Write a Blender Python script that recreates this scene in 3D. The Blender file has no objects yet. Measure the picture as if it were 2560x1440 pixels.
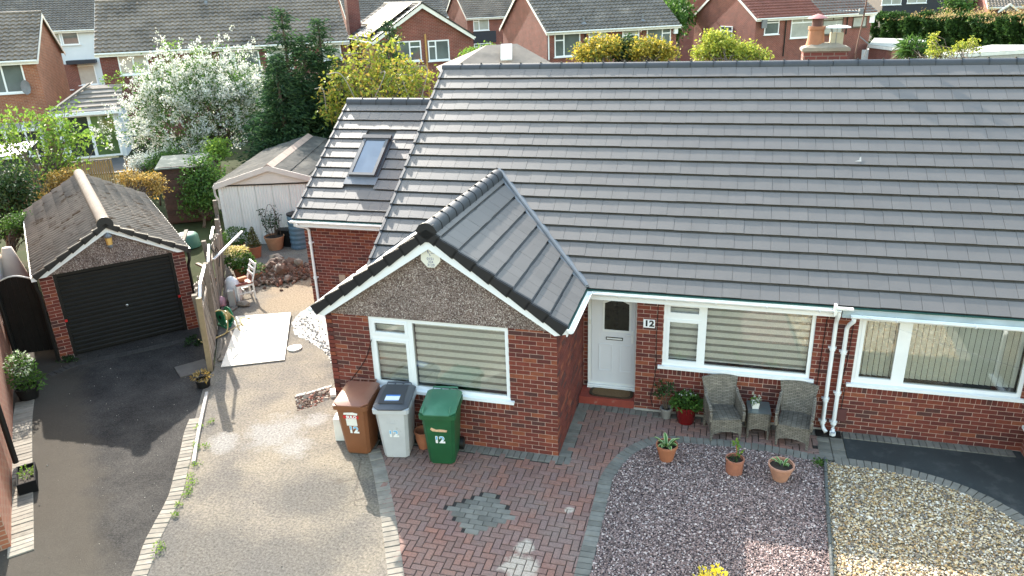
import bpy, bmesh, math, random
import numpy as np
from mathutils import Matrix, Vector
random.seed(7); rng = np.random.default_rng(7)
R = math.radians
S = bpy.context.scene
C = S.collection

# ---------------------------------------------------------------- camera
F_PX, YAW, PITCH, ROLL = 1867.5485, .284882, .373257, -.035892
CAM = np.array([2.268267, -11.813141, 6.990777])
def _axes():
    cy, sy, cp, sp = math.cos(YAW), math.sin(YAW), math.cos(PITCH), math.sin(PITCH)
    f = np.array([-sy*cp, cy*cp, -sp]); r = np.array([cy, sy, 0.]); u = np.cross(r, f)
    c, s = math.cos(ROLL), math.sin(ROLL)
    return c*r+s*u, -s*r+c*u, f
AR, AU, AF = _axes()
cam = bpy.data.cameras.new('camera'); cam.sensor_width = 36; cam.lens = F_PX/2560*36
cam.clip_start = .1; cam.clip_end = 2000
camo = bpy.data.objects.new('camera', cam); C.objects.link(camo); S.camera = camo
camo.matrix_world = Matrix([[AR[i], AU[i], -AF[i], CAM[i]] for i in range(3)] + [[0, 0, 0, 1]])
S.render.resolution_x, S.render.resolution_y = 1024, 576

# ---------------------------------------------------------------- sky, sun, exposure
SUN = np.array([-.579, .636, .512]); SUN /= np.linalg.norm(SUN)
W = bpy.data.worlds.new('World'); S.world = W; W.use_nodes = True
wn = W.node_tree; wn.nodes.clear()
sky = wn.nodes.new('ShaderNodeTexSky'); sky.sky_type = 'NISHITA'; sky.sun_disc = False
sky.sun_elevation = math.asin(SUN[2]); sky.sun_rotation = math.atan2(SUN[0], SUN[1])
sky.air_density = 2.0; sky.dust_density = 1.9; sky.ozone_density = .8
bg = wn.nodes.new('ShaderNodeBackground'); bg.inputs[1].default_value = .15
wo = wn.nodes.new('ShaderNodeOutputWorld')
wn.links.new(sky.outputs[0], bg.inputs[0]); wn.links.new(bg.outputs[0], wo.inputs[0])
sl = bpy.data.lights.new('sun', 'SUN'); sl.energy = 3.5; sl.angle = R(.55); sl.color = (1, .94, .85)
so = bpy.data.objects.new('sun', sl); C.objects.link(so); so.location = (-30, 30, 30)
so.rotation_euler = Vector(-SUN).to_track_quat('-Z', 'Y').to_euler()
V = S.view_settings; V.view_transform = 'Standard'; V.look = 'None'; V.exposure = 2.1; V.gamma = 1; V.use_curve_mapping = False

# ---------------------------------------------------------------- photo pixel -> point on a surface of the place
def ray(x, y): return AF + AR*(x-1280)/F_PX - AU*(y-720)/F_PX
def G(x, y, z=0.):
    d = ray(x, y); return CAM + d*(z-CAM[2])/d[2]
def PL(x, y, P, n):
    d = ray(x, y); n = np.array(n, float); return CAM + d*((np.array(P)-CAM)@n)/(d@n)
def WY(x, y, Y): return PL(x, y, (0, Y, 0), (0, 1, 0))

# ---------------------------------------------------------------- mesh building
class MB:
    def __init__(s): s.v = []; s.f = []
    def add(s, vs, fs):
        o = len(s.v); s.v += [tuple(map(float, v)) for v in vs]; s.f += [tuple(o+i for i in f) for f in fs]; return s
    def box(s, x0, x1, y0, y1, z0, z1, T=None):
        vs = [(x, y, z) for z in (z0, z1) for y in (y0, y1) for x in (x0, x1)]
        if T is not None: vs = [T(*v) for v in vs]
        return s.add(vs, [(0, 2, 3, 1), (4, 5, 7, 6), (0, 1, 5, 4), (2, 6, 7, 3), (0, 4, 6, 2), (1, 3, 7, 5)])
    def prism(s, poly, off):
        n = len(poly); p = [np.array(q, float) for q in poly]; o = np.array(off, float)
        vs = p + [q+o for q in p]
        return s.add(vs, [tuple(range(n-1, -1, -1)), tuple(range(n, 2*n))] + [(i, (i+1) % n, n+(i+1) % n, n+i) for i in range(n)])
    def poly(s, pts): return s.add(pts, [tuple(range(len(pts)))])
    def beam(s, a, b, w, h, up=(0, 0, 1)):
        a, b, up = np.array(a, float), np.array(b, float), np.array(up, float)
        d = b-a; d /= np.linalg.norm(d); x = np.cross(d, up); x /= np.linalg.norm(x); z = np.cross(x, d)
        q = [x*w/2*i+z*h/2*j for i, j in ((-1, -1), (1, -1), (1, 1), (-1, 1))]
        return s.add([a+k for k in q]+[b+k for k in q], [(3, 2, 1, 0), (4, 5, 6, 7)]+[(i, (i+1) % 4, 4+(i+1) % 4, 4+i) for i in range(4)])
    def tube(s, path, r, n=8, caps=True):
        P = [np.array(p, float) for p in path]; rs = r if hasattr(r, '__len__') else [r]*len(P)
        rings = []; ref = np.array([.123, .23, .97])
        for i, p in enumerate(P):
            d = P[min(i+1, len(P)-1)]-P[max(i-1, 0)]; d = d/(np.linalg.norm(d)+1e-9)
            x = np.cross(d, ref); x /= np.linalg.norm(x)+1e-9; y = np.cross(d, x)
            rings.append([p+rs[i]*(x*math.cos(2*math.pi*k/n)+y*math.sin(2*math.pi*k/n)) for k in range(n)])
        vs = [v for rg in rings for v in rg]; fs = []
        for i in range(len(P)-1):
            fs += [(i*n+k, i*n+(k+1) % n, (i+1)*n+(k+1) % n, (i+1)*n+k) for k in range(n)]
        if caps: fs += [tuple(range(n-1, -1, -1)), tuple((len(P)-1)*n+k for k in range(n))]
        return s.add(vs, fs)
    def lathe(s, prof, n=20, o=(0, 0, 0), cap0=True, cap1=False):
        vs = [(o[0]+r*math.cos(2*math.pi*k/n), o[1]+r*math.sin(2*math.pi*k/n), o[2]+z) for r, z in prof for k in range(n)]
        fs = [(i*n+k, i*n+(k+1) % n, (i+1)*n+(k+1) % n, (i+1)*n+k) for i in range(len(prof)-1) for k in range(n)]
        if cap0: fs.append(tuple(range(n-1, -1, -1)))
        if cap1: fs.append(tuple((len(prof)-1)*n+k for k in range(n)))
        return s.add(vs, fs)
    def xf(s, T): s.v = [tuple(map(float, T(*v))) for v in s.v]; return s
    def mesh(s, name, uv=False):
        m = bpy.data.meshes.new(name); m.from_pydata(s.v, [], s.f); m.update()
        if uv: autouv(m)
        return m
    def build(s, name, mat, parent=None, smooth=False, kind=None, uv=False, label=None, world=False, ang=38):
        return link(name, s.mesh(name, uv), mat, parent, smooth, kind, label, world, ang)
def autouv(m):
    uvl = m.uv_layers.new(name='UVMap'); 
    for p in m.polygons:
        n = p.normal
        for li in p.loop_indices:
            c = m.vertices[m.loops[li].vertex_index].co
            if abs(n.z) < .75:
                h = Vector((-n.y, n.x, 0)).normalized(); uvl.data[li].uv = (c.dot(h), c.z)
            else: uvl.data[li].uv = (c.x, c.y)
def link(name, mesh, mat, parent=None, smooth=False, kind=None, label=None, world=False, ang=38):
    o = bpy.data.objects.new(name, mesh); C.objects.link(o)
    if mat is not None and len(mesh.materials) == 0: mesh.materials.append(mat)
    if smooth:
        mesh.shade_smooth()
        if ang: mesh.set_sharp_from_angle(angle=R(ang))
    if parent is not None:
        o.parent = parent
        if world: o.matrix_parent_inverse = wm(parent).inverted()
    if kind: o['kind'] = kind
    if label: o['label'] = label
    return o
def wm(o):
    m = o.matrix_basis.copy()
    while o.parent is not None:
        m = o.parent.matrix_basis @ o.matrix_parent_inverse @ m if o.parent.parent is None else wm(o.parent) @ o.matrix_parent_inverse @ m
        break
    return m
def thing(name, label, cat, loc=(0, 0, 0), rz=0., group=None):
    o = bpy.data.objects.new(name, None); C.objects.link(o); o.empty_display_size = .2
    o.location = loc; o.rotation_euler = (0, 0, rz); o['label'] = label; o['category'] = cat
    if group: o['group'] = group
    return o
def tag(o, label, cat, group=None):
    o['label'] = label; o['category'] = cat
    if group: o['group'] = group
    return o
def struct(o): o['kind'] = 'structure'; return o
def inst(name, mesh, parent, M):
    o = bpy.data.objects.new(name, mesh); C.objects.link(o); o.parent = parent; o.matrix_basis = M; return o
def fastmesh(name, verts, nper, uv=False):
    """many equal polygons: verts (N*nper,3)"""
    m = bpy.data.meshes.new(name); n = len(verts)//nper
    m.vertices.add(len(verts)); m.vertices.foreach_set('co', np.ascontiguousarray(verts, dtype=np.float32).ravel())
    m.loops.add(len(verts)); m.loops.foreach_set('vertex_index', np.arange(len(verts), dtype=np.int32))
    m.polygons.add(n); m.polygons.foreach_set('loop_start', np.arange(0, len(verts), nper, dtype=np.int32))
    m.update(calc_edges=True); m.shade_flat(); return m
def solids(name, base_v, base_f, Rm, T):
    """many copies of one small solid: Rm (N,3,3), T (N,3)"""
    bv = np.array(base_v, float); N = len(T); nv = len(bv)
    V_ = np.einsum('nij,kj->nki', Rm, bv)+T[:, None, :]
    idx = np.concatenate([np.array(f) for f in base_f]); cnt = np.array([len(f) for f in base_f])
    m = bpy.data.meshes.new(name); m.vertices.add(N*nv); m.vertices.foreach_set('co', V_.astype(np.float32).ravel())
    al = (idx[None, :]+np.arange(N)[:, None]*nv).ravel().astype(np.int32)
    m.loops.add(len(al)); m.loops.foreach_set('vertex_index', al)
    ct = np.tile(cnt, N); st = np.concatenate([[0], np.cumsum(ct)[:-1]]).astype(np.int32)
    m.polygons.add(len(ct)); m.polygons.foreach_set('loop_start', st)
    m.update(calc_edges=True); m.shade_flat(); return m
def text_mesh(txt, size, ext=.0015, bold=0.):
    cu = bpy.data.curves.new('lettering', 'FONT'); cu.body = txt; cu.size = size; cu.extrude = ext; cu.offset = bold
    cu.align_x = 'CENTER'; cu.align_y = 'CENTER'; cu.resolution_u = 3
    o = bpy.data.objects.new('lettering', cu); C.objects.link(o)
    dg = bpy.context.evaluated_depsgraph_get(); m = bpy.data.meshes.new_from_object(o.evaluated_get(dg))
    bpy.data.objects.remove(o); return m

# ---------------------------------------------------------------- materials
def _n(t, ty, **kw):
    n = t.nodes.new(ty)
    for k, v in kw.items():
        if k.startswith('i_'):
            key = k[2:]; n.inputs[int(key) if key.isdigit() else key].default_value = v
        else: setattr(n, k, v)
    return n
def newmat(name):
    m = bpy.data.materials.new(name); m.use_nodes = True; t = m.node_tree
    return m, t, t.nodes['Principled BSDF'], t.links.new
def c4(c): return (c[0], c[1], c[2], 1)
def rndval(t):
    L = t.links.new
    oi = _n(t, 'ShaderNodeObjectInfo'); ge = _n(t, 'ShaderNodeNewGeometry')
    a = _n(t, 'ShaderNodeMath', operation='ADD'); L(oi.outputs['Random'], a.inputs[0]); L(ge.outputs['Random Per Island'], a.inputs[1])
    b = _n(t, 'ShaderNodeMath', operation='FRACT'); L(a.outputs[0], b.inputs[0]); return b.outputs[0]
def ramp(t, fac, stops, interp='LINEAR'):
    r = _n(t, 'ShaderNodeValToRGB'); e = r.color_ramp; e.interpolation = interp
    while len(e.elements) < len(stops): e.elements.new(.5)
    for el, (p, c) in zip(e.elements, stops): el.position = p; el.color = c4(c) if hasattr(c, '__len__') else (c, c, c, 1)
    t.links.new(fac, r.inputs[0]); return r.outputs[0]
def mixc(t, fac, a, b, mode='MIX'):
    m = _n(t, 'ShaderNodeMix', data_type='RGBA', blend_type=mode); L = t.links.new
    for s, v in ((0, fac), (6, a), (7, b)):
        if hasattr(v, 'is_linked') or hasattr(v, 'links'): L(v, m.inputs[s])
        else: m.inputs[s].default_value = v if s == 0 else c4(v)
    return m.outputs[2]
def noise(t, scale, detail=4, rough=.55, vec=None, dist=0):
    n = _n(t, 'ShaderNodeTexNoise'); n.inputs['Scale'].default_value = scale; n.inputs['Detail'].default_value = detail
    n.inputs['Roughness'].default_value = rough; n.inputs['Distortion'].default_value = dist
    if vec is None:
        g = _n(t, 'ShaderNodeNewGeometry'); vec = g.outputs['Position']
    t.links.new(vec, n.inputs['Vector']); return n.outputs['Fac']
def mk(name, col, rough=.6, var=.12, scale=5., bump=0., bs=80., pal=None, rv=0., spec=.5, metal=0., trans=0., dirt=None, dscale=2., drange=(.52, .7), coat=0.):
    """col base colour; pal palette picked per piece; var soft noise; dirt (colour) broad stains"""
    m, t, b, L = newmat(name)
    out = None
    if pal is not None:
        r = rndval(t); n = len(pal); out = ramp(t, r, [(i/n, c) for i, c in enumerate(pal)], 'CONSTANT')
    if rv:
        r2 = rndval(t); k = ramp(t, r2, [(0, 1-rv), (1, 1+rv*.8)])
        out = mixc(t, 1., out if out is not None else col, k, 'MULTIPLY')
    if var:
        nz = ramp(t, noise(t, scale), [(.25, 1-var), (.75, 1+var)])
        out = mixc(t, 1., out if out is not None else col, nz, 'MULTIPLY')
    if dirt is not None:
        f = ramp(t, noise(t, dscale, 6, .65), [(drange[0], 0.), (drange[1], 1.)])
        out = mixc(t, f, out if out is not None else col, dirt)
    if out is not None: L(out, b.inputs['Base Color'])
    else: b.inputs['Base Color'].default_value = c4(col)
    b.inputs['Roughness'].default_value = rough; b.inputs['Metallic'].default_value = metal
    b.inputs['Specular IOR Level'].default_value = spec; b.inputs['Coat Weight'].default_value = coat
    if bump:
        bp = _n(t, 'ShaderNodeBump'); bp.inputs['Strength'].default_value = bump; bp.inputs['Distance'].default_value = .01
        L(noise(t, bs, 3), bp.inputs['Height']); L(bp.outputs[0], b.inputs['Normal'])
    if trans:
        tr = _n(t, 'ShaderNodeBsdfTranslucent'); mx = _n(t, 'ShaderNodeMixShader'); mx.inputs[0].default_value = trans
        if out is not None: L(out, tr.inputs[0])
        else: tr.inputs[0].default_value = c4(col)
        o = t.nodes['Material Output']; L(b.outputs[0], mx.inputs[1]); L(tr.outputs[0], mx.inputs[2]); L(mx.outputs[0], o.inputs[0])
    return m
def brickmat(name, c1, c2, mortar, bw=.225, bh=.075, ms=.009, var=.25, dirt=None):
    m, t, b, L = newmat(name); uv = _n(t, 'ShaderNodeUVMap')
    br = _n(t, 'ShaderNodeTexBrick'); br.inputs['Color1'].default_value = c4(c1); br.inputs['Color2'].default_value = c4(c2); br.inputs['Mortar'].default_value = c4(mortar)
    br.inputs['Scale'].default_value = 1; br.inputs['Brick Width'].default_value = bw; br.inputs['Row Height'].default_value = bh
    br.inputs['Mortar Size'].default_value = ms; br.inputs['Mortar Smooth'].default_value = .2; br.inputs['Bias'].default_value = -.1
    L(uv.outputs[0], br.inputs['Vector'])
    nz = ramp(t, noise(t, 1.6, 6), [(.25, 1-var), (.75, 1+var)]); out = mixc(t, 1., br.outputs[0], nz, 'MULTIPLY')
    if dirt is not None: out = mixc(t, ramp(t, noise(t, .8, 5), [(.5, 0.), (.72, .7)]), out, dirt)
    L(out, b.inputs['Base Color']); b.inputs['Roughness'].default_value = .85
    bp = _n(t, 'ShaderNodeBump'); bp.inputs['Strength'].default_value = .6; bp.inputs['Distance'].default_value = .006; bp.invert = True
    L(br.outputs['Fac'], bp.inputs['Height']); L(bp.outputs[0], b.inputs['Normal'])
    return m
def glassmat(name, tint=(.97, .985, .98), ior=1.52, rough=.0):
    m, t, b, L = newmat(name); t.nodes.remove(b)
    tr = _n(t, 'ShaderNodeBsdfTransparent'); tr.inputs[0].default_value = c4(tint)
    gl = _n(t, 'ShaderNodeBsdfGlossy'); gl.inputs['Roughness'].default_value = rough
    fr = _n(t, 'ShaderNodeFresnel'); fr.inputs[0].default_value = ior
    mu = _n(t, 'ShaderNodeMath', operation='MULTIPLY'); mu.inputs[1].default_value = 2.4; mu.use_clamp = True
    L(fr.outputs[0], mu.inputs[0])
    mx = _n(t, 'ShaderNodeMixShader'); L(mu.outputs[0], mx.inputs[0]); L(tr.outputs[0], mx.inputs[1]); L(gl.outputs[0], mx.inputs[2])
    L(mx.outputs[0], t.nodes['Material Output'].inputs[0]); return m

BRICKS = [(.165, .034, .022), (.145, .030, .02), (.118, .024, .019), (.185, .042, .024), (.15, .032, .022), (.095, .022, .018), (.225, .062, .03), (.135, .028, .02), (.07, .024, .021), (.16, .034, .022)]
M = {}
M['brick'] = mk('red brick', (.22, .06, .04), .85, .22, 14, .35, 120, pal=BRICKS, rv=.12)
M['mortar'] = mk('pale pink mortar', (.50, .36, .31), .95, .18, 6, .3, 150)
M['brick_far'] = brickmat('far red brickwork', (.20, .05, .034), (.15, .04, .03), (.26, .17, .14))
M['brick_far2'] = brickmat('far orange brickwork', (.30, .105, .055), (.23, .075, .042), (.33, .23, .17))
M['brick_dark'] = brickmat('dark red brickwork', (.16, .038, .03), (.12, .03, .026), (.20, .13, .11))
M['tile'] = mk('smooth anthracite concrete roof tile', (.124, .113, .106), .52, .06, 3, .1, 200, rv=.05, spec=.5)
M['ridge'] = mk('dark anthracite ridge tile', (.055, .058, .066), .6, .12, 8, spec=.4)
M['black_pvc'] = mk('black plastic verge', (.012, .013, .016), .45, .1, 6)
M['white_pvc'] = mk('white upvc', (.80, .82, .84), .32, .04, 3, spec=.5)
M['white_paint'] = mk('aged white paint', (.74, .73, .69), .55, .1, 4, dirt=(.45, .42, .37), drange=(.6, .85))
M['green_felt'] = mk('dark green felt strip', (.015, .07, .055), .7, .2, 12)
M['lead'] = mk('grey valley trough', (.16, .17, .185), .5, .2, 5)
M['glass'] = glassmat('window glass')
M['glass_dark'] = mk('dark window glass', (.03, .035, .035), .04, .3, 1.2, spec=.9)
M['glass_mid'] = mk('window glass over pale curtains', (.20, .21, .2), .05, .35, 1.0, spec=.9)
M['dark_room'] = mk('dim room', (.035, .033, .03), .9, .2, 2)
M['concrete'] = mk('grey concrete', (.36, .34, .31), .9, .18, 5, .3, 90)
M['timber_old'] = mk('weathered grey timber', (.18, .15, .12), .9, .25, 9, .3, 60, rv=.18)
M['timber_new'] = mk('pale new timber', (.27, .205, .12), .8, .15, 9, .2, 60)
M['terracotta'] = mk('terracotta', (.36, .13, .065), .8, .12, 9, .15, 90, rv=.14)
M['soil'] = mk('dark soil', (.035, .025, .018), .95, .3, 30, .6, 120)
M['black'] = mk('black paint', (.012, .012, .012), .45, .2, 4, spec=.3)
M['felt'] = mk('grey mineral felt', (.32, .32, .29), .92, .15, 4, .3, 150)
def pebbledash():
    m, t, b, L = newmat('pink grey pebbledash'); g = _n(t, 'ShaderNodeNewGeometry')
    v = _n(t, 'ShaderNodeTexVoronoi'); v.inputs['Scale'].default_value = 88; L(g.outputs['Position'], v.inputs['Vector'])
    sx = _n(t, 'ShaderNodeSeparateColor'); L(v.outputs['Color'], sx.inputs[0])
    c = ramp(t, sx.outputs[0], [(0, (.08, .05, .042)), (.25, (.17, .12, .105)), (.5, (.25, .19, .17)), (.78, (.40, .33, .30)), (.93, (.6, .54, .5))], 'CONSTANT')
    c = mixc(t, 1., c, ramp(t, noise(t, 3, 4), [(.3, .8), (.7, 1.15)]), 'MULTIPLY')
    L(c, b.inputs['Base Color']); b.inputs['Roughness'].default_value = .9
    bp = _n(t, 'ShaderNodeBump'); bp.inputs['Strength'].default_value = .8; bp.inputs['Distance'].default_value = .012; bp.invert = True
    L(v.outputs['Distance'], bp.inputs['Height']); L(bp.outputs[0], b.inputs['Normal']); return m
M['pebbledash'] = pebbledash()
# ================================================================ GROUND
def proj(P):
    d = np.atleast_2d(P)-CAM; w = d@AF
    return 1280+F_PX*(d@AR)/w, 720-F_PX*(d@AU)/w, w
def inpoly(P, poly):
    x, y = P[:, 0], P[:, 1]; r = np.zeros(len(P), bool); q = np.array(poly)[:, :2]
    for (x1, y1), (x2, y2) in zip(q, np.roll(q, -1, 0)):
        c = ((y1 > y) != (y2 > y)) & (x < (x2-x1)*(y-y1)/(y2-y1+1e-12)+x1); r ^= c
    return r
def sheet(name, poly, z, mat, holes=(), parent=None, uv=False):
    from mathutils.geometry import tessellate_polygon
    loops = [[Vector((p[0], p[1], z)) for p in poly]] + [[Vector((p[0], p[1], z)) for p in h] for h in holes]
    tri = tessellate_polygon(loops); vs = [v for l in loops for v in l]
    mb = MB(); fs = []
    for a, b, c in tri:
        n = (vs[b]-vs[a]).cross(vs[c]-vs[a]); fs.append((a, b, c) if n.z > 0 else (a, c, b))
    mb.add(vs, fs); return mb.build(name, mat, parent, uv=uv)
def resample(pts, step):
    p = np.array(pts, float); out = []
    # catmull-rom
    P = np.vstack([2*p[0]-p[1], p, 2*p[-1]-p[-2]]); cur = []
    for i in range(1, len(P)-2):
        for t in np.linspace(0, 1, 24, endpoint=False):
            a, b, c, d = P[i-1], P[i], P[i+1], P[i+2]
            cur.append(.5*(2*b+(c-a)*t+(2*a-5*b+4*c-d)*t*t+(3*b-a-3*c+d)*t**3))
    cur.append(P[-2]); cur = np.array(cur); s = np.concatenate([[0], np.cumsum(np.linalg.norm(np.diff(cur, axis=0), axis=1))])
    n = int(s[-1]/step); q = np.arange(n+1)*step
    return np.stack([np.interp(q, s, cur[:, k]) for k in range(cur.shape[1])], 1)

M['ground'] = mk('earth and rough grass', (.04, .048, .022), .97, .35, .6, .3, 20, dirt=(.055, .044, .03), dscale=.5, spec=.05)
def tarmac_mat():
    m, t, b, L = newmat('dark tarmac')
    c = mixc(t, ramp(t, noise(t, 1.1, 8, .7), [(.36, 0.), (.64, 1.)]), (.026, .025, .0245), (.058, .054, .05))
    f = ramp(t, noise(t, 160, 2), [(.62, 0.), (.72, .6)]); c = mixc(t, f, c, (.18, .165, .15))
    f = ramp(t, noise(t, 34, 6, .75), [(.35, .55), (.65, 1.45)]); c = mixc(t, 1., c, f, 'MULTIPLY')
    # sandy dust along the left edging
    g = _n(t, 'ShaderNodeNewGeometry'); dp = _n(t, 'ShaderNodeVectorMath', operation='DOT_PRODUCT'); dp.inputs[1].default_value = (.683, .73, 0)
    L(g.outputs['Position'], dp.inputs[0]); ad = _n(t, 'ShaderNodeMath', operation='ADD'); ad.inputs[1].default_value = 8.42; L(dp.outputs['Value'], ad.inputs[0])
    nz = _n(t, 'ShaderNodeMath', operation='MULTIPLY'); nz.inputs[1].default_value = .9; L(noise(t, 1.7, 5), nz.inputs[0])
    su = _n(t, 'ShaderNodeMath', operation='SUBTRACT'); L(ad.outputs[0], su.inputs[0]); L(nz.outputs[0], su.inputs[1])
    f = ramp(t, su.outputs[0], [(0., .7), (.42, 0.)]); c = mixc(t, f, c, (.075, .065, .052))
    L(c, b.inputs['Base Color']); b.inputs['Roughness'].default_value = .95; b.inputs['Specular IOR Level'].default_value = .08
    bp = _n(t, 'ShaderNodeBump'); bp.inputs['Strength'].default_value = .7; bp.inputs['Distance'].default_value = .008
    L(noise(t, 130, 3), bp.inputs['Height']); L(bp.outputs[0], b.inputs['Normal']); return m
def blobmask(t, pts, nscale=2.2, namp=.55):
    """max of soft round stains (x,y,radius) broken up by noise"""
    L = t.links.new; g = _n(t, 'ShaderNodeNewGeometry'); res = None
    nz = _n(t, 'ShaderNodeMath', operation='MULTIPLY_ADD'); nz.inputs[1].default_value = namp*2; nz.inputs[2].default_value = -namp; L(noise(t, nscale, 6, .65), nz.inputs[0])
    for x, y, r in pts:
        d = _n(t, 'ShaderNodeVectorMath', operation='DISTANCE'); d.inputs[1].default_value = (x, y, 0); L(g.outputs['Position'], d.inputs[0])
        q = _n(t, 'ShaderNodeMath', operation='DIVIDE'); q.inputs[1].default_value = r; L(d.outputs['Value'], q.inputs[0])
        i = _n(t, 'ShaderNodeMath', operation='SUBTRACT'); i.inputs[0].default_value = 1; L(q.outputs[0], i.inputs[1])
        if res is None: res = i.outputs[0]
        else:
            mx = _n(t, 'ShaderNodeMath', operation='MAXIMUM'); L(res, mx.inputs[0]); L(i.outputs[0], mx.inputs[1]); res = mx.outputs[0]
    a = _n(t, 'ShaderNodeMath', operation='ADD'); L(res, a.inputs[0]); L(nz.outputs[0], a.inputs[1]); return a.outputs[0]
def drive_mat():
    m, t, b, L = newmat('worn sandy driveway')
    c = mixc(t, ramp(t, noise(t, .9, 6, .62), [(.38, 0.), (.62, 1.)]), (.155, .138, .118), (.205, .177, .138))
    c = mixc(t, ramp(t, noise(t, .5, 4, .6), [(.5, 0.), (.64, .8)]), c, (.098, .092, .086))
    # grey asphalt breaking through near the street, cement wash near the middle
    k = blobmask(t, [(-4.2, -5.6, 1.7), (-3.0, -5.2, 1.3), (-3.4, -3.6, .9)], 1.3, .55); c = mixc(t, ramp(t, k, [(.1, 0.), (.55, .75)]), c, (.095, .09, .084))
    k = blobmask(t, [(-5.0, -2.15, .85), (-5.7, -2.6, .5), (-4.4, -2.5, .5), (-4.5, -1.6, .4)], 3.0, .75); c = mixc(t, ramp(t, k, [(.25, 0.), (.7, .8)]), c, (.235, .225, .21))
    k = blobmask(t, [(-7.9, 3.4, 1.2), (-8.4, 4.4, 1.2)], 1.5, .3); c = mixc(t, ramp(t, k, [(.15, 0.), (.5, .8)]), c, (.23, .18, .125))
    c = mixc(t, ramp(t, noise(t, 55, 3), [(.3, .78), (.7, 1.2)]), c, c, 'MULTIPLY') if False else mixc(t, 1., c, ramp(t, noise(t, 26, 8, .8), [(.36, .5), (.64, 1.5)]), 'MULTIPLY')
    f = ramp(t, noise(t, 130, 2), [(.64, 0.), (.7, .6)]); c = mixc(t, f, c, (.10, .09, .08))
    # hairline cracks
    g = _n(t, 'ShaderNodeNewGeometry'); nv = _n(t, 'ShaderNodeTexNoise'); nv.inputs['Scale'].default_value = 2.5; nv.inputs['Detail'].default_value = 5
    L(g.outputs['Position'], nv.inputs['Vector']); av = _n(t, 'ShaderNodeVectorMath', operation='MULTIPLY_ADD'); av.inputs[1].default_value = (.7, .7, 0)
    L(nv.outputs['Color'], av.inputs[0]); L(g.outputs['Position'], av.inputs[2])
    v = _n(t, 'ShaderNodeTexVoronoi', feature='DISTANCE_TO_EDGE'); v.inputs['Scale'].default_value = .5; L(av.outputs[0], v.inputs['Vector'])
    cr = _n(t, 'ShaderNodeMath', operation='MULTIPLY'); L(ramp(t, v.outputs['Distance'], [(.0, .8), (.009, 0.)]), cr.inputs[0]); L(ramp(t, noise(t, .9, 2), [(.5, 0.), (.6, 1.)]), cr.inputs[1])
    c = mixc(t, cr.outputs[0], c, (.10, .085, .07))
    L(c, b.inputs['Base Color']); b.inputs['Roughness'].default_value = .97; b.inputs['Specular IOR Level'].default_value = .05
    bp = _n(t, 'ShaderNodeBump'); bp.inputs['Strength'].default_value = .6; bp.inputs['Distance'].default_value = .01
    hs = _n(t, 'ShaderNodeMath', operation='SUBTRACT'); L(noise(t, 60, 5, .7), hs.inputs[0]); L(cr.outputs[0], hs.inputs[1]); L(hs.outputs[0], bp.inputs['Height']); L(bp.outputs[0], b.inputs['Normal']); return m
M['tarmac'] = tarmac_mat(); M['drive'] = drive_mat()
M['tarmac_new'] = mk('fresh black tarmac', (.026, .031, .032), .85, .25, 1.5, .4, 150, dirt=(.06, .062, .06), dscale=3)
M['block_grey'] = mk('grey concrete paving block', (.178, .166, .142), .9, .2, 6, .3, 90, rv=.2, spec=.2)
M['block_buff'] = mk('pale buff edging block', (.24, .215, .18), .92, .22, 6, .3, 90, rv=.18, spec=.1)
def block_red():
    m, t, b, L = newmat('weathered red paving block')
    c = ramp(t, rndval(t), [(i/6, q) for i, q in enumerate([(.26, .135, .105), (.235, .132, .108), (.28, .143, .108), (.225, .138, .12), (.25, .145, .122), (.21, .124, .102)])], 'CONSTANT')
    c = mixc(t, ramp(t, noise(t, 1.1, 5), [(.4, 0.), (.68, .8)]), c, (.225, .165, .142))
    k = blobmask(t, [(.05, -4.35, .38), (.02, -3.95, .22), (.45, -3.05, .12)], 6, .5); c = mixc(t, ramp(t, k, [(.3, 0.), (.5, .8)]), c, (.50, .42, .34))
    c = mixc(t, 1., c, ramp(t, noise(t, 40, 4), [(.3, .8), (.7, 1.2)]), 'MULTIPLY')
    L(c, b.inputs['Base Color']); b.inputs['Roughness'].default_value = .9; b.inputs['Specular IOR Level'].default_value = .2
    bp = _n(t, 'ShaderNodeBump'); bp.inputs['Strength'].default_value = .4; bp.inputs['Distance'].default_value = .006; L(noise(t, 110, 3), bp.inputs['Height']); L(bp.outputs[0], b.inputs['Normal']); return m
M['block_red'] = block_red()
M['joint'] = mk('dark sandy joint', (.035, .029, .025), .95, .3, 20)

th = np.linspace(0, 2*math.pi, 65)[:-1]
struct(sheet('ground', [(1500*math.cos(a), 1500*math.sin(a)) for a in th], -.035, M['ground']))

# hole dug beside the bay
HOLE = [G(*p)[:2] for p in ((736, 993), (760, 985), (800, 974), (828, 966), (834, 972), (838, 990), (812, 1002), (780, 1017), (745, 1027), (740, 1010))]
KR = [(-3.7, -8.5), (-4.2, -7.0)] + [tuple(G(*p)[:2]) for p in ((352, 1432), (379, 1357), (405, 1305), (439, 1237), (454, 1177), (467, 1125), (476, 1080), (487, 1050), (500, 1000), (515, 945))]
LE = [tuple(G(*p)[:2]) for p in ((936, 1128), (950, 1180), (970, 1290), (990, 1440))] + [(-.85, -6.0), (-.2, -7.2)]
FA, FB = np.array([-7.62, -.3]), np.array([-11.45, 5.6])      # fence line between the two plots
DRV = [(-3.1, -1.7)] + LE + [(-.2, -9), (-3.5, -9)] + KR + [tuple(FA+(.05, 0)), tuple(FB), (-12.6, 7.4), (-12.8, 9.6), (-7.3, 9.6), (-7.3, 3.4), (-3.8, 3.4), (-3.8, -1.7)]
drv = struct(sheet('driveway', DRV, 0, M['drive'], [HOLE]))
hm = MB(); hb = [(p[0], p[1], -.026) for p in HOLE]; ht = [(p[0], p[1], 0) for p in HOLE]
hc = np.mean(hb, 0)
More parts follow.
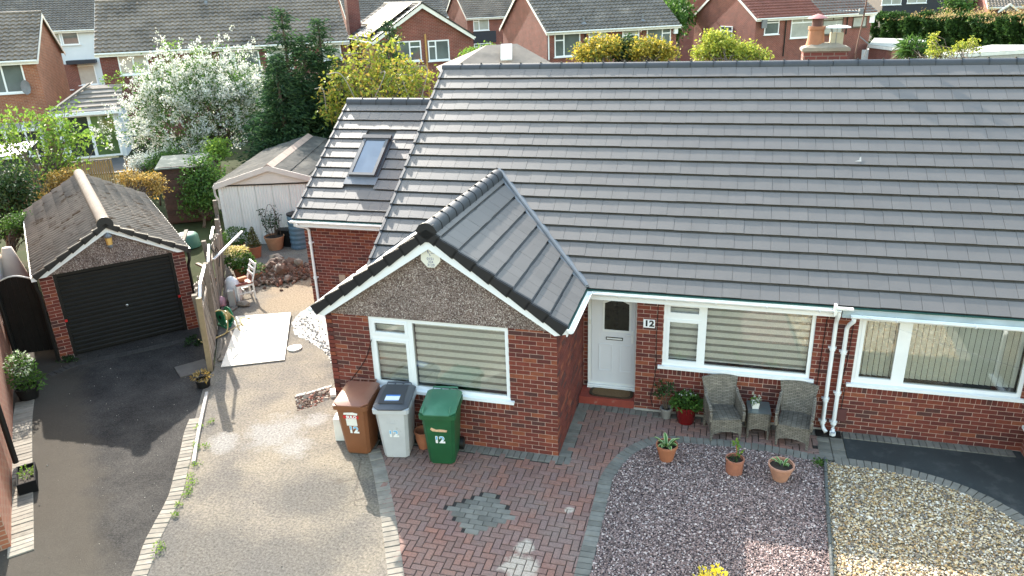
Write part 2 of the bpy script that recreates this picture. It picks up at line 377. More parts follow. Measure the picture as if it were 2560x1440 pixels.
hm.v = [tuple(v) for v in ht+hb]+[tuple(hc+(0, 0, -.004))]; n_ = len(HOLE)
hm.f = [((i+1) % n_, i, n_+i, n_+(i+1) % n_) for i in range(n_)]+[(n_+i, 2*n_, n_+(i+1) % n_) for i in range(n_)]
hm.f = [tuple(reversed(f)) for f in hm.f]
struct(hm.build('dug_hole', mk('crumbly dug earth', (.27, .20, .145), .95, .4, 9, .8, 40)))
# tarmac drive of the next plot
WL0, WL1 = np.array([-7.02, -5.62]), np.array([-12.45, -.63])  # foot of the neighbouring house wall
TAR = [(-3.7, -8.5)] + KR[1:] + [tuple(FA), (-9.2, 2.2), (-9.9, 2.9), (-13.5, .8), tuple(WL1+(-.5, .3)), tuple(WL1), tuple(WL0), (-9.2, -8.8), (-7, -12)]
struct(sheet('tarmac_driveway', TAR, -.004, M['tarmac']))

# ---- edging blocks
def block_mesh(l, w, h, name='paving_block'):
    b = .006; mb = MB()
    a = [(-l/2, -w/2), (l/2, -w/2), (l/2, w/2), (-l/2, w/2)]; i = [(-l/2+b, -w/2+b), (l/2-b, -w/2+b), (l/2-b, w/2-b), (-l/2+b, w/2-b)]
    mb.add([(*p, -h) for p in a]+[(*p, -b) for p in a]+[(*p, 0) for p in i],
           [(0, 1, 5, 4), (1, 2, 6, 5), (2, 3, 7, 6), (3, 0, 4, 7), (4, 5, 9, 8), (5, 6, 10, 9), (6, 7, 11, 10), (7, 4, 8, 11), (8, 9, 10, 11)])
    return mb.mesh(name)
def edging(name, pts, length, pitch, mat, z=.012, gap=.007, jit=.006):
    root = bpy.data.objects.new(name, None); 
    line = resample(pts, pitch); mb = MB()
    d = np.gradient(line, axis=0); d /= np.linalg.norm(d, axis=1)[:, None]; nrm = np.stack([-d[:, 1], d[:, 0]], 1)
    vs = [(*(line[i]+nrm[i]*s*(length/2+.004)), z-.018) for i in range(len(line)) for s in (-1, 1)]
    base = mb.add(vs, [(2*i, 2*i+2, 2*i+3, 2*i+1) for i in range(len(line)-1)]).build(name, M['joint']); struct(base)
    me = block_mesh(length, pitch-gap, .045); me.materials.append(mat)
    for i in range(len(line)):
        a = math.atan2(nrm[i, 1], nrm[i, 0])+random.gauss(0, .012)
        inst('edging_block', me, base, Matrix.Translation((line[i, 0], line[i, 1], z+random.uniform(-jit, jit*.6))) @ Matrix.Rotation(a, 4, 'Z') @ Matrix.Rotation(random.gauss(0, .012), 4, 'X'))
    return base
EC = [(.86, -6.4), (.87, -5.2)] + [tuple(G(*p)[:2]) for p in ((1455, 1440), (1490, 1300), (1505, 1240), (1520, 1190), (1560, 1140), (1610, 1110), (1660, 1100), (1750, 1104), (1900, 1120), (2050, 1148))]
NC = [tuple(G(*p)[:2]) for p in ((2095, 1153), (2200, 1168), (2300, 1190), (2400, 1222), (2480, 1258), (2560, 1306))] + [(6.95, -2.6), (7.15, -3.5), (7.2, -5)]
edging('curved_path_edging', EC, .205, .108, M['block_grey'], .016)
edging('forecourt_edging', NC, .205, .108, M['block_grey'], .016)
edging('driveway_edging', LE, .215, .108, M['block_buff'], .01)
edging('boundary_edging', KR[1:-2], .21, .108, M['block_buff'], .012)
edging('wall_foot_edging', [tuple(G(*p)[:2]) for p in ((52, 1380), (53, 1300), (53, 1200), (54, 1110), (56, 1050), (62, 1005))], .32, .108, M['block_buff'], .012)
edging('garage_threshold_edging', [tuple(G(*p)[:2]) for p in ((130, 935), (200, 908), (300, 887), (400, 865), (470, 848))], .2, .11, mk('dark worn edging block', (.045, .042, .038), .9, .2, 6, rv=.2), .008)
# thin concrete kerb between the drives
kp = np.array([G(*p)[:2] for p in ((518, 985), (506, 1040), (494, 1100), (485, 1160))])
kb = MB()
for a, b in zip(kp[:-1], kp[1:]):
    kb.beam((*a, .02), (*(a+(b-a)*.985), .02), .055, .06)
tag(kb.build('path_edging_kerb', M['concrete']), 'thin pale concrete kerb strip beside the weeds between the two driveways', 'kerb')
# ---- herringbone forecourt
PAVE = LE + [(.86, -7)] + EC + [(4.06, -.95), (4.06, -.2), (.2, -.2), (.2, -1.95), (-2.95, -1.95)]
PB = LE + [(.86, -7)] + EC + [(4.06, -.95), (4.46, -.95), (4.46, .0), (1.0, .02), (-.02, .02), (-.02, -1.72), (-3.05, -1.72)]
pave = struct(sheet('block_paving', PB, -.012, M['joint']))
ij = [(i, j) for i in range(-32, 45) for j in range(-70, 2)]
blocks = []
U = .1045
dia = G(1202, 1283)[:2]
for i, j in ij:
    k = (i-j) % 4
    if k == 0: blocks.append(((i+1)*U, (j+.5)*U, 0))
    elif k == 3: blocks.append(((i+.5)*U, (j+1)*U, 1))
B = np.array(blocks); keep = inpoly(B, PAVE)
indi = (np.abs(B[:, 0]-dia[0])/.50+np.abs(B[:, 1]-dia[1])/.56) < 1
B = B[keep & ~indi]
D = []
for j in range(-5, 6):
    for i in range(-4, 5):
        x = (i+.5*(j % 2))*2*U; y = j*U
        if abs(x)/.56+abs(y)/.60 < 1: D.append((dia[0]+x, dia[1]+y, 0))
D = np.array(D)
u, v, w = proj(np.c_[B[:, :2], np.zeros(len(B))])
vis = (u > -40) & (u < 2600) & (v < 1470)
B = B[vis]; B = B[np.argsort(np.hypot(B[:, 0]-CAM[0], B[:, 1]-CAM[1]))]
def bm_(x, y, o, z): return Matrix.Translation((x, y, z+random.gauss(0, .0018))) @ Matrix.Rotation(o*math.pi/2+random.gauss(0, .008), 4, 'Z') @ Matrix.Rotation(random.gauss(0, .006), 4, 'X') @ Matrix.Rotation(random.gauss(0, .004), 4, 'Y')
me = block_mesh(2*U-.011, U-.011, .05); me.materials.append(M['block_red'])
for x, y, o in B[:260]: inst('paving_block', me, pave, bm_(x, y, o, .004))
def joined_blocks(lst, name, mat, parent, l, w, z):
    bmh = block_mesh(l, w, .05); vs = [tuple(v.co) for v in bmh.vertices]; fs = [tuple(p.vertices) for p in bmh.polygons]
    Ms = [np.array(bm_(x, y, o, z)) for x, y, o in lst]
    m = solids(name, vs, fs, np.array([k[:3, :3] for k in Ms]), np.array([k[:3, 3] for k in Ms]))
    return link(name, m, mat, parent, kind='stuff')
joined_blocks(B[260:], 'paving_blocks', M['block_red'], pave, 2*U-.011, U-.011, .004)
mg = block_mesh(2*U-.007, U-.007, .05); mg.materials.append(M['block_grey'])
for x, y, o in D: inst('diamond_block', mg, pave, bm_(x, y, o, .0095))
# grey border rows along the walls
brd = [(x, -1.85, 1) for x in np.arange(-2.75, .2, U)]+[(.1, y, 0) for y in np.arange(-1.69, -.22, U)]+[(x, -.1, 1) for x in np.arange(.06, 4.05, U)]
brd += [(x, y, 0) for x in (4.15, 4.36) for y in np.arange(-.86, -.02, U)]
for x, y, o in brd: inst('border_block', mg, pave, bm_(x, y, o, .0045))
# neighbour's forecourt
FC = [(4.47, -.95)]+NC+[(8.5, -5), (8.5, .02), (4.47, .02)]
fc = struct(sheet('tarmac_forecourt', FC, -.008, M['tarmac_new']))
for x in np.arange(4.53, 7.0, U): inst('border_block', mg, fc, bm_(x, -.1, 1, .006))
# ---- gravel beds
RP = [tuple(G(*p)[:2]) for p in ((2062, 1152), (2066, 1240), (2072, 1340), (2079, 1440))]+[(3.80, -5.2), (3.72, -6.4)]
def inset(pts, d):
    l = resample(pts, .15); t_ = np.gradient(l, axis=0); t_ /= np.linalg.norm(t_, axis=1)[:, None]; return [tuple(p) for p in l+np.stack([t_[:, 1], -t_[:, 0]], 1)*d]
ECi, NCi = inset(EC, .105), inset(NC, .105)
PG = ECi+[RP[0]]+RP[1:]
GG = [RP[0]]+NCi+[(7.2, -9.5), (3.5, -9.5)]+RP[::-1][:-1]
ICO_V = []; ph = (1+5**.5)/2
for a in (-1, 1):
    for b in (-ph, ph): ICO_V += [(0, a, b), (a, b, 0), (b, 0, a)]
ICO_V = np.array(ICO_V)/np.linalg.norm(ICO_V[0])
def hull_faces(v):
    bm = bmesh.new(); [bm.verts.new(p) for p in v]; bmesh.ops.convex_hull(bm, input=bm.verts); bm.verts.index_update()
    f = [tuple(q.index for q in p.verts) for p in bm.faces]; bm.free(); return f
ICO_F = hull_faces(ICO_V)
OCT_V = np.array([(1, 0, 0), (-1, 0, 0), (0, 1, 0), (0, -1, 0), (0, 0, 1), (0, 0, -1), (.6, .6, .55), (-.6, -.6, .55), (.6, -.6, .5), (-.6, .6, .5)], float); OCT_F = hull_faces(OCT_V)
def rand_rot(n):
    q = rng.normal(size=(n, 4)); q /= np.linalg.norm(q, axis=1)[:, None]; a, b, c, d = q.T
    return np.stack([np.stack([1-2*(c*c+d*d), 2*(b*c-a*d), 2*(b*d+a*c)], -1), np.stack([2*(b*c+a*d), 1-2*(b*b+d*d), 2*(c*d-a*b)], -1), np.stack([2*(b*d-a*c), 2*(c*d+a*b), 1-2*(b*b+c*c)], -1)], -2)
def rand_zrot(n, tilt=.35):
    a = rng.uniform(0, 2*math.pi, n); c, s = np.cos(a), np.sin(a); z = np.zeros(n); o = np.ones(n)
    Z = np.stack([np.stack([c, -s, z], -1), np.stack([s, c, z], -1), np.stack([z, z, o], -1)], -2)
    b = rng.normal(0, tilt, n); c, s = np.cos(b), np.sin(b)
    X = np.stack([np.stack([o, z, z], -1), np.stack([z, c, -s], -1), np.stack([z, s, c], -1)], -2)
    return Z @ X
def gravel(name, poly, n, size, mat, base_mat, ymin, z0):
    b = struct(sheet(name, poly, z0-.012, base_mat))
    q = np.array(poly); lo, hi = q.min(0), q.max(0); lo[1] = max(lo[1], ymin)
    P = rng.uniform(lo, hi, (n*3, 2)); P = P[inpoly(P, poly)][:n]; N = len(P)
    Sc = size*np.exp(rng.normal(0, .28, N))[:, None]*np.stack([rng.uniform(.8, 1.35, N), rng.uniform(.7, 1.05, N), rng.uniform(.45, .75, N)], 1)
    Rm = rand_zrot(N)*Sc[:, None, :]
    T = np.c_[P, z0+rng.uniform(-.006, .012, N)]
    m = solids('gravel_stones', OCT_V, OCT_F, Rm, T)
    link('gravel_stones', m, mat, b, kind='stuff'); return b
M['gr_purple'] = mk('plum slate chippings', (.3, .22, .22), .85, .15, 30, pal=[(.27, .18, .16), (.18, .12, .108), (.36, .26, .235), (.09, .064, .058), (.23, .155, .138), (.52, .42, .38), (.31, .215, .192), (.14, .097, .086)], rv=.2)
M['gr_gold'] = mk('golden gravel', (.5, .4, .25), .85, .15, 30, pal=[(.52, .38, .20), (.60, .50, .35), (.36, .22, .10), (.20, .16, .12), (.68, .62, .52), (.44, .29, .13), (.30, .25, .2), (.56, .44, .28), (.14, .12, .10)], rv=.2)
gravel('plum_gravel_bed', PG, 58000, .0112, M['gr_purple'], mk('plum gravel bed', (.12, .085, .085), .95, .3, 60), -5.3, .012)
gravel('golden_gravel_bed', GG, 46000, .0138, M['gr_gold'], mk('golden gravel bed', (.22, .16, .09), .95, .3, 60), -7.0, .014)
# rope-top edging between the two beds
rp = resample(RP, .02); L_ = .42; mats_rope = mk('dark green grey rope edging', (.085, .09, .085), .85, .25, 9, .3, 80, rv=.15)
rroot = thing('rope_edging', 'low dark rope-topped edging dividing plum gravel from golden gravel', 'edging', (rp[0, 0], rp[0, 1], 0))
step = int(L_/.02)
for s in range(0, len(rp)-step, step):
    seg = rp[s:s+step]; mb = MB()
    mb.beam((*seg[0], .02), (*seg[-1], .02), .04, .06)
    pth = [(*p, .055) for p in seg]; rr = [.024+.007*math.sin(2*math.pi*i/4.) for i in range(len(seg))]
    mb.tube(pth, rr, 8); mb.build('edging_piece', mats_rope, rroot, True, world=True)
# pavement and road in front, behind the camera's lower frame edge
struct(sheet('pavement', [(-30, -11.6), (40, -11.6), (40, -9.4), (8.5, -9.4), (7.2, -9.45), (-.2, -9.0), (-3.5, -9.0), (-7, -12), (-30, -12)], -.016, mk('pale flagstone pavement', (.30, .285, .26), .95, .15, 3, spec=.1)))
struct(sheet('road', [(-40, -30), (60, -30), (60, -11.7), (-6.9, -12.05), (-40, -12.05)], -.03, mk('road asphalt', (.085, .083, .08), .95, .2, 2, spec=.1)))
# ================================================================ BUNGALOWS
BY = -1.743; BX0 = -3.92; EY, EZ = -.215, 2.36; RY, RZ = 4.571, 5.599; PARTY = 4.19
SLOPE = np.array([0, RY-EY, RZ-EZ]); SL = np.linalg.norm(SLOPE); SLOPE /= SL
house = thing('bungalow', 'red brick bungalow with pebbledash gable bay and white front door numbered 12', 'house', (0, 0, 0))
neigh = thing('bungalow', 'adjoining red brick bungalow with vertical window blinds and a brick chimney with two pots', 'house', (5.6, 0, 0))
def P_(o): return dict(parent=o, world=True)
UB_V = [(-.5, 0, -.5), (.5, 0, -.5), (.5, 0, .5), (-.5, 0, .5), (-.5, 1, -.5), (.5, 1, -.5), (.5, 1, .5), (-.5, 1, .5)]
UB_F = [(0, 1, 2, 3), (0, 4, 5, 1), (1, 5, 6, 2), (2, 6, 7, 3), (3, 7, 4, 0)]
brick_me = MB().add(UB_V, UB_F).mesh('brick'); brick_me.materials.append(M['brick'])
def wall_bricks(P0, ud, L, z0, z1, openings=(), shift=0., edge=(), cw=.225):
    """brick matrices for a wall; ud unit direction, outward normal to the right of ud (ud x z)"""
    P0 = np.array(P0, float); ud = np.array(ud, float); nd = np.cross(ud, (0, 0, 1)); out = []
    def put(u0, u1, za, zb):
        if u1-u0 < .025: return
        c = P0+ud*(u0+u1)/2+nd*(.006+random.gauss(0, .0012)); c[2] = (za+zb)/2
        M4 = np.eye(4); M4[:3, 0] = ud*(u1-u0); M4[:3, 1] = -nd*.022; M4[:3, 2] = (0, 0, zb-za); M4[:3, 3] = c; out.append(M4)
    nc = int(round((z1-z0)/.075))
    for k in range(nc):
        za = z0+k*.075+.005; zb = za+.065; zc = (za+zb)/2
        segs = [(0, L)]
        for a, b, c, d in list(openings)+[(e[0], e[1], e[2], e[3]+.05) for e in edge]:
            if c < zc < d:
                ns = []
                for s in segs:
                    if b <= s[0] or a >= s[1]: ns.append(s)
                    else:
                        if a > s[0]: ns.append((s[0], a))
                        if b < s[1]: ns.append((b, s[1]))
                segs = ns
        off = -(cw/2 if k % 2 else 0)+shift
        for a, b in segs:
            i = math.floor((a-off)/cw)
            while off+i*cw < b:
                put(max(a, off+i*cw+.005), min(b, off+(i+1)*cw-.005), za, zb); i += 1
    for a, b, c, d in edge:
        n = int((b-a)/.075)
        for i in range(n+1): put(max(a, a+i*.075+.004), min(b, a+(i+1)*.075-.004), c, d)
    return out
def wall_slab(name, parent, P0, ud, L, z0, z1, openings=(), mat='mortar', th=.12, uv=False):
    P0 = np.array(P0, float); ud = np.array(ud, float); nd = np.cross(ud, (0, 0, 1)); mb = MB()
    us = sorted({0, L, *[o[0] for o in openings], *[o[1] for o in openings]}); zs = sorted({z0, z1, *[o[2] for o in openings], *[o[3] for o in openings]})
    us = [u for u in us if 0 <= u <= L]; zs = [z for z in zs if z0 <= z <= z1]
    for ua, ub in zip(us[:-1], us[1:]):
        for za, zb in zip(zs[:-1], zs[1:]):
            if any(o[0] <= (ua+ub)/2 <= o[1] and o[2] <= (za+zb)/2 <= o[3] for o in openings): continue
            mb.box(ua, ub, 0, -th, za, zb, lambda u, n, z: P0+ud*u+nd*n+np.array([0, 0, z]))
    bm = bmesh.new(); o = mb.build(name, M[mat], uv=False, **P_(parent)); me = o.data
    bm.from_mesh(me); bmesh.ops.remove_doubles(bm, verts=bm.verts, dist=1e-5)
    seen = {}
    for f in bm.faces: seen.setdefault(tuple(sorted(v.index for v in f.verts)), []).append(f)
    bmesh.ops.delete(bm, geom=[f for fs in seen.values() if len(fs) > 1 for f in fs], context='FACES_ONLY')
    bmesh.ops.recalc_face_normals(bm, faces=bm.faces); bm.to_mesh(me); bm.free()
    if uv: autouv(me)
    return o
def place_bricks(walls, limit, proto, name, mat, keyf=None):
    """walls: list of (parent, [matrices]); nearest ones that show become objects, the rest one joined part"""
    alls = [(w, m) for w, ms in walls for m in ms]
    pos = np.array([m[:3, 3] for _, m in alls]); u, v, wd = proj(pos)
    sc = np.linalg.norm(pos-CAM, axis=1)+np.where((u < -20) | (u > 2580) | (v > 1460) | (v < -20), 100, 0)
    if keyf is not None: sc = sc+keyf(pos)
    order = np.argsort(sc); rest = {}
    for k, i in enumerate(order):
        w, m = alls[i]
        if k < limit: inst(name, proto, w, Matrix(m.tolist()))
        else: rest.setdefault(w.name, (w, []))[1].append(m)
    vs = [tuple(v.co) for v in proto.vertices]; fs = [tuple(p.vertices) for p in proto.polygons]
    for w, ms in rest.values():
        a = np.array(ms); me = solids(name+'s', vs, fs, a[:, :3, :3], a[:, :3, 3]); link(name+'s', me, mat, w, kind='stuff', world=False)
X, Yd = (1, 0, 0), (0, 1, 0)
# openings (u measured from each wall's start)
bw = (-3.147-BX0, -.772-BX0, .905, 2.30); mw = (1.47-1.015, 3.865-1.015, .905, 2.145); nw = (4.501-PARTY, 6.928-PARTY, .905, 2.145)
w_bay = wall_slab('bay_wall', house, (BX0, BY, 0), X, 3.92, -.05, 2.25, [bw])
w_side = wall_slab('bay_side_wall', house, (0, BY+.12, 0), Yd, .47-BY-.12, -.05, 2.36)
w_main = wall_slab('front_wall', house, (1.015, 0, 0), X, PARTY-1.015, -.05, 2.36, [mw])
w_jamb = wall_slab('doorway_wall', house, (0, .47, 0), X, .1, -.05, 2.3)
w_ext = wall_slab('extension_wall', house, (-7.37, 3.45, 0), X, 3.45, -.05, 2.4)
w_left = wall_slab('side_wall', house, (BX0, 3.45, 0), (0, -1, 0), 3.45-BY, -.05, 2.36, mat='brick_far', uv=True)
w_n = wall_slab('front_wall', neigh, (PARTY+.002, 0, 0), X, 8.6-PARTY, -.05, 2.36, [(nw[0]-.002, nw[1]-.002, nw[2], nw[3])])
soldier = lambda w: [(w[0]-.04, w[1]+.04, .757, .862)]
b_bay = wall_bricks((BX0, BY, 0), X, 3.92, 0, 2.25, [bw], edge=soldier(bw))
b_side = wall_bricks((0, BY, 0), Yd, .47-BY, 0, 2.33, shift=.11)
b_main = wall_bricks((1.015, 0, 0), X, PARTY-1.015, 0, 2.33, [mw], edge=soldier(mw))
b_jamb = wall_bricks((.01, .47, 0), X, .09, .15, 2.25)
b_ext = wall_bricks((-7.37, 3.45, 0), X, 3.45, 0, 2.33)
place_bricks([(w_bay, b_bay), (w_side, b_side), (w_main, b_main), (w_jamb, b_jamb), (w_ext, b_ext)], 300, brick_me, 'brick', M['brick'], lambda p: np.where(p[:, 0] == 0, 5, 0)+np.where(np.abs(p[:, 0]) < .02, 3, 0))
b_n = wall_bricks((PARTY, 0, 0), X, 3.0, 0, 2.33, [nw], edge=soldier(nw))
place_bricks([(w_n, b_n)], 300, brick_me, 'brick', M['brick'])
# plain hidden walls: right return of doorway, extension side and backs
mb = MB(); mb.box(1.016, 1.13, .121, .47, 0, 2.3); mb.build('doorway_return', M['brick_far'], uv=True, **P_(house))
mb = MB(); mb.box(-7.365, -7.25, 3.571, 9.3, -.05, 2.3); mb.box(-7.365, -3.9, 9.31, 9.43, -.05, 2.3)
mb.prism([(-7.367, 3.6, 2.3), (-7.367, 9.3, 2.3), (-7.367, 6.45, 4.35)], (.1, 0, 0)); mb.build('extension_side_wall', M['brick_far'], uv=True, **P_(house))
mb = MB(); mb.prism([(-3.918, 0, 2.33), (-3.918, 9.1, 2.33), (-3.918, RY, 5.38)], (.12, 0, 0)); mb.box(-3.9, PARTY, 9.05, 9.17, 0, 2.3); mb.build('gable_wall', M['brick_far'], uv=True, **P_(house))
mb = MB(); mb.box(PARTY+.002, 14, 9.05, 9.17, 0, 2.3); mb.build('back_wall', M['brick_far'], uv=True, **P_(neigh))
mb = MB(); mb.prism([(BX0+.02, BY-.014, 2.215), (-.02, BY-.014, 2.215), (0.0, BY-.014, 2.30), (-1.935, BY-.014, 3.60), (BX0, BY-.014, 2.30)], (0, .11, 0))
mb.build('pebbledash_gable', M['pebbledash'], **P_(house))
# ---- windows ------------------------------------------------------------
M['blind'] = mk('cream blind cloth', (.83, .82, .78), .9, .05, 20)
M['sheer'] = mk('grey sheer blind cloth', (.34, .33, .30), .9, .1, 20)
M['vblind'] = mk('pale grey-green vertical blind', (.72, .74, .68), .85, .06, 5, trans=.15)
def frame_rect(mb, x0, x1, z0, z1, w, y0, y1):
    mb.box(x0, x1, y0, y1, z1-w, z1); mb.box(x0, x1, y0, y1, z0, z0+w)
    mb.box(x0, x0+w, y0, y1, z0+w, z1-w); mb.box(x1-w, x1, y0, y1, z0+w, z1-w)
def upvc_window(parent, x0, x1, z0, z1, y, mull, tz, kind, sillx=.07, toplight=True):
    """mull: (xa,xb) mullion bar; tz: (za,zb) transom of the left light"""
    yf = y+.012; win = MB(); frame_rect(win, x0, x1, z0, z1, .058, yf, yf+.06); win.box(mull[0], mull[1], yf, yf+.06, z0+.058, z1-.058)
    if toplight: win.box(x0+.058, mull[0], yf, yf+.06, tz[0], tz[1])
    wo_ = win.build('window', M['white_pvc'], **P_(parent))
    def sash(a, b, c, d, w=.05):
        m = MB(); frame_rect(m, a, b, c, d, w, yf-.012, yf+.04); m.build('casement', M['white_pvc'], wo_)
        MB().box(a+w, b-w, yf+.012, yf+.018, c+w, d-w).build('pane', M['glass'], wo_)
    e = .052
    if toplight:
        sash(x0+e, mull[0]+.006, tz[1]-.006, z1-e); sash(x0+e, mull[0]+.006, z0+e, tz[0]+.006)
    else: sash(x0+e, mull[0]+.006, z0+e, z1-e)
    MB().box(mull[1], x1-.058, yf+.02, yf+.026, z0+.058, z1-.058).build('pane', M['glass'], wo_)
    m = MB(); m.box(x0-sillx, x1+sillx, y-.055, y+.05, z0-.038, z0-.002); m.box(x0-sillx, x1+sillx, y-.055, y-.045, z0-.055, z0-.038); m.build('sill', M['white_pvc'], wo_)
    # room behind
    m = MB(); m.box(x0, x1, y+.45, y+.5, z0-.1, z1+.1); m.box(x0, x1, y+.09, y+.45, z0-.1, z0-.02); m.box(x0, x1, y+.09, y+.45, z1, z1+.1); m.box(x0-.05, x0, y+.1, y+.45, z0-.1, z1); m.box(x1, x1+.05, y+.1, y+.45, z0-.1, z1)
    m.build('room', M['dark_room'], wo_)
    yb = y+.13
    if kind == 'zebra':
        for a, b in ((x0+.07, mull[0]-.0), (mull[1]+.0, x1-.06)):
            MB().box(a, b, yb+.02, yb+.022, z0+.10, z1-.04).build('blind_backing', M['sheer'], wo_)
            z = z1-.05; 
            while z > z0+.16:
                MB().box(a, b, yb, yb+.003, z-.083, z).build('blind_strip', M['blind'], wo_); z -= .131
            MB().box(a, b, yb-.01, yb+.015, z0+.085, z0+.11).build('blind_rail', M['white_pvc'], wo_)
    elif kind == 'vertical':
        for a, b in ((x0+.07, mull[0]-.02), (mull[1]+.02, x1-.07)):
            n = int((b-a)/.083); me = MB().box(-.036, .036, -.001, .001, z0+.09, z1-.05).mesh('blind_slat'); me.materials.append(M['vblind'])
            for i in range(n+1):
                inst('blind_slat', me, wo_, Matrix.Translation((a+.045+i*.083, yb+.02, 0)) @ Matrix.Rotation(R(-16)+random.gauss(0, .05), 4, 'Z'))
            MB().box(a, b, yb-.01, yb+.05, z1-.05, z1-.03).build('blind_rail', M['white_pvc'], wo_)
    return wo_
upvc_window(house, -3.147, -.772, .937, 2.204, BY, (-2.47, -2.385), (1.82, 1.90), 'zebra')
upvc_window(house, 1.47, 3.865, .935, 2.145, 0, (2.085, 2.175), (1.80, 1.885), 'zebra')
upvc_window(neigh, 4.501, 6.928, .935, 2.145, 0, (5.125, 5.27), (0, 0), 'vertical', toplight=False)
# ---- front door -----------------------------------------------------------
dr = MB(); frame_rect(dr, .1, 1.014, .20, 2.16, .06, .40, .47); dr.box(.1, 1.014, .36, .47, .185, .215); dr.box(.1, 1.014, .33, .40, .155, .185)
door = dr.build('front_door', M['white_pvc'], **P_(house))
M['door_white'] = mk('cool white door panel', (.72, .74, .80), .35, .03, 2)
lf = MB(); lf.box(.165, .95, .405, .445, .225, 2.09); lf.build('door_leaf', M['door_white'], door)
AR_ = [(.40, 1.33), (.84, 1.33), (.84, 1.86), (.62, 1.955), (.40, 1.86)]
def ring(outer, w, y0, y1, name, mat, par):
    c = np.mean(outer, 0); mb = MB(); n = len(outer); o = [np.array(p) for p in outer]; i = [p+(c-p)/np.linalg.norm(c-p)*w for p in o]
    for k in range(n):
        a, b, d, e = o[k], o[(k+1) % n], i[(k+1) % n], i[k]
        mb.prism([(a[0], y0, a[1]), (b[0], y0, b[1]), (d[0], y0, d[1]), (e[0], y0, e[1])], (0, y1-y0, 0))
    return mb.build(name, mat, par)
ring([(.365, 1.295), (.875, 1.295), (.875, 1.88), (.62, 2.0), (.365, 1.88)], .05, .392, .41, 'glass_surround', M['white_pvc'], door)
MB().prism([(p[0], .40, p[1]) for p in AR_], (0, .01, 0)).build('door_glass', mk('dark leaded door glass', (.022, .024, .017), .12, .4, 9, spec=.6), door)
ld = MB()
for k in range(7): 
    z = 1.40+k*.075; s = .022+.02*(k % 3); ld.prism([(.62-s, .396, z), (.62, .396, z-.028), (.62+s, .396, z), (.62, .396, z+.028)], (0, .003, 0))
ld.build('leaded_motif', mk('black leading', (.006, .006, .006), .6), door)
for a, b in ((.30, .55), (.68, .90)):
    m = MB(); frame_rect(m, a, b, .50, 1.04, .016, .393, .409); m.build('door_panel', M['door_white'], door)
m = MB(); frame_rect(m, .43, .735, 1.135, 1.19, .012, .39, .41); m.build('letterbox', M['black'], door); MB().box(.445, .72, .394, .41, 1.145, 1.18).build('letterbox_flap', M['white_pvc'], door)
m = MB(); m.box(.885, .93, .385, .41, 1.10, 1.33); m.tube([(.905, .37, 1.26), (.80, .365, 1.26)], .011, 6); m.build('door_handle', M['white_pvc'], door)
MB().box(.125, .155, .392, .41, 1.42, 1.50).build('doorbell', M['white_paint'], door)
MB().box(.012, 1.01, -.012, .42, -.02, .15).build('doorstep', mk('worn red painted step', (.25, .045, .03), .7, .2, 5, .2, 60, dirt=(.30, .16, .13), drange=(.62, .75), dscale=5), label='worn red painted step under the front door', **P_(house))
MB().box(1.01, 4.19, -.03, -.008, -.02, .035).build('plinth', M['concrete'], **P_(house))
mt = MB(); pts = [(.57+.40*math.copysign(abs(math.cos(a))**.45, math.cos(a)), .20+.17*math.copysign(abs(math.sin(a))**.6, math.sin(a)), .1515) for a in np.linspace(0, 2*math.pi, 33)[:-1]]
mt.prism(pts, (0, 0, .016)); mt_o = mt.build('door_mat', mk('dark brown coir border', (.05, .03, .015), .95, .2, 40, .5, 200)); tag(mt_o, 'rounded brown coir door mat on the red step', 'doormat')
MB().prism([((p[0]-.57)*.86+.57, (p[1]-.2)*.8+.2, .1682) for p in pts], (0, 0, .003)).build('mat_pile', mk('brown coir pile', (.15, .09, .04), .95, .25, 40, .5, 200), mt_o)
pl = MB().box(1.13, 1.325, -.022, -.008, 1.625, 1.775).build('number_plate', M['white_pvc'], **P_(house))
tm = text_mesh('12', .15, .001, .006); o = link('number', tm, M['black'], pl); o.matrix_basis = Matrix.Translation((1.228, -.0235, 1.70)) @ Matrix.Rotation(R(90), 4, 'X') @ Matrix.Scale(1.15, 4, (1, 0, 0))
# alarm box on the gable
ab = MB(); hx = [(-1.93+.17*math.cos(R(k)), 3.335+.185*math.sin(R(k))) for k in (30, 75, 105, 150, 200, 250, 290, 340)]
ab.prism([(x, BY-.09, z) for x, z in hx], (0, .07, 0)); ab_o = ab.build('alarm_box', mk('cream alarm box', (.72, .70, .62), .4, .05, 4), **P_(house))
for txt, z, s, dx in (('H', 3.435, .075, -.055), ('V', 3.40, .06, -.03), ('S', 3.365, .055, -.005), ('Security', 3.43, .026, .04), ('Services', 3.395, .026, .055), ('0151', 3.30, .06, 0), ('334', 3.25, .055, 0), ('3120', 3.20, .06, 0)):
    o = link('lettering', text_mesh(txt, s, .0008), mk('blue lettering', (.06, .07, .22), .5) if 'blue lettering' not in M else M['blue lettering'], ab_o)
    M['blue lettering'] = o.data.materials[0]; o.matrix_basis = Matrix.Translation((-1.93+dx, BY-.092, z)) @ Matrix.Rotation(R(90), 4, 'X')
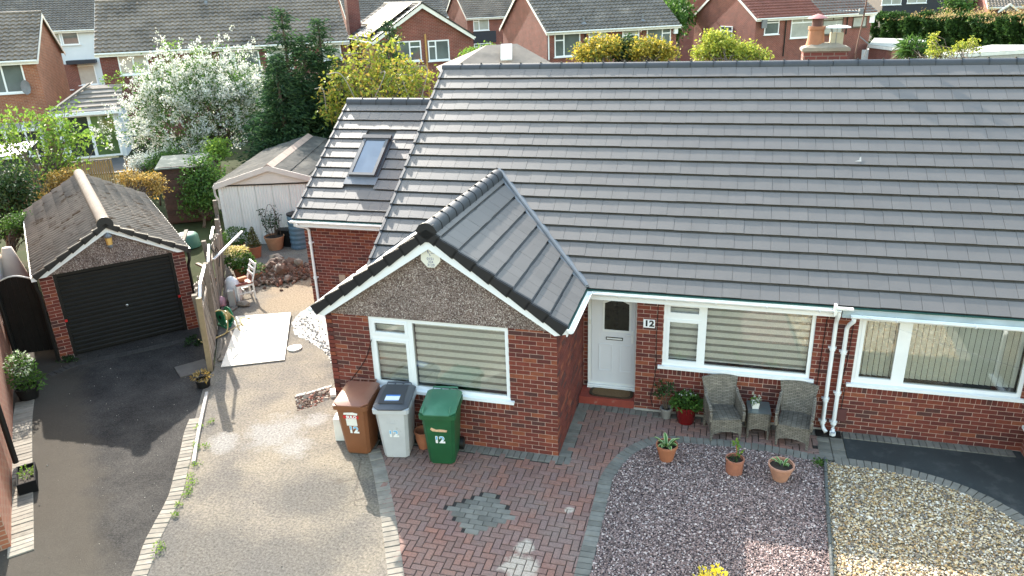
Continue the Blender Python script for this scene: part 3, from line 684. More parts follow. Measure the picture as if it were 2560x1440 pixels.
# ---- roof tiles -------------------------------------------------------------
GA, TW, TL, TT = .3327, .2925, .39, .009
def hgt(ds): return float(np.interp(ds, [0, .292, .298, .45], [0, -.019, -.058, -.06]))           # top of tile relative to the fitted roof plane
def clip(poly, a, b, c):
    """keep a*u+b*s+c >= 0"""
    out = []; n = len(poly)
    for i in range(n):
        p, q = poly[i], poly[(i+1) % n]; dp, dq = a*p[0]+b*p[1]+c, a*q[0]+b*q[1]+c
        if dp >= 0: out.append(p)
        if (dp < 0) != (dq < 0): t = dp/(dp-dq); out.append((p[0]+(q[0]-p[0])*t, p[1]+(q[1]-p[1])*t))
    return out
def tile_solid(poly, s0):
    mb = MB()
    for lo, hi in ((-.01, .292), (.292, .298), (.298, 9.)):          # nose, groove added so the course line falls dark, head of the tile
        p = clip(clip(poly, 0, 1, -(s0+lo)), 0, -1, s0+hi)
        if len(p) < 3: continue
        n = len(p); top = [(u, s-s0, hgt(s-s0)) for u, s in p]; o = len(mb.v)
        mb.add([(u, s, h-TT) for u, s, h in top]+top, [tuple(range(n-1, -1, -1)), tuple(range(n, 2*n))]+[(i, (i+1) % n, n+(i+1) % n, n+i) for i in range(n)])
    return mb.v, mb.f
tv, tf = tile_solid([(0, 0), (TW-.0045, 0), (TW-.0045, TL), (0, TL)], 0)
tile_me = MB().add(tv, tf).mesh('roof_tile'); tile_me.materials.append(M['tile'])
def tile_field(P0, ud, sd, umin, umax, rows, smax, halfplanes=None, first=0., shift=0.):
    """returns full tile matrices and clipped solids; halfplanes(u,s) -> list of (a,b,c)"""
    P0, ud, sd = (np.array(q, float) for q in (P0, ud, sd)); nd = np.cross(ud, sd); full, cut = [], MB()
    for k in range(rows):
        s0 = k*GA+first; off = shift+(TW/2 if k % 2 else 0.); i = math.floor((umin-off)/TW)
        while off+i*TW < umax:
            u0, u1 = off+i*TW, off+(i+1)*TW-.004; i += 1
            poly = [(max(u0, umin), s0), (min(u1, umax), s0), (min(u1, umax), min(s0+TL, smax)), (max(u0, umin), min(s0+TL, smax))]
            if poly[1][0]-poly[0][0] < .03: continue
            n0 = len(poly); p2 = poly
            if halfplanes:
                for a, b, c in halfplanes((u0+u1)/2, s0): p2 = clip(p2, a, b, c)
                if len(p2) < 3: continue
            jz, jr, jt, js = random.gauss(0, .0007), random.gauss(0, .0016), random.gauss(0, .0010), random.gauss(0, .002)
            isfull = u0 >= umin and u1 <= umax+1e-6 and s0+TL <= smax and all(abs(x-y) < 1e-9 for p, q in zip(p2, poly) for x, y in zip(p, q)) and len(p2) == n0
            if isfull:
                o = P0+ud*u0+sd*(s0+js)+nd*jz; r = Matrix(((ud[0], sd[0], nd[0]), (ud[1], sd[1], nd[1]), (ud[2], sd[2], nd[2]))) @ Matrix.Rotation(jr, 3, 'Y') @ Matrix.Rotation(jt, 3, 'X')
                M4 = np.eye(4); M4[:3, :3] = np.array(r); M4[:3, 3] = o; full.append(M4)
            else:
                vs, fs = tile_solid(p2, s0); cut.add([P0+ud*u+sd*(s_+s0)+nd*(h+jz) for u, s_, h in vs], fs)
    return full, cut
def val_x(s): return EY+SLOPE[1]*s         # world y for slope distance
vy0, vx0, vy1, vx1 = -.20, .19, 1.93, -1.935
def main_hp(u, s):
    # keep the side beyond the valley: y > vy0+(vx0-x)*m  (right) or mirrored
    m = (vy1-vy0)/(vx0-vx1)
    if u > vx1: return [(m, SLOPE[1], EY-vy0-m*vx0-.02)]
    return [(-m, SLOPE[1], EY-vy0+m*(2*vx1-vx0)-.02)]
roofp = MB(); nd_m = np.cross((1, 0, 0), SLOPE)
def slab(x0, x1, off=-.085, yb=None):
    a = np.array([0, EY, EZ])+nd_m*off; b = np.array([0, RY, RZ])+nd_m*off
    mb = MB(); mb.prism([(x0, a[1]+.03, a[2]+.02), (x0, b[1], b[2]), (x0, 2*RY-a[1], a[2]), (x0, 2*RY-a[1], a[2]-.03), (x0, b[1], b[2]-.05), (x0, a[1]+.03, a[2]-.02)], (x1-x0, 0, 0)); return mb
roof1 = slab(-3.93, PARTY).build('roof', M['tile'], **P_(house)); roof2 = slab(PARTY+.003, 14).build('roof', M['tile'], **P_(neigh))
bk = MB(); bk.prism([(-3.96, RY+.05, RZ-.04), (-3.96, 2*RY-EY, EZ), (-3.96, 2*RY-EY, EZ-.03), (-3.96, RY+.05, RZ-.07)], (PARTY+3.96, 0, 0)); bk.build('rear_roof_slope', M['tile'], **P_(house))
bk = MB(); bk.prism([(PARTY+.003, RY+.05, RZ-.04), (PARTY+.003, 2*RY-EY, EZ), (PARTY+.003, 2*RY-EY, EZ-.03), (PARTY+.003, RY+.05, RZ-.07)], (10, 0, 0)); bk.build('rear_roof_slope', M['tile'], **P_(neigh))
f1, c1 = tile_field((0, EY, EZ), X, SLOPE, -3.93, PARTY, 17, SL-.02, main_hp, shift=.045)
f2, c2 = tile_field((0, EY, EZ), X, SLOPE, PARTY, 8.6, 17, SL-.02, None, shift=.045)
# bay roof
BRX, BRZ, BEX, BEZ = -1.935, 3.80, .19, 2.372
bs = np.array([BRX-BEX, 0, BRZ-BEZ]); BL = np.linalg.norm(bs); bs /= BL; BF = BY-.145
m_ = (vy1-vy0)/(vx0-vx1)
def bay_hp(u, s): return [(-1., -m_*bs[0], vy0+m_*(vx0-BEX)-BF-.055)]
f3, c3 = tile_field((BEX, BF, BEZ), Yd, bs, 0.03, 4.2, 8, BL-.02, bay_hp)
bsl = np.array([-bs[0], 0, bs[2]])
f4, c4_ = tile_field((2*BRX-BEX, 2.4, BEZ), (0, -1, 0), bsl, .3, 2.4-BF-.03, 8, BL-.02, lambda u, s: [(1., -m_*(bsl[0]), -2.4+vy0-.055+m_*0.+.0)])
bay_roof = MB()
for sgn in (1, -1):
    a = np.array([BRX+sgn*(BEX-BRX-.02), 0, BEZ-.08]); b = np.array([BRX, 0, BRZ-.11])
    bay_roof.prism([(a[0], BF+.04, a[2]), (b[0], BF+.04, b[2]), (b[0], 1.90, b[2]), (a[0], -.12, a[2])], (0, 0, -.03))
bayr = bay_roof.build('bay_roof', M['tile'], **P_(house))
# extension roof
XY, XZ = 3.10, 2.285; XRY, XRZ = 6.46, 4.555; XS = np.array([0, XRY-XY, XRZ-XZ]); XL = np.linalg.norm(XS); XS /= XL
VX0, VX1, VS0, VS1 = -6.42, -5.74, 1.36, 2.62    # roof window in the extension slope
f5, c5 = MB(), MB()
def ext_tiles():
    full, cut = tile_field((0, XY, XZ), X, XS, -7.42, -3.98, 12, XL-.02, None, shift=.12)
    keep = []
    for m in full:
        u0 = m[0, 3]; s0 = (m[1, 3]-XY)/XS[1]
        if u0+TW > VX0-.06 and u0 < VX1+.06 and s0+GA > VS0-.25 and s0 < VS1+.05:
            # cut round the roof window
            for a, b in ((u0, min(u0+TW-.004, VX0-.06)), (max(u0, VX1+.06), u0+TW-.004)):
                if b-a > .03:
                    vs, fs = tile_solid([(a, s0), (b, s0), (b, s0+TL), (a, s0+TL)], s0); nd = np.cross(X, XS)
                    cut.add([np.array((0, XY, XZ))+np.array(X)*u+XS*(s_+s0)+nd*h for u, s_, h in vs], fs)
        else: keep.append(m)
    return keep, cut
f5, c5 = ext_tiles()
xm = MB(); xn = np.cross(X, XS)
xm.prism([(-7.38, *(np.array([XY, XZ])+xn[1:]*-.085)), (-7.38, *(np.array([XRY, XRZ])+xn[1:]*-.085)), (-7.38, 2*XRY-XY, XZ-.06), (-7.38, 2*XRY-XY, XZ-.1), (-7.38, XRY, XRZ-.14), (-7.38, XY, XZ-.1)], (3.42, 0, 0))
roofx = xm.build('extension_roof', M['tile'], **P_(house))
place_bricks([(roof1, f1), (bayr, f3), (bayr, f4), (roofx, f5)], 300, tile_me, 'roof_tile', M['tile'], lambda p: np.where(p[:, 0] < -2.5, 2, 0))
place_bricks([(roof2, f2)], 300, tile_me, 'roof_tile', M['tile'])
for c_, r_ in ((c1, roof1), (c2, roof2), (c3, bayr), (c4_, bayr), (c5, roofx)):
    if c_.v: c_.build('cut_roof_tiles', M['tile'], r_, kind='stuff')
# ridges
def ridge_run(p0, p1, parent, n, r=.118, mat='ridge', union=True):
    p0, p1 = np.array(p0, float), np.array(p1, float); d = (p1-p0)/n; L_ = np.linalg.norm(d); a = math.atan2(d[1], d[0])
    mb = MB(); K = 9
    prof = [(r*math.cos(math.pi*k/(K-1)), r*math.sin(math.pi*k/(K-1))) for k in range(K)]; prof = [(r, -.045)]+prof+[(-r, -.045)]
    vs = [(x, y, z) for x in (.004, L_-.004) for y, z in prof]; n_p = len(prof)
    mb.add(vs, [(i, i+1, n_p+i+1, n_p+i) for i in range(n_p-1)]+[tuple(range(n_p-1, -1, -1)), tuple(range(n_p, 2*n_p))])
    me = mb.mesh('ridge_tile'); me.materials.append(M[mat]); me.shade_smooth(); me.set_sharp_from_angle(angle=R(40))
    mu = MB(); pu = [(y*1.06, z*1.06) for y, z in prof]
    mu.add([(x, y, z) for x in (-.011, .011) for y, z in pu], [(i, i+1, n_p+i+1, n_p+i) for i in range(n_p-1)]+[tuple(range(n_p-1, -1, -1)), tuple(range(n_p, 2*n_p))]); mu.box(-.012, .012, -.02, .02, r, r*1.06+.016)
    mue = mu.mesh('ridge_union'); mue.materials.append(M['black_pvc'])
    for i in range(n):
        c = p0+d*i; T = Matrix.Translation((c[0], c[1], c[2]+random.gauss(0, .002))) @ Matrix.Rotation(a, 4, 'Z')
        inst('ridge_tile', me, parent, T)
        if union and i: inst('ridge_union', mue, parent, T)
ridge_run((-3.96, RY, RZ-.10), (PARTY-.002, RY, RZ-.10), roof1, 18, r=.105)
ridge_run((PARTY+.002, RY, RZ-.10), (8.69, RY, RZ-.10), roof2, 10, r=.105)
ridge_run((BRX, BF-.01, BRZ-.05), (BRX, 1.80, BRZ-.05), bayr, 11, r=.125)
ridge_run((-7.42, XRY, XRZ-.06), (-3.98, XRY, XRZ-.06), roofx, 8)
# round black end cap + verges + bargeboards of the bay gable
ec = MB(); cp = [(BRX+.15*math.cos(a), BF-.02, BRZ-.06+.15*math.sin(a)) for a in np.linspace(R(-35), R(215), 16)]+[(BRX-.10, BF-.02, BRZ-.21), (BRX+.10, BF-.02, BRZ-.21)]
ec.prism(cp, (0, .05, 0)); ec.build('ridge_end_cap', M['black_pvc'], bayr)
def verge(P0, sd, nd, out, n, name, mat, par, face=.12, wid=.05, step=.028, cov=GA):
    """stepped plastic verge units along a sloping edge; out = direction facing away from the roof"""
    P0, sd, nd, out = (np.array(q, float) for q in (P0, sd, nd, out)); mb = MB()
    poly = [(-.012, .012, -face), (cov+.02, -.018, -face+.034), (cov+.02, -.018+.0, .0), (-.012, .012, .012)]
    a = [P0*0+sd*s+nd*(h2 if False else h) for s, _, h in poly]
    mb.prism([sd*(-.012)+nd*(-face), sd*(cov+.02)+nd*(-face+step), sd*(cov+.02)+nd*(-.02), sd*(-.012)+nd*.014], out*.022)
    mb.prism([sd*(-.012)+nd*.014, sd*(cov+.02)+nd*(-.02), sd*(cov+.02)+nd*(-.02)-out*wid, sd*(-.012)+nd*.014-out*wid], nd*.008)
    me = mb.mesh(name); me.materials.append(M[mat])
    for k in range(n): inst(name, me, par, Matrix.Translation(P0+sd*(k*cov)))
nb = np.cross(Yd, bs); nb = nb if nb[2] > 0 else -nb; nbl = np.array([-nb[0], 0, nb[2]])
verge((BEX, BF, BEZ), bs, nb, (0, -1, 0), 8, 'verge_unit', 'black_pvc', bayr, face=.165)
verge((2*BRX-BEX, BF, BEZ), bsl, nbl, (0, -1, 0), 8, 'verge_unit', 'black_pvc', bayr, face=.165)
verge((-3.93, EY, EZ), SLOPE, nd_m, (-1, 0, 0), 17, 'verge_unit', 'ridge', roof1, face=.1, wid=.035)
verge((-7.42, XY, XZ), XS, xn, (-1, 0, 0), 12, 'verge_unit', 'ridge', roofx, face=.1, wid=.035)
bb = MB()
for sg in (1, -1):
    q = lambda x, z: (BRX+sg*(x-BRX), BF+.005, z)
    bb.prism([q(BEX-.02, BEZ-.125), q(BEX-.02, BEZ-.02), q(BRX, BRZ-.11), q(BRX, BRZ-.33), q(BEX-.19, BEZ-.165)], (0, .02, 0))
    bb.prism([(BRX+sg*(BEX-.03-BRX), BF+.03, BEZ-.12), (BRX+sg*(0.0-BRX-.02), BF+.03, BEZ-.12), (BRX+sg*(0.0-BRX-.02), BY-.02, BEZ-.12), (BRX+sg*(BEX-.03-BRX), BY-.02, BEZ-.12)], (0, 0, -.012))
bb.build('bargeboard', M['white_pvc'], **P_(house))
sf = MB()
for sg in (1, -1):
    q = lambda x, y, z: (BRX+sg*(x-BRX), y, z)
    sf.prism([q(BEX-.05, BF+.03, BEZ-.10), q(BRX, BF+.03, BRZ-.22), q(BRX, BY-.015, BRZ-.22), q(BEX-.05, BY-.015, BEZ-.10)], (0, 0, -.012))
sf.build('soffit', M['white_pvc'], **P_(house))
# valley troughs
for sg in (1, -1):
    a = np.array([BRX+sg*(vx0-BRX), vy0-.02, EZ+.01]); b = np.array([BRX, vy1, EZ+(vy1-EY)*SLOPE[2]/SLOPE[1]+.01])
    vm = MB(); vm.beam(a+(0, 0, .002-.03*(sg < 0)), b+(0, 0, .002-.03*(sg < 0)), .17, .012)
    if sg > 0: vm.tube([a+(0, 0, .02), (a+b)/2+(0, 0, .02), b+(0, 0, .02)], .038, 8)
    vm.build('valley_trough', M['lead'], **P_(house), smooth=True)
# roof window
rw = MB(); rwn = xn
def rq(u, s, h): return np.array((0, XY, XZ))+np.array(X)*u+XS*s+rwn*h
def rbox(mb, u0, u1, s0, s1, h0, h1): return mb.box(u0, u1, s0, s1, h0, h1, rq)
for a in ((VX0, VX0+.075, VS0, VS1), (VX1-.075, VX1, VS0, VS1), (VX0+.075, VX1-.075, VS0, VS0+.075), (VX0+.075, VX1-.075, VS1-.085, VS1)): rbox(rw, *a, -.06, .085)
rwo = rw.build('roof_window', mk('dark grey aluminium', (.09, .095, .10), .4, .1, 5), **P_(house))
rbox(MB(), VX0-.05, VX1+.05, VS1-.05, VS1+.07, .02, .11).build('top_cover', M['ridge'], rwo)
rbox(MB(), VX0+.06, VX1-.06, VS0+.06, VS1-.07, .055, .06).build('pane', mk('milky blue roof window glass', (.15, .18, .22), .06, .2, 1.5, spec=1.), rwo)
rbox(MB(), VX0-.08, VX1+.08, VS0-.24, VS0, -.012, .004).build('flashing_apron', M['lead'], rwo)
m = MB(); rbox(m, VX0-.07, VX0, VS0, VS1, -.01, .012); rbox(m, VX1, VX1+.07, VS0, VS1, -.01, .012); m.build('flashing', M['ridge'], rwo)
# ---- gutters, fascias, pipes -------------------------------------------------
def gutter(p0, p1, parent, r=.056, name='gutter', mat='white_pvc', brackets=0):
    p0, p1 = np.array(p0, float), np.array(p1, float); d = (p1-p0)/np.linalg.norm(p1-p0); x = np.cross(d, (0, 0, 1)); mb = MB(); K = 8
    pr = [(r*math.cos(math.pi+math.pi*k/K), r*math.sin(math.pi+math.pi*k/K)) for k in range(K+1)]; pin = [(.88*a, .88*b+.002) for a, b in pr][::-1]
    loop = pr+pin; n = len(loop)
    vs = [p+x*a+np.array([0, 0, b]) for p in (p0, p1) for a, b in loop]
    mb.add(vs, [(i, (i+1) % n, n+(i+1) % n, n+i) for i in range(n)]+[tuple(range(K, -1, -1)), tuple(n+i for i in range(K+1))])
    g = mb.build(name, M[mat], parent, True, world=True)
    L_ = np.linalg.norm(p1-p0)
    for k in range(brackets):
        c = p0+d*L_*(k+.6)/brackets; q = MB(); q.tube([c+x*(r+.008)*math.cos(a)+np.array([0, 0, (r+.008)*math.sin(a)]) for a in np.linspace(math.pi, 2*math.pi, 9)]+[c+x*(r+.008)+(0, 0, .02)], .01, 6)
        q.build('gutter_bracket', M['white_pvc'], g)
    return g
gutter((.27, EY-.045, EZ-.055), (4.17, EY-.045, EZ-.06), house, brackets=5)
MB().box(.1, 4.185, EY+.01, EY+.03, EZ-.21, EZ-.04).build('fascia', M['white_pvc'], **P_(house)); MB().box(.0, 4.185, EY+.03, -.002, EZ-.205, EZ-.19).build('soffit', M['white_pvc'], **P_(house))
MB().box(.12, 4.18, EY-.028, EY+.03, EZ-.046, EZ-.03).build('felt_strip', M['green_felt'], **P_(house))
gutter((4.32, EY-.05, EZ-.145), (8.6, EY-.05, EZ-.165), neigh, r=.045, brackets=4)
MB().box(4.2, 8.6, EY+.005, EY+.025, EZ-.21, EZ-.04).build('fascia', mk('faded blue grey fascia', (.36, .43, .47), .6, .2, 3), **P_(neigh)); MB().box(4.2, 8.6, EY+.025, -.002, EZ-.2, EZ-.19).build('soffit', M['white_pvc'], **P_(neigh))
MB().box(4.2, 8.6, EY-.028, EY+.02, EZ-.046, EZ-.03).build('felt_strip', M['green_felt'], **P_(neigh))
gutter((BEX+.05, -.27, BEZ-.055), (BEX+.05, BF+.02, BEZ-.06), house); MB().box(BEX-.02, BEX, BF+.03, -.24, BEZ-.17, BEZ-.04).build('fascia', M['white_pvc'], **P_(house))
MB().box(BEX-.02, BEX+.022, BF+.04, -.24, BEZ-.046, BEZ-.03).build('felt_strip', M['green_felt'], **P_(house))
gutter((2*BRX-BEX-.05, BF+.02, BEZ-.06), (2*BRX-BEX-.05, -.2, BEZ-.055), house)
gutter((-7.47, XY-.045, XZ-.055), (-3.99, XY-.045, XZ-.055), house); MB().box(-7.42, -3.99, XY+.01, XY+.03, XZ-.21, XZ-.04).build('fascia', M['white_pvc'], **P_(house)); MB().box(-7.42, -3.99, XY+.03, 3.45, XZ-.20, XZ-.19).build('soffit', M['white_pvc'], **P_(house))
MB().box(-7.40, -3.99, XY-.028, XY+.03, XZ-.046, XZ-.03).build('felt_strip', M['green_felt'], **P_(house))
def downpipe(parent, path, clips, r=.034):
    mb = MB(); mb.tube(path, r, 10); p = mb.build('downpipe', M['white_pvc'], parent, True, world=True, ang=60)
    for c in clips:
        q = MB(); q.lathe([(r+.012, -.03), (r+.012, .03)], 10, c, True, True); q.box(c[0]-.06, c[0]+.06, c[1]+r-.01, c[1]+.075, c[2]-.012, c[2]+.012); q.build('pipe_clip', M['white_pvc'], p, True)
    return p
a = WY(2088, 845, -.085); b = WY(2051, 1075, -.085); xp = (a[0]+b[0])/2
downpipe(house, [(xp-.01, EY-.045, EZ-.10), (xp-.01, EY-.045, EZ-.17), (xp, -.11, EZ-.30), (xp, -.085, EZ-.38), (xp, -.085, 1.0), (xp, -.085, .14), (xp+.02, -.11, .09), (xp+.06, -.16, .05)], [(xp, -.085, 1.55), (xp, -.085, .62), (xp, -.085, .2)])
a = WY(2117, 850, -.085); b = WY(2077, 1080, -.085); xp2 = (a[0]+b[0])/2
downpipe(neigh, [(xp2+.05, EY-.05, EZ-.19), (xp2+.05, EY-.05, EZ-.24), (xp2+.02, -.12, EZ-.36), (xp2, -.085, EZ-.44), (xp2, -.085, 1.0), (xp2, -.085, .16), (xp2, -.11, .09), (xp2-.01, -.17, .05)], [(xp2, -.085, 1.5), (xp2, -.085, .75), (xp2, -.085, .2)])
MB().lathe([(.05, 0), (.05, .05), (.043, .05), (.043, .0)], 12, (xp2-.01, -.19, .03)).build('pipe_shoe', M['white_pvc'], parent=neigh, world=True)
MB().box(xp-.1, xp2+.13, -.24, -.04, .003, .016).build('drain_grate', M['black'], **P_(house))
downpipe(house, [(-7.30, XY-.05, XZ-.1), (-7.30, XY-.05, XZ-.17), (-7.22, 3.30, XZ-.28), (-7.20, 3.38, XZ-.36), (-7.20, 3.38, .05)], [(-7.2, 3.38, 1.6), (-7.2, 3.38, .7)])
# wall cables, vent cover
def cable(pts, parent, r=.006, mat='black', name='cable'):
    return MB().tube(resample(pts, .06), r, 5).build(name, M[mat], parent, True, world=True)
cable([(1.37, -.02, 2.15), (1.36, -.02, 1.4), (1.37, -.02, 1.0), (1.35, -.022, .6), (1.30, -.02, .3), (1.34, -.02, .12)], house)
cable([(4.02, -.02, 2.1), (4.0, -.02, 1.2), (3.99, -.02, .3)], house)
cable([(4.42, -.02, 2.1), (4.40, -.02, 1.3), (4.36, -.02, .95), (4.42, -.02, .8), (4.40, -.02, .2)], neigh)
cable([(-3.11, BY-.02, 1.80), (-3.25, BY-.02, 1.45), (-3.5, BY-.02, 1.10), (-3.75, BY-.02, .80)], house)
MB().box(4.35, 4.5, -.045, -.008, .22, .44).build('meter_cover', mk('maroon plastic cover', (.10, .035, .035), .5, .1), **P_(neigh))
MB().box(*sorted((WY(848, 690, 3.45)[0], WY(862, 690, 3.45)[0]+.02)), 3.43, 3.445, .62, .80).build('air_vent', mk('buff air vent', (.42, .30, .22), .8), **P_(house))
cable([(4.20, EY-.10, EZ-.02), (5.2, -.9, 2.22), (6.3, -1.6, 2.17), (7.6, -2.4, 2.2)], neigh, .0016, 'lead', 'phone_wire')
m = MB(); m.box(4.10, 4.34, EY-.09, EY-.02, EZ-.05, EZ-.02); m.box(4.06, 4.10, EY-.12, EY-.03, EZ-.14, EZ+.03); m.tube([(4.08, EY-.1, EZ-.1), (4.08, EY-.12, EZ-.02), (4.08, EY-.06, EZ+.05)], .009, 6); m.build('cable_bracket', M['white_paint'], **P_(house))
# neighbour's white porch at the frame edge
pm = MB(); pm.box(7.10, 8.6, -1.6, -.002, 0, .42); pm.build('porch_base', M['brick_far'], uv=True, **P_(neigh))
pm = MB(); pm.box(7.04, 8.6, -1.66, -.002, .42, .47)
for y in (-1.6, -.85, -.08): pm.box(7.10, 7.17, y, y+.06, .47, 2.2)
pm.box(7.10, 7.17, -1.6, -.02, 2.12, 2.2); pm.build('porch_frame', M['white_pvc'], **P_(neigh)); MB().box(7.13, 7.138, -1.55, -.05, .47, 2.12).build('porch_glass', M['glass'], **P_(neigh))
# chimney behind the ridge
cx0, cx1 = PL(2008, 140, (0, 5.25, 0), (0, 1, 0))[0], PL(2118, 140, (0, 5.25, 0), (0, 1, 0))[0]
cz = PL(2060, 128, (0, 5.2, 0), (0, 1, 0))[2]
stk = wall_slab('chimney_stack', neigh, (cx0, 5.2, 0), X, cx1-cx0, 4.2, cz, mat='brick_dark', th=.55, uv=True)
fl = MB(); fl.box(cx0-.04, cx1+.04, 5.16, 5.79, cz, cz+.05); fl.prism([(cx0-.02, 5.18, cz+.05), (cx1+.02, 5.18, cz+.05), (cx1+.02, 5.77, cz+.05), (cx0-.02, 5.77, cz+.05)], (0, 0, .02)); 
q0 = [(cx0, 5.2), (cx1, 5.2), (cx1, 5.75), (cx0, 5.75)]; q1 = [(cx0+.2, 5.35), (cx1-.2, 5.35), (cx1-.2, 5.6), (cx0+.2, 5.6)]
fl.add([(*p, cz+.07) for p in q0]+[(*p, cz+.15) for p in q1], [(0, 1, 5, 4), (1, 2, 6, 5), (2, 3, 7, 6), (3, 0, 4, 7), (4, 5, 6, 7)])
fl.build('flaunching', mk('mortar flaunching', (.27, .23, .18), .9, .25, 8, .4, 40, dirt=(.2, .13, .1)), stk)
pxa = cx0+(cx1-cx0)*.27; pxb = cx0+(cx1-cx0)*.74
pot = MB().lathe([(.185, 0), (.165, .12), (.15, .30), (.17, .31), (.17, .37), (.14, .37), (.14, .2)], 18, (pxa, 5.47, cz+.1)).build('chimney_pot', mk('orange clay pot', (.32, .135, .07), .75, .15, 9), stk, True)
cage = MB(); cage.lathe([(.105, .37), (.105, .52)], 14, (pxa, 5.47, cz+.1), False); cage.build('cowl_cage', mk('rusty dark mesh', (.11, .05, .045), .8, .2), pot)
MB().lathe([(.2, .525), (.17, .545), (.09, .585), (.01, .61)], 18, (pxa, 5.47, cz+.1), True, True).build('cowl_cap', mk('faded red cowl', (.36, .15, .14), .6, .1), pot, True)
pb = MB(); pb.box(pxb-.12, pxb+.12, 5.35, 5.59, cz+.1, cz+.34); pot2 = pb.build('chimney_pot', mk('cream clay pot', (.42, .36, .26), .75, .12, 9), stk)
m = MB()
for sx in (-1, 1):
    for sy in (-1, 1): m.beam((pxb+sx*.09, 5.47+sy*.09, cz+.34), (pxb+sx*.12, 5.47+sy*.12, cz+.44), .014, .014, (0, 1, 0))
m.build('cowl_legs', M['lead'], pot2); MB().lathe([(.26, .435), (.25, .45), (.17, .475), (.01, .49)], 18, (pxb, 5.47, cz), True, True).build('cowl_cap', M['white_paint'], pot2, True)
m = MB(); m.lathe([(.006, 0), (.006, .5)], 6, (pxb-.02, 5.33, cz+.06), True, True)
m.build('cowl_strap', M['lead'], pot2)
# aerial mast lashed to the stack
ax, ay = PL(2138, 110, (0, 5.5, 0), (0, 1, 0))[0], 5.5
ae = thing('tv_aerial', 'rusty bent tv aerial mast rising beside the chimney stack', 'aerial', (ax, ay, 4.6))
m = MB(); zs = np.linspace(4.6, PL(2152, -30, (0, 5.5, 0), (0, 1, 0))[2], 16); m.tube([(ax+.018*math.sin(3.1*z)+(z-4.6)*.045, ay, z) for z in zs], .016, 6); m.build('mast', mk('rusty steel', (.13, .065, .05), .7, .3, 12), ae, True, world=True)
zc = PL(2150, 28, (0, 5.5, 0), (0, 1, 0))[2]; xc = PL(2150, 28, (0, 5.5, 0), (0, 1, 0))[0]
m = MB(); m.tube([(xc-.42, ay-.1, zc+.03), (xc+.05, ay, zc-.03)], .012, 5)
for k in range(7): m.tube([(xc-.38+k*.06, ay-.2, zc+.02), (xc-.38+k*.06, ay+.1, zc+.02)], .005, 4)
m.box(xc-.02, xc+.06, ay-.05, ay+.05, zc-.06, zc+.05); m.build('antenna', M['lead'], ae, world=True)
m = MB(); p0 = PL(2148, 90, (0, 5.5, 0), (0, 1, 0)); p1 = PL(2172, 110, (0, 5.5, 0), (0, 1, 0)); m.beam(p0, p1, .02, .02); m.tube([p1, PL(2160, 142, (0, 5.5, 0), (0, 1, 0))], .008, 5); m.build('stay', M['lead'], ae, world=True)
# chipped tile corner low on the roof
q0 = PL(2150, 398, (0, EY, EZ), nd_m); xx, ss = q0[0], (q0[1]-EY)/SLOPE[1]
def rp_(u, s, h): return np.array((0, EY, EZ))+np.array(X)*u+SLOPE*s+nd_m*h
MB().prism([rp_(xx-.09, ss-.06, .002), rp_(xx+.02, ss-.06, .002), rp_(xx+.022, ss+.07, -.001), rp_(xx-.005, ss+.03, 0), rp_(xx-.012, ss-.02, .001)], nd_m*.002).build('chipped_corner', mk('raw chipped concrete', (.34, .33, .31), .9, .2, 30), roof1)
# ================================================================ GARAGE, SIDE HOUSE, FENCE, SHEDS
def rolled_roof(parent, P0, ud, sd, Wd, L, pitch, gauge, amp, mat, name='roof_tiles', riser=.028, sub=5, clipf=None, wob=.003):
    P0, ud, sd = (np.array(q, float) for q in (P0, ud, sd)); nd = np.cross(ud, sd)
    if nd[2] < 0: nd = -nd
    nu = max(2, int(Wd/pitch*sub)+1); us = np.linspace(0, Wd, nu); wave = amp*(.5-.5*np.cos(2*math.pi*us/pitch))
    rows = []; nr = int(math.ceil(L/gauge))
    for k in range(nr):
        a, b = k*gauge, min((k+1)*gauge, L); j = np.repeat(rng.normal(0, wob, int(Wd/pitch)+2), sub)[:nu]
        if len(j) < nu: j = np.pad(j, (0, nu-len(j)))
        rows.append((a, wave*.6-.01)); rows.append((a, wave+riser+j)); rows.append((b, wave*.6+j*0))
    V_ = np.concatenate([P0+np.outer(us, ud)+sd*s+np.outer(h, nd) for s, h in rows])
    fs = []
    for r in range(len(rows)-1):
        for i in range(nu-1): fs.append((r*nu+i, r*nu+i+1, (r+1)*nu+i+1, (r+1)*nu+i))
    mb = MB(); mb.v = [tuple(v) for v in V_]; mb.f = fs
    if np.dot(np.cross(ud, sd), nd) < 0: mb.f = [tuple(reversed(f)) for f in fs]
    return mb.build(name, mat, parent, kind='stuff')
M['gar_tile'] = mk('mossy grey brown ribbed tile', (.15, .127, .105), .95, .25, 5, .3, 60, dirt=(.06, .038, .022), dscale=2.6, drange=(.56, .66), spec=.1)
GA_ROT = R(48.5); GO = (-10.25, .475, 0)
gar = thing('garage', 'single brick garage with black up-and-over door and pebbledash gable', 'garage', GO, GA_ROT)
wl = MB()
def bricks_local(x0, x1, y, z0, z1, par, ny=-1):
    out = []
    for m in wall_bricks((x0, y, 0), X, x1-x0, z0, z1, cw=.25, shift=.0): out.append(m)
    return out
for sg in (-1, 1):
    a, b = sorted((sg*1.17, sg*1.42)); 
    mbp = MB().box(a, b, 0, .22, -.03, 1.93).build('pier', M['mortar'], gar)
    for m in wall_bricks((a, 0, 0), X, b-a, 0, 1.95, cw=.25, shift=0): inst('brick', brick_me, mbp, Matrix(m.tolist()))
    if sg == 1:
        for m in wall_bricks((b, 0, 0), Yd, .22, 0, 1.95, cw=.25): inst('brick', brick_me, mbp, Matrix(m.tolist()))
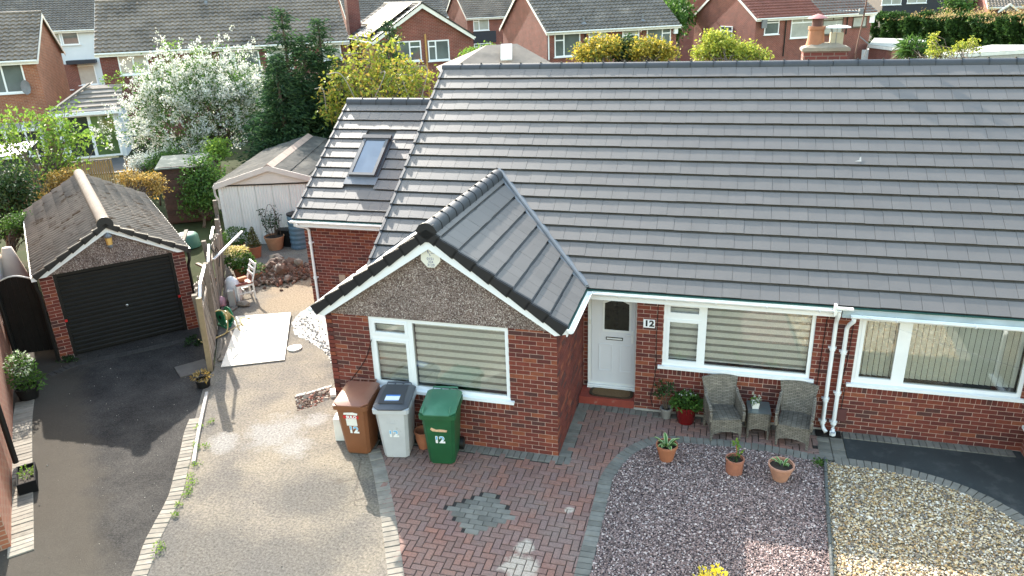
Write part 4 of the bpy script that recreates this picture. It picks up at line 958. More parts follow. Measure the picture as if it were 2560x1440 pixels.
mb = MB(); mb.box(-1.42, -1.3, .221, 6.2, -.03, 1.93); mb.box(1.3, 1.42, .221, 6.2, -.03, 1.93); mb.box(-1.3, 1.3, 6.08, 6.2, -.03, 1.93); mb.prism([(-1.42, 6.2, 1.93), (1.42, 6.2, 1.93), (0, 6.2, 2.72)], (0, -.1, 0)); mb.build('wall', M['brick_far2'], gar, uv=True)
MB().prism([(-1.44, -.012, 1.9), (1.44, -.012, 1.9), (1.44, -.012, 1.93), (0, -.012, 2.74), (-1.44, -.012, 1.93)], (0, .1, 0)).build('pebbledash_gable', M['pebbledash'], gar)
m = MB(); m.box(-1.17, -1.11, .03, .12, 0, 1.9); m.box(1.11, 1.17, .03, .12, 0, 1.9); m.box(-1.11, 1.11, .03, .12, 1.84, 1.9); m.build('door_frame', M['black'], gar)
gd = MB().box(-1.11, 1.11, .085, .11, .01, 1.84).build('garage_door', M['black'], gar)
rib = MB(); rib.prism([(-1.10, .084, .0), (-1.10, .062, .018), (-1.10, .062, .058), (-1.10, .084, .076)], (2.20, 0, 0)); rib = rib.mesh('door_rib'); rib.materials.append(M['black'])
for k in range(18): inst('door_rib', rib, gd, Matrix.Translation((0, 0, .03+k*.1)))
m = MB(); m.lathe([(.03, 0), (.03, .01), (.012, .02), (.012, .05)], 10); m.xf(lambda x, y, z: (x+.06, .062-z, y+.88)); m.build('door_handle', mk('steel', (.5, .5, .5), .3, 0, metal=1), gd, True)
for sx in (-1.14, 1.14): MB().box(sx-.025, sx+.025, .0, .03, .82, .87).build('red_marker', mk('red reflector', (.6, .02, .02), .3, 0) if 'redm' not in M else M['redm'], gar)
GEX, GEZ, GRZ = 1.50, 1.955, 2.80; gs = np.array([-GEX, 0, GRZ-GEZ]); GLn = np.linalg.norm(gs); gs /= GLn
rolled_roof(gar, (GEX, -.12, GEZ), (0, 1, 0), gs, 6.3, GLn, .20, .295, .06, M['gar_tile'], riser=.008, wob=.002, sub=6)
rolled_roof(gar, (-GEX, -.12, GEZ), (0, 1, 0), (-gs[0], 0, gs[2]), 6.3, GLn, .20, .295, .06, M['gar_tile'], riser=.008, wob=.002, sub=6)
mb = MB()
for sg in (-1, 1): mb.prism([(sg*1.47, -.1, 1.93), (0, -.1, 2.765), (0, 6.25, 2.765), (sg*1.47, 6.25, 1.93)], (0, 0, -.03))
mb.build('roof_deck', M['timber_old'], gar)
# half round buff ridge
me = MB(); K = 10; pr = [(.13*math.cos(math.pi*k/(K-1)), .13*math.sin(math.pi*k/(K-1))) for k in range(K)]; pr = [(.13, -.06)]+pr+[(-.13, -.06)]; n_p = len(pr)
me.add([(x, y, z) for y in (0, .445) for x, z in pr], [(i+1, i, n_p+i, n_p+i+1) for i in range(n_p-1)]+[tuple(range(n_p)), tuple(range(2*n_p-1, n_p-1, -1))])
me = me.mesh('ridge_tile'); me.materials.append(mk('buff weathered ridge', (.14, .11, .088), .9, .2, 6, .3, 60, rv=.08)); me.shade_smooth(); me.set_sharp_from_angle(angle=R(40))
for k in range(14): inst('ridge_tile', me, gar, Matrix.Translation((0, -.1+k*.45, 2.80)))
for sg in (-1, 1):
    sd = np.array([-sg*GEX, 0, GRZ-GEZ]); sd /= np.linalg.norm(sd); nd = np.array([sg*sd[2], 0, abs(sd[0])])
    verge((sg*GEX, -.13, GEZ+.03), sd, nd, (0, -1, 0), 6, 'verge_unit', 'black_pvc', gar, face=.11, wid=.09, cov=GLn/6)
    b_ = MB(); b_.prism([(sg*1.46, -.1, 1.90), (sg*1.46, -.1, 1.96), (0, -.1, 2.74), (0, -.1, 2.62), (sg*1.28, -.1, 1.90)], (0, .02, 0)); b_.build('bargeboard', M['white_pvc'], gar)
    gutter_ = MB(); gutter_.box(sg*1.5-.05, sg*1.5+.05, -.13, 6.25, 1.86, 1.95); gutter_.build('gutter', M['white_pvc'] if sg < 0 else M['black'], gar)
MB().prism([(.16*math.cos(a), -.14, 2.80+.16*math.sin(a)) for a in np.linspace(R(-30), R(210), 14)], (0, .03, 0)).build('ridge_end_cap', M['black_pvc'], gar)
MB().tube([(-1.5, -.06, 1.88), (-1.5, -.05, 1.7), (-1.47, -.04, 1.55), (-1.47, -.04, .03)], .034, 8).build('downpipe', M['black'], gar, True)
MB().tube([(1.5, -.06, 1.88), (1.5, -.05, 1.7), (1.47, .12, 1.5), (1.47, .12, .03)], .034, 8).build('downpipe', M['black'], gar, True)
lp = MB().box(-.05, .05, -.05, -.012, 2.3, 2.42).build('wall_lamp', mk('grey metal lantern', (.12, .125, .13), .5, .1), gar)
MB().lathe([(.05, 0), (.075, .03), (.075, .05), (.03, .1), (.012, .12)], 8, (0, -.13, 2.50), True, True).build('lantern_cap', M['lead'], lp)
MB().lathe([(.012, -.1), (.05, -.06), (.055, -.02), (.05, 0)], 8, (0, -.13, 2.36), True, True).build('lantern_base', M['lead'], lp)
MB().lathe([(.055, 0), (.068, .15)], 6, (0, -.13, 2.355), True, True).build('lantern_glass', mk('amber lantern glass', (.7, .42, .12), .15, .2), lp)

# neighbouring house wall on the frame's edge
wd = (WL1-WL0)/np.linalg.norm(WL1-WL0); sh_rot = math.atan2(wd[1], wd[0])
sideh = thing('side_house', 'red brick house wall with black downpipes beside the tarmac drive', 'house', (*WL0, 0), sh_rot)
Lw = np.linalg.norm(WL1-WL0)
mb = MB(); mb.box(0, Lw+4, 0, 5, -.05, 4.9); mb.build('wall', M['brick_far2'], sideh, uv=True)
mb = MB(); mb.prism([(-.25, -.35, 4.85), (-.25, 2.5, 6.5), (-.25, 5.35, 4.85)], (Lw+4.5, 0, 0)); mb.build('roof', M['gar_tile'], sideh)
def sloc(px, py):   # local x of a pixel on the wall plane
    n = np.array([wd[1], -wd[0], 0]); p = PL(px, py, (*WL0, 0), n); return (p[:2]-WL0)@wd, p[2]
for px, py in ((38, 1192), (38, 915)):
    x, z = sloc(px, py); MB().tube([(x, -.07, max(z, .08)), (x, -.07, 4.8)], .045, 10).build('downpipe', M['black'], sideh, True)
    if z > .4: MB().tube([(x, -.07, z+.02), (x, -.09, z-.06), (x, -.16, z-.1)], .045, 8).build('pipe_shoe', M['black'], sideh, True)
for px, py, hgt_ in ((8, 790, 1.0), (12, 720, .9)):
    x, z = sloc(px, py); MB().box(x-.45, x+.45, -.12, -.002, z-.05, z).build('window_sill', M['white_pvc'], sideh); MB().box(x-.4, x+.4, -.015, .02, z, z+1.1).build('window', M['white_pvc'], sideh)
# arched side gate
ga = np.array([-11.53, -.36]); gb = np.array([-12.22, -.80]); gdv = (gb-ga); gw = np.linalg.norm(gdv); grot = math.atan2(-gdv[1], -gdv[0])
gate = thing('side_gate', 'black arched boarded gate between the brick wall and the garage', 'gate', (*gb, 0), grot)
nb_ = 7; w_ = gw/nb_
for k in range(nb_):
    x0 = k*w_; top = lambda x: 1.72+.16*math.sin(math.pi*min(max((x/gw), 0), 1))
    m = MB(); m.prism([(x0+.003, 0, .12), (x0+w_-.003, 0, .12), (x0+w_-.003, 0, top(x0+w_)), (x0+.003, 0, top(x0))], (0, .025, 0)); m.build('board', M['black'], gate)
m = MB(); m.box(0, gw, .026, .06, .35, .45); m.box(0, gw, .026, .06, 1.35, 1.45); m.build('rail', M['black'], gate)
m = MB(); pts = [(gw*i/10, -.006, 1.72+.16*math.sin(math.pi*i/10)) for i in range(11)]
m.tube(pts, .018, 6); m.build('top_trim', M['white_paint'], gate)

# ---- leaning fence between plots
fdir = (FB-FA)/np.linalg.norm(FB-FA); frot = math.atan2(fdir[1], fdir[0]); FL_ = np.linalg.norm(FB-FA)
fence = thing('timber_fence', 'weathered leaning timber board fence with white plastic strips along its top', 'fence', (*FA, 0), frot)
M['timber_pale'] = mk('sun bleached fence board', (.27, .235, .195), .9, .2, 9, .3, 60, rv=.22)
nbd = int(FL_/.115)
for k in range(3, nbd):
    x = k*.115; lean = .10*math.sin(x*.9)+random.gauss(0, .02); h = 1.45+.12*math.sin(x*1.7+1)+random.gauss(0, .03)
    if 24 <= k <= 26: h *= .55
    m = MB(); m.box(-.054, .054, -.009, .009, 0, h); o = m.build('fence_board', M['timber_pale'] if k % 5 else M['timber_old'], fence)
    o.matrix_basis = Matrix.Translation((x, random.gauss(0, .006), .06)) @ Matrix.Rotation(-lean*.9, 4, 'X') @ Matrix.Rotation(random.gauss(0, .025), 4, 'Y')
for x, h, mt_, ln in ((0, 1.62, 'timber_new', .03), (.14, 1.5, 'timber_old', .02), (.27, 1.66, 'timber_old', -.02), (1.9, 1.75, 'timber_old', .05), (3.7, 1.75, 'timber_old', -.04), (5.5, 1.8, 'timber_old', .08), (FL_, 1.95, 'timber_old', .02)):
    o = MB().box(-.05, .05, -.05, .05, 0, h).build('post', M[mt_], fence); o.matrix_basis = Matrix.Translation((x, .03, -.02)) @ Matrix.Rotation(ln, 4, 'X') @ Matrix.Rotation(random.gauss(-.04, .03), 4, 'Y')
for z in (.35, 1.1):
    MB().box(.2, FL_, .01, .05, z, z+.06).build('rail', M['timber_old'], fence)
for (x0, z0), (x1, z1) in (((.02, 1.45), (.45, 1.72)), ((.55, 1.68), (1.75, 1.70)), ((2.7, 1.48), (3.3, 1.72)), ((4.1, 1.62), (5.0, 1.68))):
    m = MB(); m.beam((x0, -.02, z0), (x1, -.04, z1), .05, .035); m.build('white_strip', M['white_pvc'], fence)
m = MB(); m.beam((3.6, -.05, 1.25), (4.5, -.75, 1.62), .05, .03); m.build('white_strip', M['white_pvc'], fence)
m = MB(); m.tube(resample([(3.4, -.05, 1.6), (3.7, -.12, 1.35), (3.9, -.1, 1.5), (4.2, -.14, 1.2), (4.0, -.1, .9)], .05), .012, 5); m.build('cable_tangle', M['black'], fence, True)
# old rails lying behind the fence
for i, (a, b, za, zb) in enumerate((((-10.3, 2.3), (-11.4, 4.2), 1.2, 1.45), ((-10.0, 3.0), (-11.1, 4.0), .9, .6))):
    m = MB(); m.beam((*a, za), (*b, zb), .09, .05); tag(m.build('loose_rail', M['timber_old']), ['long grey loose rail propped high between garage and fence', 'short grey loose rail propped low between garage and fence'][i], 'timber')
# ---- white sectional garage at the end of the drive
srot = R(17); SO = np.array([*G(576, 614)[:2], 0])
wsh = thing('white_shed', 'white painted corrugated outbuilding with low gable roof at the end of the drive', 'shed', SO, srot)
WS = 3.1; DS = 5.2
M['white_wall'] = mk('off white painted metal', (.72, .70, .66), .6, .06, 3, dirt=(.5, .44, .36), drange=(.66, .85), dscale=1.2)
npan = 6; pw = WS/npan
for k in range(npan):
    mb = MB(); nr = 6; xs = np.linspace(k*pw+.012, (k+1)*pw-.004, nr*4+1)
    fr = [(x, -.012 if (i % 4) in (1, 2) else .0) for i, x in enumerate(xs)]
    mb.add([(x, y, z) for z in (.02, 1.95) for x, y in fr], [(i, i+1, len(fr)+i+1, len(fr)+i) for i in range(len(fr)-1)]); mb.build('wall_panel', M['white_wall'], wsh)
mb = MB(); mb.box(0, WS, .03, .1, 0, 1.95); mb.box(0, .1, .1, DS, 0, 1.9); mb.box(WS-.1, WS, .1, DS, 0, 1.9); mb.box(.1, WS-.1, DS-.1, DS, 0, 1.9); mb.build('wall', M['white_wall'], wsh)
MB().box(-.05, .05, -.06, .03, 0, 2.0).build('corner_post', M['white_paint'], wsh)
sa = WS/2; apz = 2.42; evz = 1.93
MB().prism([(-.02, -.03, evz), (WS+.02, -.03, evz), (sa, -.03, apz-.05)], (0, .06, 0)).build('gable_panel', mk('pinkish white panel', (.66, .58, .51), .6, .06), wsh)
MB().box(-.05, WS+.05, -.045, -.03, evz-.045, evz-.005).build('gable_gap_shade', M['soil'], wsh)  # solid dark strip painted as the shaded gap under the gable
for sg in (-1, 1):
    mb = MB(); e = sa+sg*(sa+.14); mb.prism([(e, -.11, evz-.12), (e, -.11, evz+.05), (sa, -.11, apz+.06), (sa, -.11, apz-.10)], (0, .025, 0)); mb.build('bargeboard', mk('pale pink fascia', (.62, .54, .48), .6, .08), wsh)
    sd = np.array([sa-e, 0, apz-evz]); Ls = np.linalg.norm(sd); sd /= Ls
    rolled_roof(wsh, (e, -.1, evz+.03), (0, 1, 0), sd, DS+.3, Ls, .16, .55, .02, mk('dirty grey cement sheet', (.085, .08, .072), .95, .25, 3, .3, 40, dirt=(.14, .128, .11), dscale=1.5, drange=(.5, .7), spec=.1), 'roof_sheets', .02)
    mb = MB(); mb.prism([(e, -.08, evz), (sa, -.08, apz), (sa, DS+.15, apz), (e, DS+.15, evz)], (0, 0, -.03)); mb.build('roof_deck', M['timber_old'], wsh)
M['pinkridge'] = mk('pinkish concrete ridge', (.36, .26, .21), .85, .15, 5, rv=.1)
for k in range(9): MB().prism([(sa-.17, -.1+k*.6, apz-.0), (sa, -.1+k*.6, apz+.115), (sa+.17, -.1+k*.6, apz-.0), (sa, -.1+k*.6, apz+.06)], (0, .585, 0)).build('ridge_piece', M['pinkridge'], wsh)
m = MB(); m.tube([(-.16, -.08, evz-.05), (-.16, DS, evz-.05)], .05, 8); m.tube([(-.16, -.06, evz-.08), (-.15, -.08, evz-.3), (-.09, -.07, evz-.45), (-.09, -.07, 1.2)], .035, 8); m.build('gutter', mk('stained gutter', (.5, .45, .4), .6, .3, 8), wsh, True)
# ---- brown shed behind the garage
bso = np.array([*G(420, 560)[:2], 0]); bsh = thing('garden_shed', 'dark brown timber garden shed with pale grey-green felt roof', 'shed', (-16.1, 8.95, 0), R(29))
dkb = mk('dark brown stained board', (.06, .032, .024), .8, .2, 9, .2, 50, rv=.15)
for k in range(9): MB().box(0, 1.35, -.012, .012, .05+k*.215, .05+(k+1)*.215-.008).build('board', dkb, bsh)
for k in range(9): MB().box(1.35, 1.37, 0, 1.3, .05+k*.2, .05+(k+1)*.2-.008).build('side_board', dkb, bsh)
MB().box(.02, 1.33, .02, 1.3, 0, 1.9).build('carcass', dkb, bsh)
MB().prism([(-.1, -.12, 1.91), (1.47, -.12, 1.91), (1.47, 1.4, 2.08), (-.1, 1.4, 2.08)], (0, 0, .04)).build('felt_roof', mk('pale grey green felt', (.085, .10, .09), .95, .2, 3, dirt=(.16, .17, .15), drange=(.55, .6), dscale=3, spec=.1), bsh)
# ================================================================ LEAF HELPERS
def unit(v): return v/(np.linalg.norm(v, axis=-1, keepdims=True)+1e-9)
def leaves(P, D, size, asp=.5, droop=0., fold=None):
    N = len(P); D = unit(D); size = np.broadcast_to(np.asarray(size, float), (N,))[:, None]
    Sd = unit(np.cross(D, rng.normal(size=(N, 3)))); mid = P+D*size*.45; tip = P+D*size+np.array([0, 0, -1.])*size*droop
    s = Sd*size*asp/2
    return np.stack([P, mid+s, tip, mid-s], 1).reshape(-1, 3)
def sphere_pts(n, shell=.0):
    v = unit(rng.normal(size=(n, 3))); r = rng.uniform(shell**3, 1, n)**(1/3); return v*r[:, None]
def clump(center, rad, n, size, asp=.5, shell=.5, up=.3, droop=.15):
    q = sphere_pts(n, shell); P = np.array(center)+q*np.array(rad); D = unit(q+rng.normal(0, .55, (n, 3))+np.array([0, 0, up]))
    return leaves(P, D, size*rng.uniform(.6, 1.3, n), asp, droop)
def green(name, pal, trans=.35, rough=.6): return mk(name, pal[0], rough, .15, 3, pal=pal, rv=.2, trans=trans, spec=.3)
M['leaf_green'] = green('mid green leaves', [(.07, .15, .025), (.045, .10, .02), (.10, .19, .035), (.055, .12, .022)])
M['leaf_dark'] = green('dark green leaves', [(.022, .055, .016), (.03, .075, .02), (.016, .04, .012), (.04, .085, .025)], .2)
M['leaf_lime'] = green('fresh lime leaves', [(.20, .32, .045), (.14, .25, .035), (.26, .37, .06), (.10, .19, .03)], .4)
M['leaf_yellow'] = green('golden leaves', [(.50, .36, .04), (.34, .27, .03), (.56, .42, .07), (.20, .20, .03), (.12, .15, .03)], .4)
M['leaf_gold'] = green('orange gold leaves', [(.42, .26, .05), (.30, .19, .035), (.50, .34, .10), (.20, .15, .04), (.36, .28, .12)], .35)
M['petal'] = green('white petals', [(.72, .72, .66), (.62, .63, .56), (.78, .78, .74), (.50, .53, .42)], .3)
M['bark'] = mk('brown bark', (.10, .075, .055), .95, .25, 9, .5, 40)
M['stem'] = mk('green brown stem', (.09, .08, .04), .9, .2, 9)
def leafpart(verts, name, mat, parent=None, world=False): return link(name, fastmesh(name, verts, 4), mat, parent, kind='stuff', world=world)
def pot_mesh(r0, r1, h, rim=.02, th=.012, n=22): return [(r0, 0), (r1, h-rim*1.6), (r1+.008, h-rim*1.6), (r1+.008, h), (r1-th, h), (r1-th, h-.05), (.001, h-.045)]
def potted(name, label, cat, loc, r0, r1, h, mat, plantf, straight=False, smooth=True):
    t = thing(name, label, cat, loc); MB().lathe(pot_mesh(r0, r1, h), 24).build('pot', mat, t, smooth, ang=50)
    MB().lathe([(r1-.012, 0), (.001, .012)], 16, (0, 0, h-.05), False).build('soil', M['soil'], t)
    plantf(t, h); return t
# ================================================================ WHEELIE BINS
def num_mat():
    m, t, b, L = newmat('football number sticker'); tc = _n(t, 'ShaderNodeTexCoord'); sx = _n(t, 'ShaderNodeSeparateXYZ'); L(tc.outputs['Object'], sx.inputs[0])
    vo = _n(t, 'ShaderNodeTexVoronoi'); vo.inputs['Scale'].default_value = 30; L(tc.outputs['Object'], vo.inputs['Vector'])
    dots = ramp(t, vo.outputs['Distance'], [(0, (.01, .01, .01)), (.26, (.01, .01, .01)), (.3, (.85, .85, .85))])
    f = ramp(t, sx.outputs[1], [(.495, 0.), (.505, 1.)]) if False else None
    mm = _n(t, 'ShaderNodeMath', operation='GREATER_THAN'); mm.inputs[1].default_value = .005; L(sx.outputs[1], mm.inputs[0])
    L(mixc(t, mm.outputs[0], dots, (.10, .42, .72)), b.inputs['Base Color']); b.inputs['Roughness'].default_value = .4; return m
M['num'] = num_mat(); M['num_edge'] = mk('white sticker edge', (.8, .82, .82), .4, 0)
def wheelie(label, loc, rz, body, lid, style):
    t = thing('wheelie_bin', label, 'bin', loc, rz, 'wheelie bins by the bay window')
    mb = MB(); lv = []
    for z, w, d0, d1 in ((.02, .40, -.225, .22), (.08, .42, -.235, .25), (.5, .475, -.28, .29), (.86, .52, -.318, .325), (.90, .53, -.32, .33), (.90, .585, -.35, .36), (.975, .585, -.352, .36)):
        c = .05 if z < .89 else .03; x = w/2
        lv.append([(-x+c, d0, z), (x-c, d0, z), (x, d0+c, z), (x, d1-c, z), (x-c, d1, z), (-x+c, d1, z), (-x, d1-c, z), (-x, d0+c, z)])
    vs = [p for l in lv for p in l]; n = 8
    mb.add(vs, [(i*n+k, i*n+(k+1) % n, (i+1)*n+(k+1) % n, (i+1)*n+k) for i in range(len(lv)-1) for k in range(n)]+[tuple(range(7, -1, -1)), tuple((len(lv)-1)*n+k for k in range(n))])
    mb.build('body', body, t, True, ang=28)
    lm = MB(); ll = []
    for z, w, d0, d1 in ((.978, .575, -.37, .35), (1.0, .575, -.375, .35), (1.03, .50, -.32, .335), (1.055, .38, -.20, .30), (1.06, .30, -.1, .25)):
        x = w/2; c = min(.10, x*.5); zz = lambda y: z+.03*(y+.37)/.72
        pl_ = [(-x+c, d0), (x-c, d0), (x, d0+c), (x, d1-.02), (x-.02, d1), (-x+.02, d1), (-x, d1-.02), (-x, d0+c)]; ll.append([(a, b, zz(b)) for a, b in pl_])
    vs = [p for l in ll for p in l]
    lm.add(vs, [(i*n+k, i*n+(k+1) % n, (i+1)*n+(k+1) % n, (i+1)*n+k) for i in range(len(ll)-1) for k in range(n)]+[tuple(range(7, -1, -1)), tuple((len(ll)-1)*n+k for k in range(n))])
    lo = lm.build('lid', lid, t, True, ang=25)
    h = MB(); h.tube([(-.20, .33, 1.02), (-.20, .41, 1.06), (.20, .41, 1.06), (.20, .33, 1.02)], .016, 8)
    for x in (-.07, .07): h.beam((x, .34, 1.02), (x, .41, 1.06), .02, .02)
    h.build('handle', lid, t, True)
    for sx in (-1, 1):
        w = MB(); w.lathe([(.10, -.03), (.10, .03)], 18, cap0=True, cap1=True); w.xf(lambda a, b, c: (sx*.245+c, .26+a, .10+b)); wo_ = w.build('wheel', M['black'], t, True)
        w = MB(); w.lathe([(.05, -.034), (.05, .034)], 12, cap0=True, cap1=True); w.xf(lambda a, b, c: (sx*.245+c, .26+a, .10+b)); w.build('hub', M['soil'], wo_)
    MB().tube([(-.25, .26, .10), (.25, .26, .10)], .012, 6).build('axle', M['black'], t)
    def face(z): return -.225-.093*(z/.86)-.004
    def sticker(name, x0, x1, z0, z1, mat, lift=.0, shape=None):
        pts = shape or [(x0, z0), (x1, z0), (x1, z1), (x0, z1)]
        return MB().prism([(x, face(z)-lift, z) for x, z in pts], (0, .003, 0)).build(name, mat, t)
    def lettering(txt, x, z, s, mat, lift, bold=0., name='lettering'):
        o = link(name, text_mesh(txt, s, .0006, bold), mat, t); o.matrix_basis = Matrix.Translation((x, face(z)-lift, z)) @ Matrix.Rotation(R(90)+math.atan(.093/.86), 4, 'X'); return o
    lettering('12', 0, .50, .175, M['num_edge'], .003, .010, 'number_border'); lettering('12', 0, .50, .175, M['num'], .0055, .002, 'number')
    if style == 'brown':
        sticker('torn_label', -.12, .1, .80, .84, M['blind'], shape=[(-.13, .80), (.10, .795), (.11, .83), (.03, .85), (-.12, .835)])
        sticker('red_label', -.14, .12, .725, .785, mk('red label', (.55, .02, .02), .4, .05), .001); lettering('SULO', .0, .755, .07, M['num_edge'], .004, .004)
        sticker('paper_label', -.10, .08, .585, .725, M['white_paint'], .002)
    elif style == 'grey':
        MB().prism([(-.20, -.28, 1.051), (.20, -.28, 1.051), (.185, .25, 1.082), (-.185, .25, 1.082)], (0, 0, .014)).build('inner_lid', mk('charcoal inner lid', (.05, .052, .06), .45, .1), t)
        MB().prism([(-.11, -.22, 1.071), (.12, -.22, 1.071), (.12, -.05, 1.080), (-.11, -.05, 1.080)], (0, 0, .003)).build('paper_label', M['num_edge'], lo)
        MB().prism([(-.11, -.085, 1.0815), (.12, -.085, 1.0815), (.12, -.05, 1.0835), (-.11, -.05, 1.0835)], (0, 0, .0015)).build('blue_band', mk('blue band', (.03, .18, .55), .4, 0), lo)
        MB().prism([(-.11, -.22, 1.0745), (.12, -.22, 1.0745), (.12, -.205, 1.0752), (-.11, -.205, 1.0752)], (0, 0, .001)).build('blue_band', bpy.data.materials['blue band'], lo)
        m = MB(); frame_rect(m, -.08, .06, .70, .75, .006, face(.72)-.002, face(.72)+.003); m.build('emboss', body, t)
    else:
        sticker('torn_label', 0, 0, 0, 0, mk('peeled beige label', (.62, .40, .25), .7, .3, 30), shape=[(-.13, .70), (-.10, .665), (.02, .655), (.13, .655), (.14, .69), (.05, .705), (-.04, .70), (-.11, .735)])
        for x in (-.22, .2):
            MB().tube([(x, -.33, 1.01), (x*1.0, -.30, 1.06), (x, -.22, 1.07)], .012, 6).build('lid_grip', lid, t, True)
    return t
wheelie('brown wheelie bin with red and white labels and a number 12 sticker', (-3.26, -2.20, 0), R(6), mk('brown bin plastic', (.20, .075, .032), .42, .1, 4, dirt=(.26, .13, .08), drange=(.6, .8)), mk('brown lid plastic', (.24, .105, .07), .42, .1, 4, dirt=(.34, .2, .15), drange=(.6, .8)), 'brown')
wheelie('pale grey wheelie bin with dark lid carrying a blue and white label', (-2.60, -2.17, 0), R(11), mk('grey bin plastic', (.50, .51, .53), .45, .08, 4, dirt=(.30, .29, .27), drange=(.6, .72), dscale=4), mk('dark grey lid plastic', (.075, .08, .095), .42, .1, 4), 'grey')
wheelie('green wheelie bin with peeled beige label and number 12 sticker', (-1.80, -2.17, 0), R(9), mk('dark green bin plastic', (.012, .085, .032), .42, .15, 4, dirt=(.02, .13, .055), drange=(.55, .8)), mk('faded green lid plastic', (.05, .17, .10), .42, .12, 4, dirt=(.09, .23, .15), drange=(.55, .8)), 'green')
t = thing('flowerpot', 'empty tall terracotta pot standing between the grey and green bins', 'plant pot', (-2.24, -1.98, 0)); MB().lathe([(.09, 0), (.13, .18), (.125, .28), (.15, .29), (.15, .33), (.13, .33), (.10, .1), (.001, .09)], 20).build('pot', M['terracotta'], t, True, ang=50)
wb = MB(); wb.box(-.09, .09, -.12, .12, 0, .42); tag(wb.build('concrete_post', M['white_paint']), 'stub of white painted concrete beside the brown bin', 'post').matrix_basis = Matrix.Translation((-3.74, -2.0, 0)) @ Matrix.Rotation(.2, 4, 'Z')
# ================================================================ RATTAN SET
def wicker_mat():
    m, t, b, L = newmat('grey brown rattan weave'); uv = _n(t, 'ShaderNodeUVMap'); br = _n(t, 'ShaderNodeTexBrick')
    for k, v in (('Scale', 1), ('Brick Width', .075), ('Row Height', .024), ('Mortar Size', .0045), ('Mortar Smooth', .6)): br.inputs[k].default_value = v
    br.inputs['Color1'].default_value = (.25, .22, .185, 1); br.inputs['Color2'].default_value = (.165, .145, .12, 1); br.inputs['Mortar'].default_value = (.03, .026, .022, 1)
    L(uv.outputs[0], br.inputs['Vector']); L(mixc(t, 1., br.outputs[0], ramp(t, noise(t, 9, 4), [(.3, .75), (.7, 1.3)]), 'MULTIPLY'), b.inputs['Base Color']); b.inputs['Roughness'].default_value = .55
    bp = _n(t, 'ShaderNodeBump'); bp.inputs['Strength'].default_value = 1; bp.inputs['Distance'].default_value = .006; bp.invert = True; L(br.outputs['Fac'], bp.inputs['Height']); L(bp.outputs[0], b.inputs['Normal']); return m
M['wicker'] = wicker_mat()
M['seatweave'] = mk('dark slatted seat', (.075, .068, .06), .6, .2, 12)
def arch_panel(mb, a, b, ztop, zbot, rise, th, n=9):
    """panel from a to b (xy) with arched lower edge"""
    a, b = np.array(a, float), np.array(b, float); d = (b-a)/np.linalg.norm(b-a); nn = np.array([d[1], -d[0]])
    for i in range(n):
        t0, t1 = i/n, (i+1)/n; z0, z1 = (zbot+rise*math.sin(math.pi*t)**.7 if 0 < t < 1 else zbot for t in (t0, t1))
        p, q = a+(b-a)*t0, a+(b-a)*t1
        mb.prism([(*p, z0), (*q, z1), (*q, ztop), (*p, ztop)], (*(nn*th), 0))
def rattan_chair(label, loc, rz):
    t = thing('rattan_chair', label, 'chair', loc, rz, 'rattan patio set')
    a = MB(); arch_panel(a, (-.25, -.28), (.25, -.28), .40, .10, .07, -.03); arch_panel(a, (.25, -.28), (.23, .22), .40, .10, .07, -.03); arch_panel(a, (.23, .22), (-.23, .22), .40, .10, .07, -.03); arch_panel(a, (-.23, .22), (-.25, -.28), .40, .10, .07, -.03); a.build('apron', M['wicker'], t, uv=True)
    s = MB(); s.box(-.225, .225, -.25, .20, .36, .395)
    so_ = s.build('seat', M['wicker'], t, uv=True)
    for k in range(9): MB().box(-.22, .22, -.235+k*.047, -.235+k*.047+.026, .396, .408).build('seat_slat', M['wicker'], so_, uv=True)
    b = MB(); nz, nx = 7, 9
    def bp_(i, j, off):
        v = i/(nz-1); u = j/(nx-1)*2-1; w = .235+.065*v**1.4; return (u*w, .20+.14*v+.05*(1-u*u)-.04+off, .38+.52*v-.02*u*u*v)
    vs = [bp_(i, j, o) for o in (0, .035) for i in range(nz) for j in range(nx)]; n2 = nz*nx
    fs = []
    for i in range(nz-1):
        for j in range(nx-1):
            q = (i*nx+j, i*nx+j+1, (i+1)*nx+j+1, (i+1)*nx+j); fs += [q, tuple(n2+k for k in reversed(q))]
    per = [(0, j) for j in range(nx)]+[(i, nx-1) for i in range(1, nz)]+[(nz-1, j) for j in range(nx-2, -1, -1)]+[(i, 0) for i in range(nz-2, 0, -1)]
    per = [i*nx+j for i, j in per]; fs += [(per[(k+1) % len(per)], per[k], n2+per[k], n2+per[(k+1) % len(per)]) for k in range(len(per))]
    b.add(vs, fs); b.build('backrest', M['wicker'], t, uv=True)
    for sx in (-1, 1):
        m = MB(); pts = [(sx*.265, -.285, .38), (sx*.268, -.29, .52), (sx*.27, -.25, .60), (sx*.27, -.1, .625), (sx*.265, .1, .66), (sx*.26, .22, .75)]
        for (p, q) in zip(pts[1:-1], pts[2:]): m.prism([(p[0]-.012, p[1], .36), (q[0]-.012, q[1], .36), (q[0]-.012, q[1], q[2]), (p[0]-.012, p[1], p[2])], (.024, 0, 0))
        m.prism([(sx*.265-.012, -.285, .36), (sx*.268-.012, -.25, .36), (sx*.268-.012, -.25, .60), (sx*.268-.012, -.288, .52)], (.024, 0, 0))
        m.tube(resample(pts, .05), .028, 7); m.build('armrest', M['wicker'], t, uv=True)
        for y in (-.265, .205): MB().lathe([(.018, 0), (.024, .13), (.024, .3)], 8, (sx*.235, y, 0), True, True).build('leg', M['wicker'], t, uv=True)
    return t
rattan_chair('grey rattan armchair standing next to the red flowerpot', (2.53, -.45, .006), R(15))
rattan_chair('grey rattan armchair standing next to the white downpipes', (3.67, -.43, .006), R(-9))
t = thing('rattan_table', 'small glass-topped grey rattan side table between the two armchairs', 'table', (3.10, -.36, .006), R(3))
a = MB(); W_ = .18
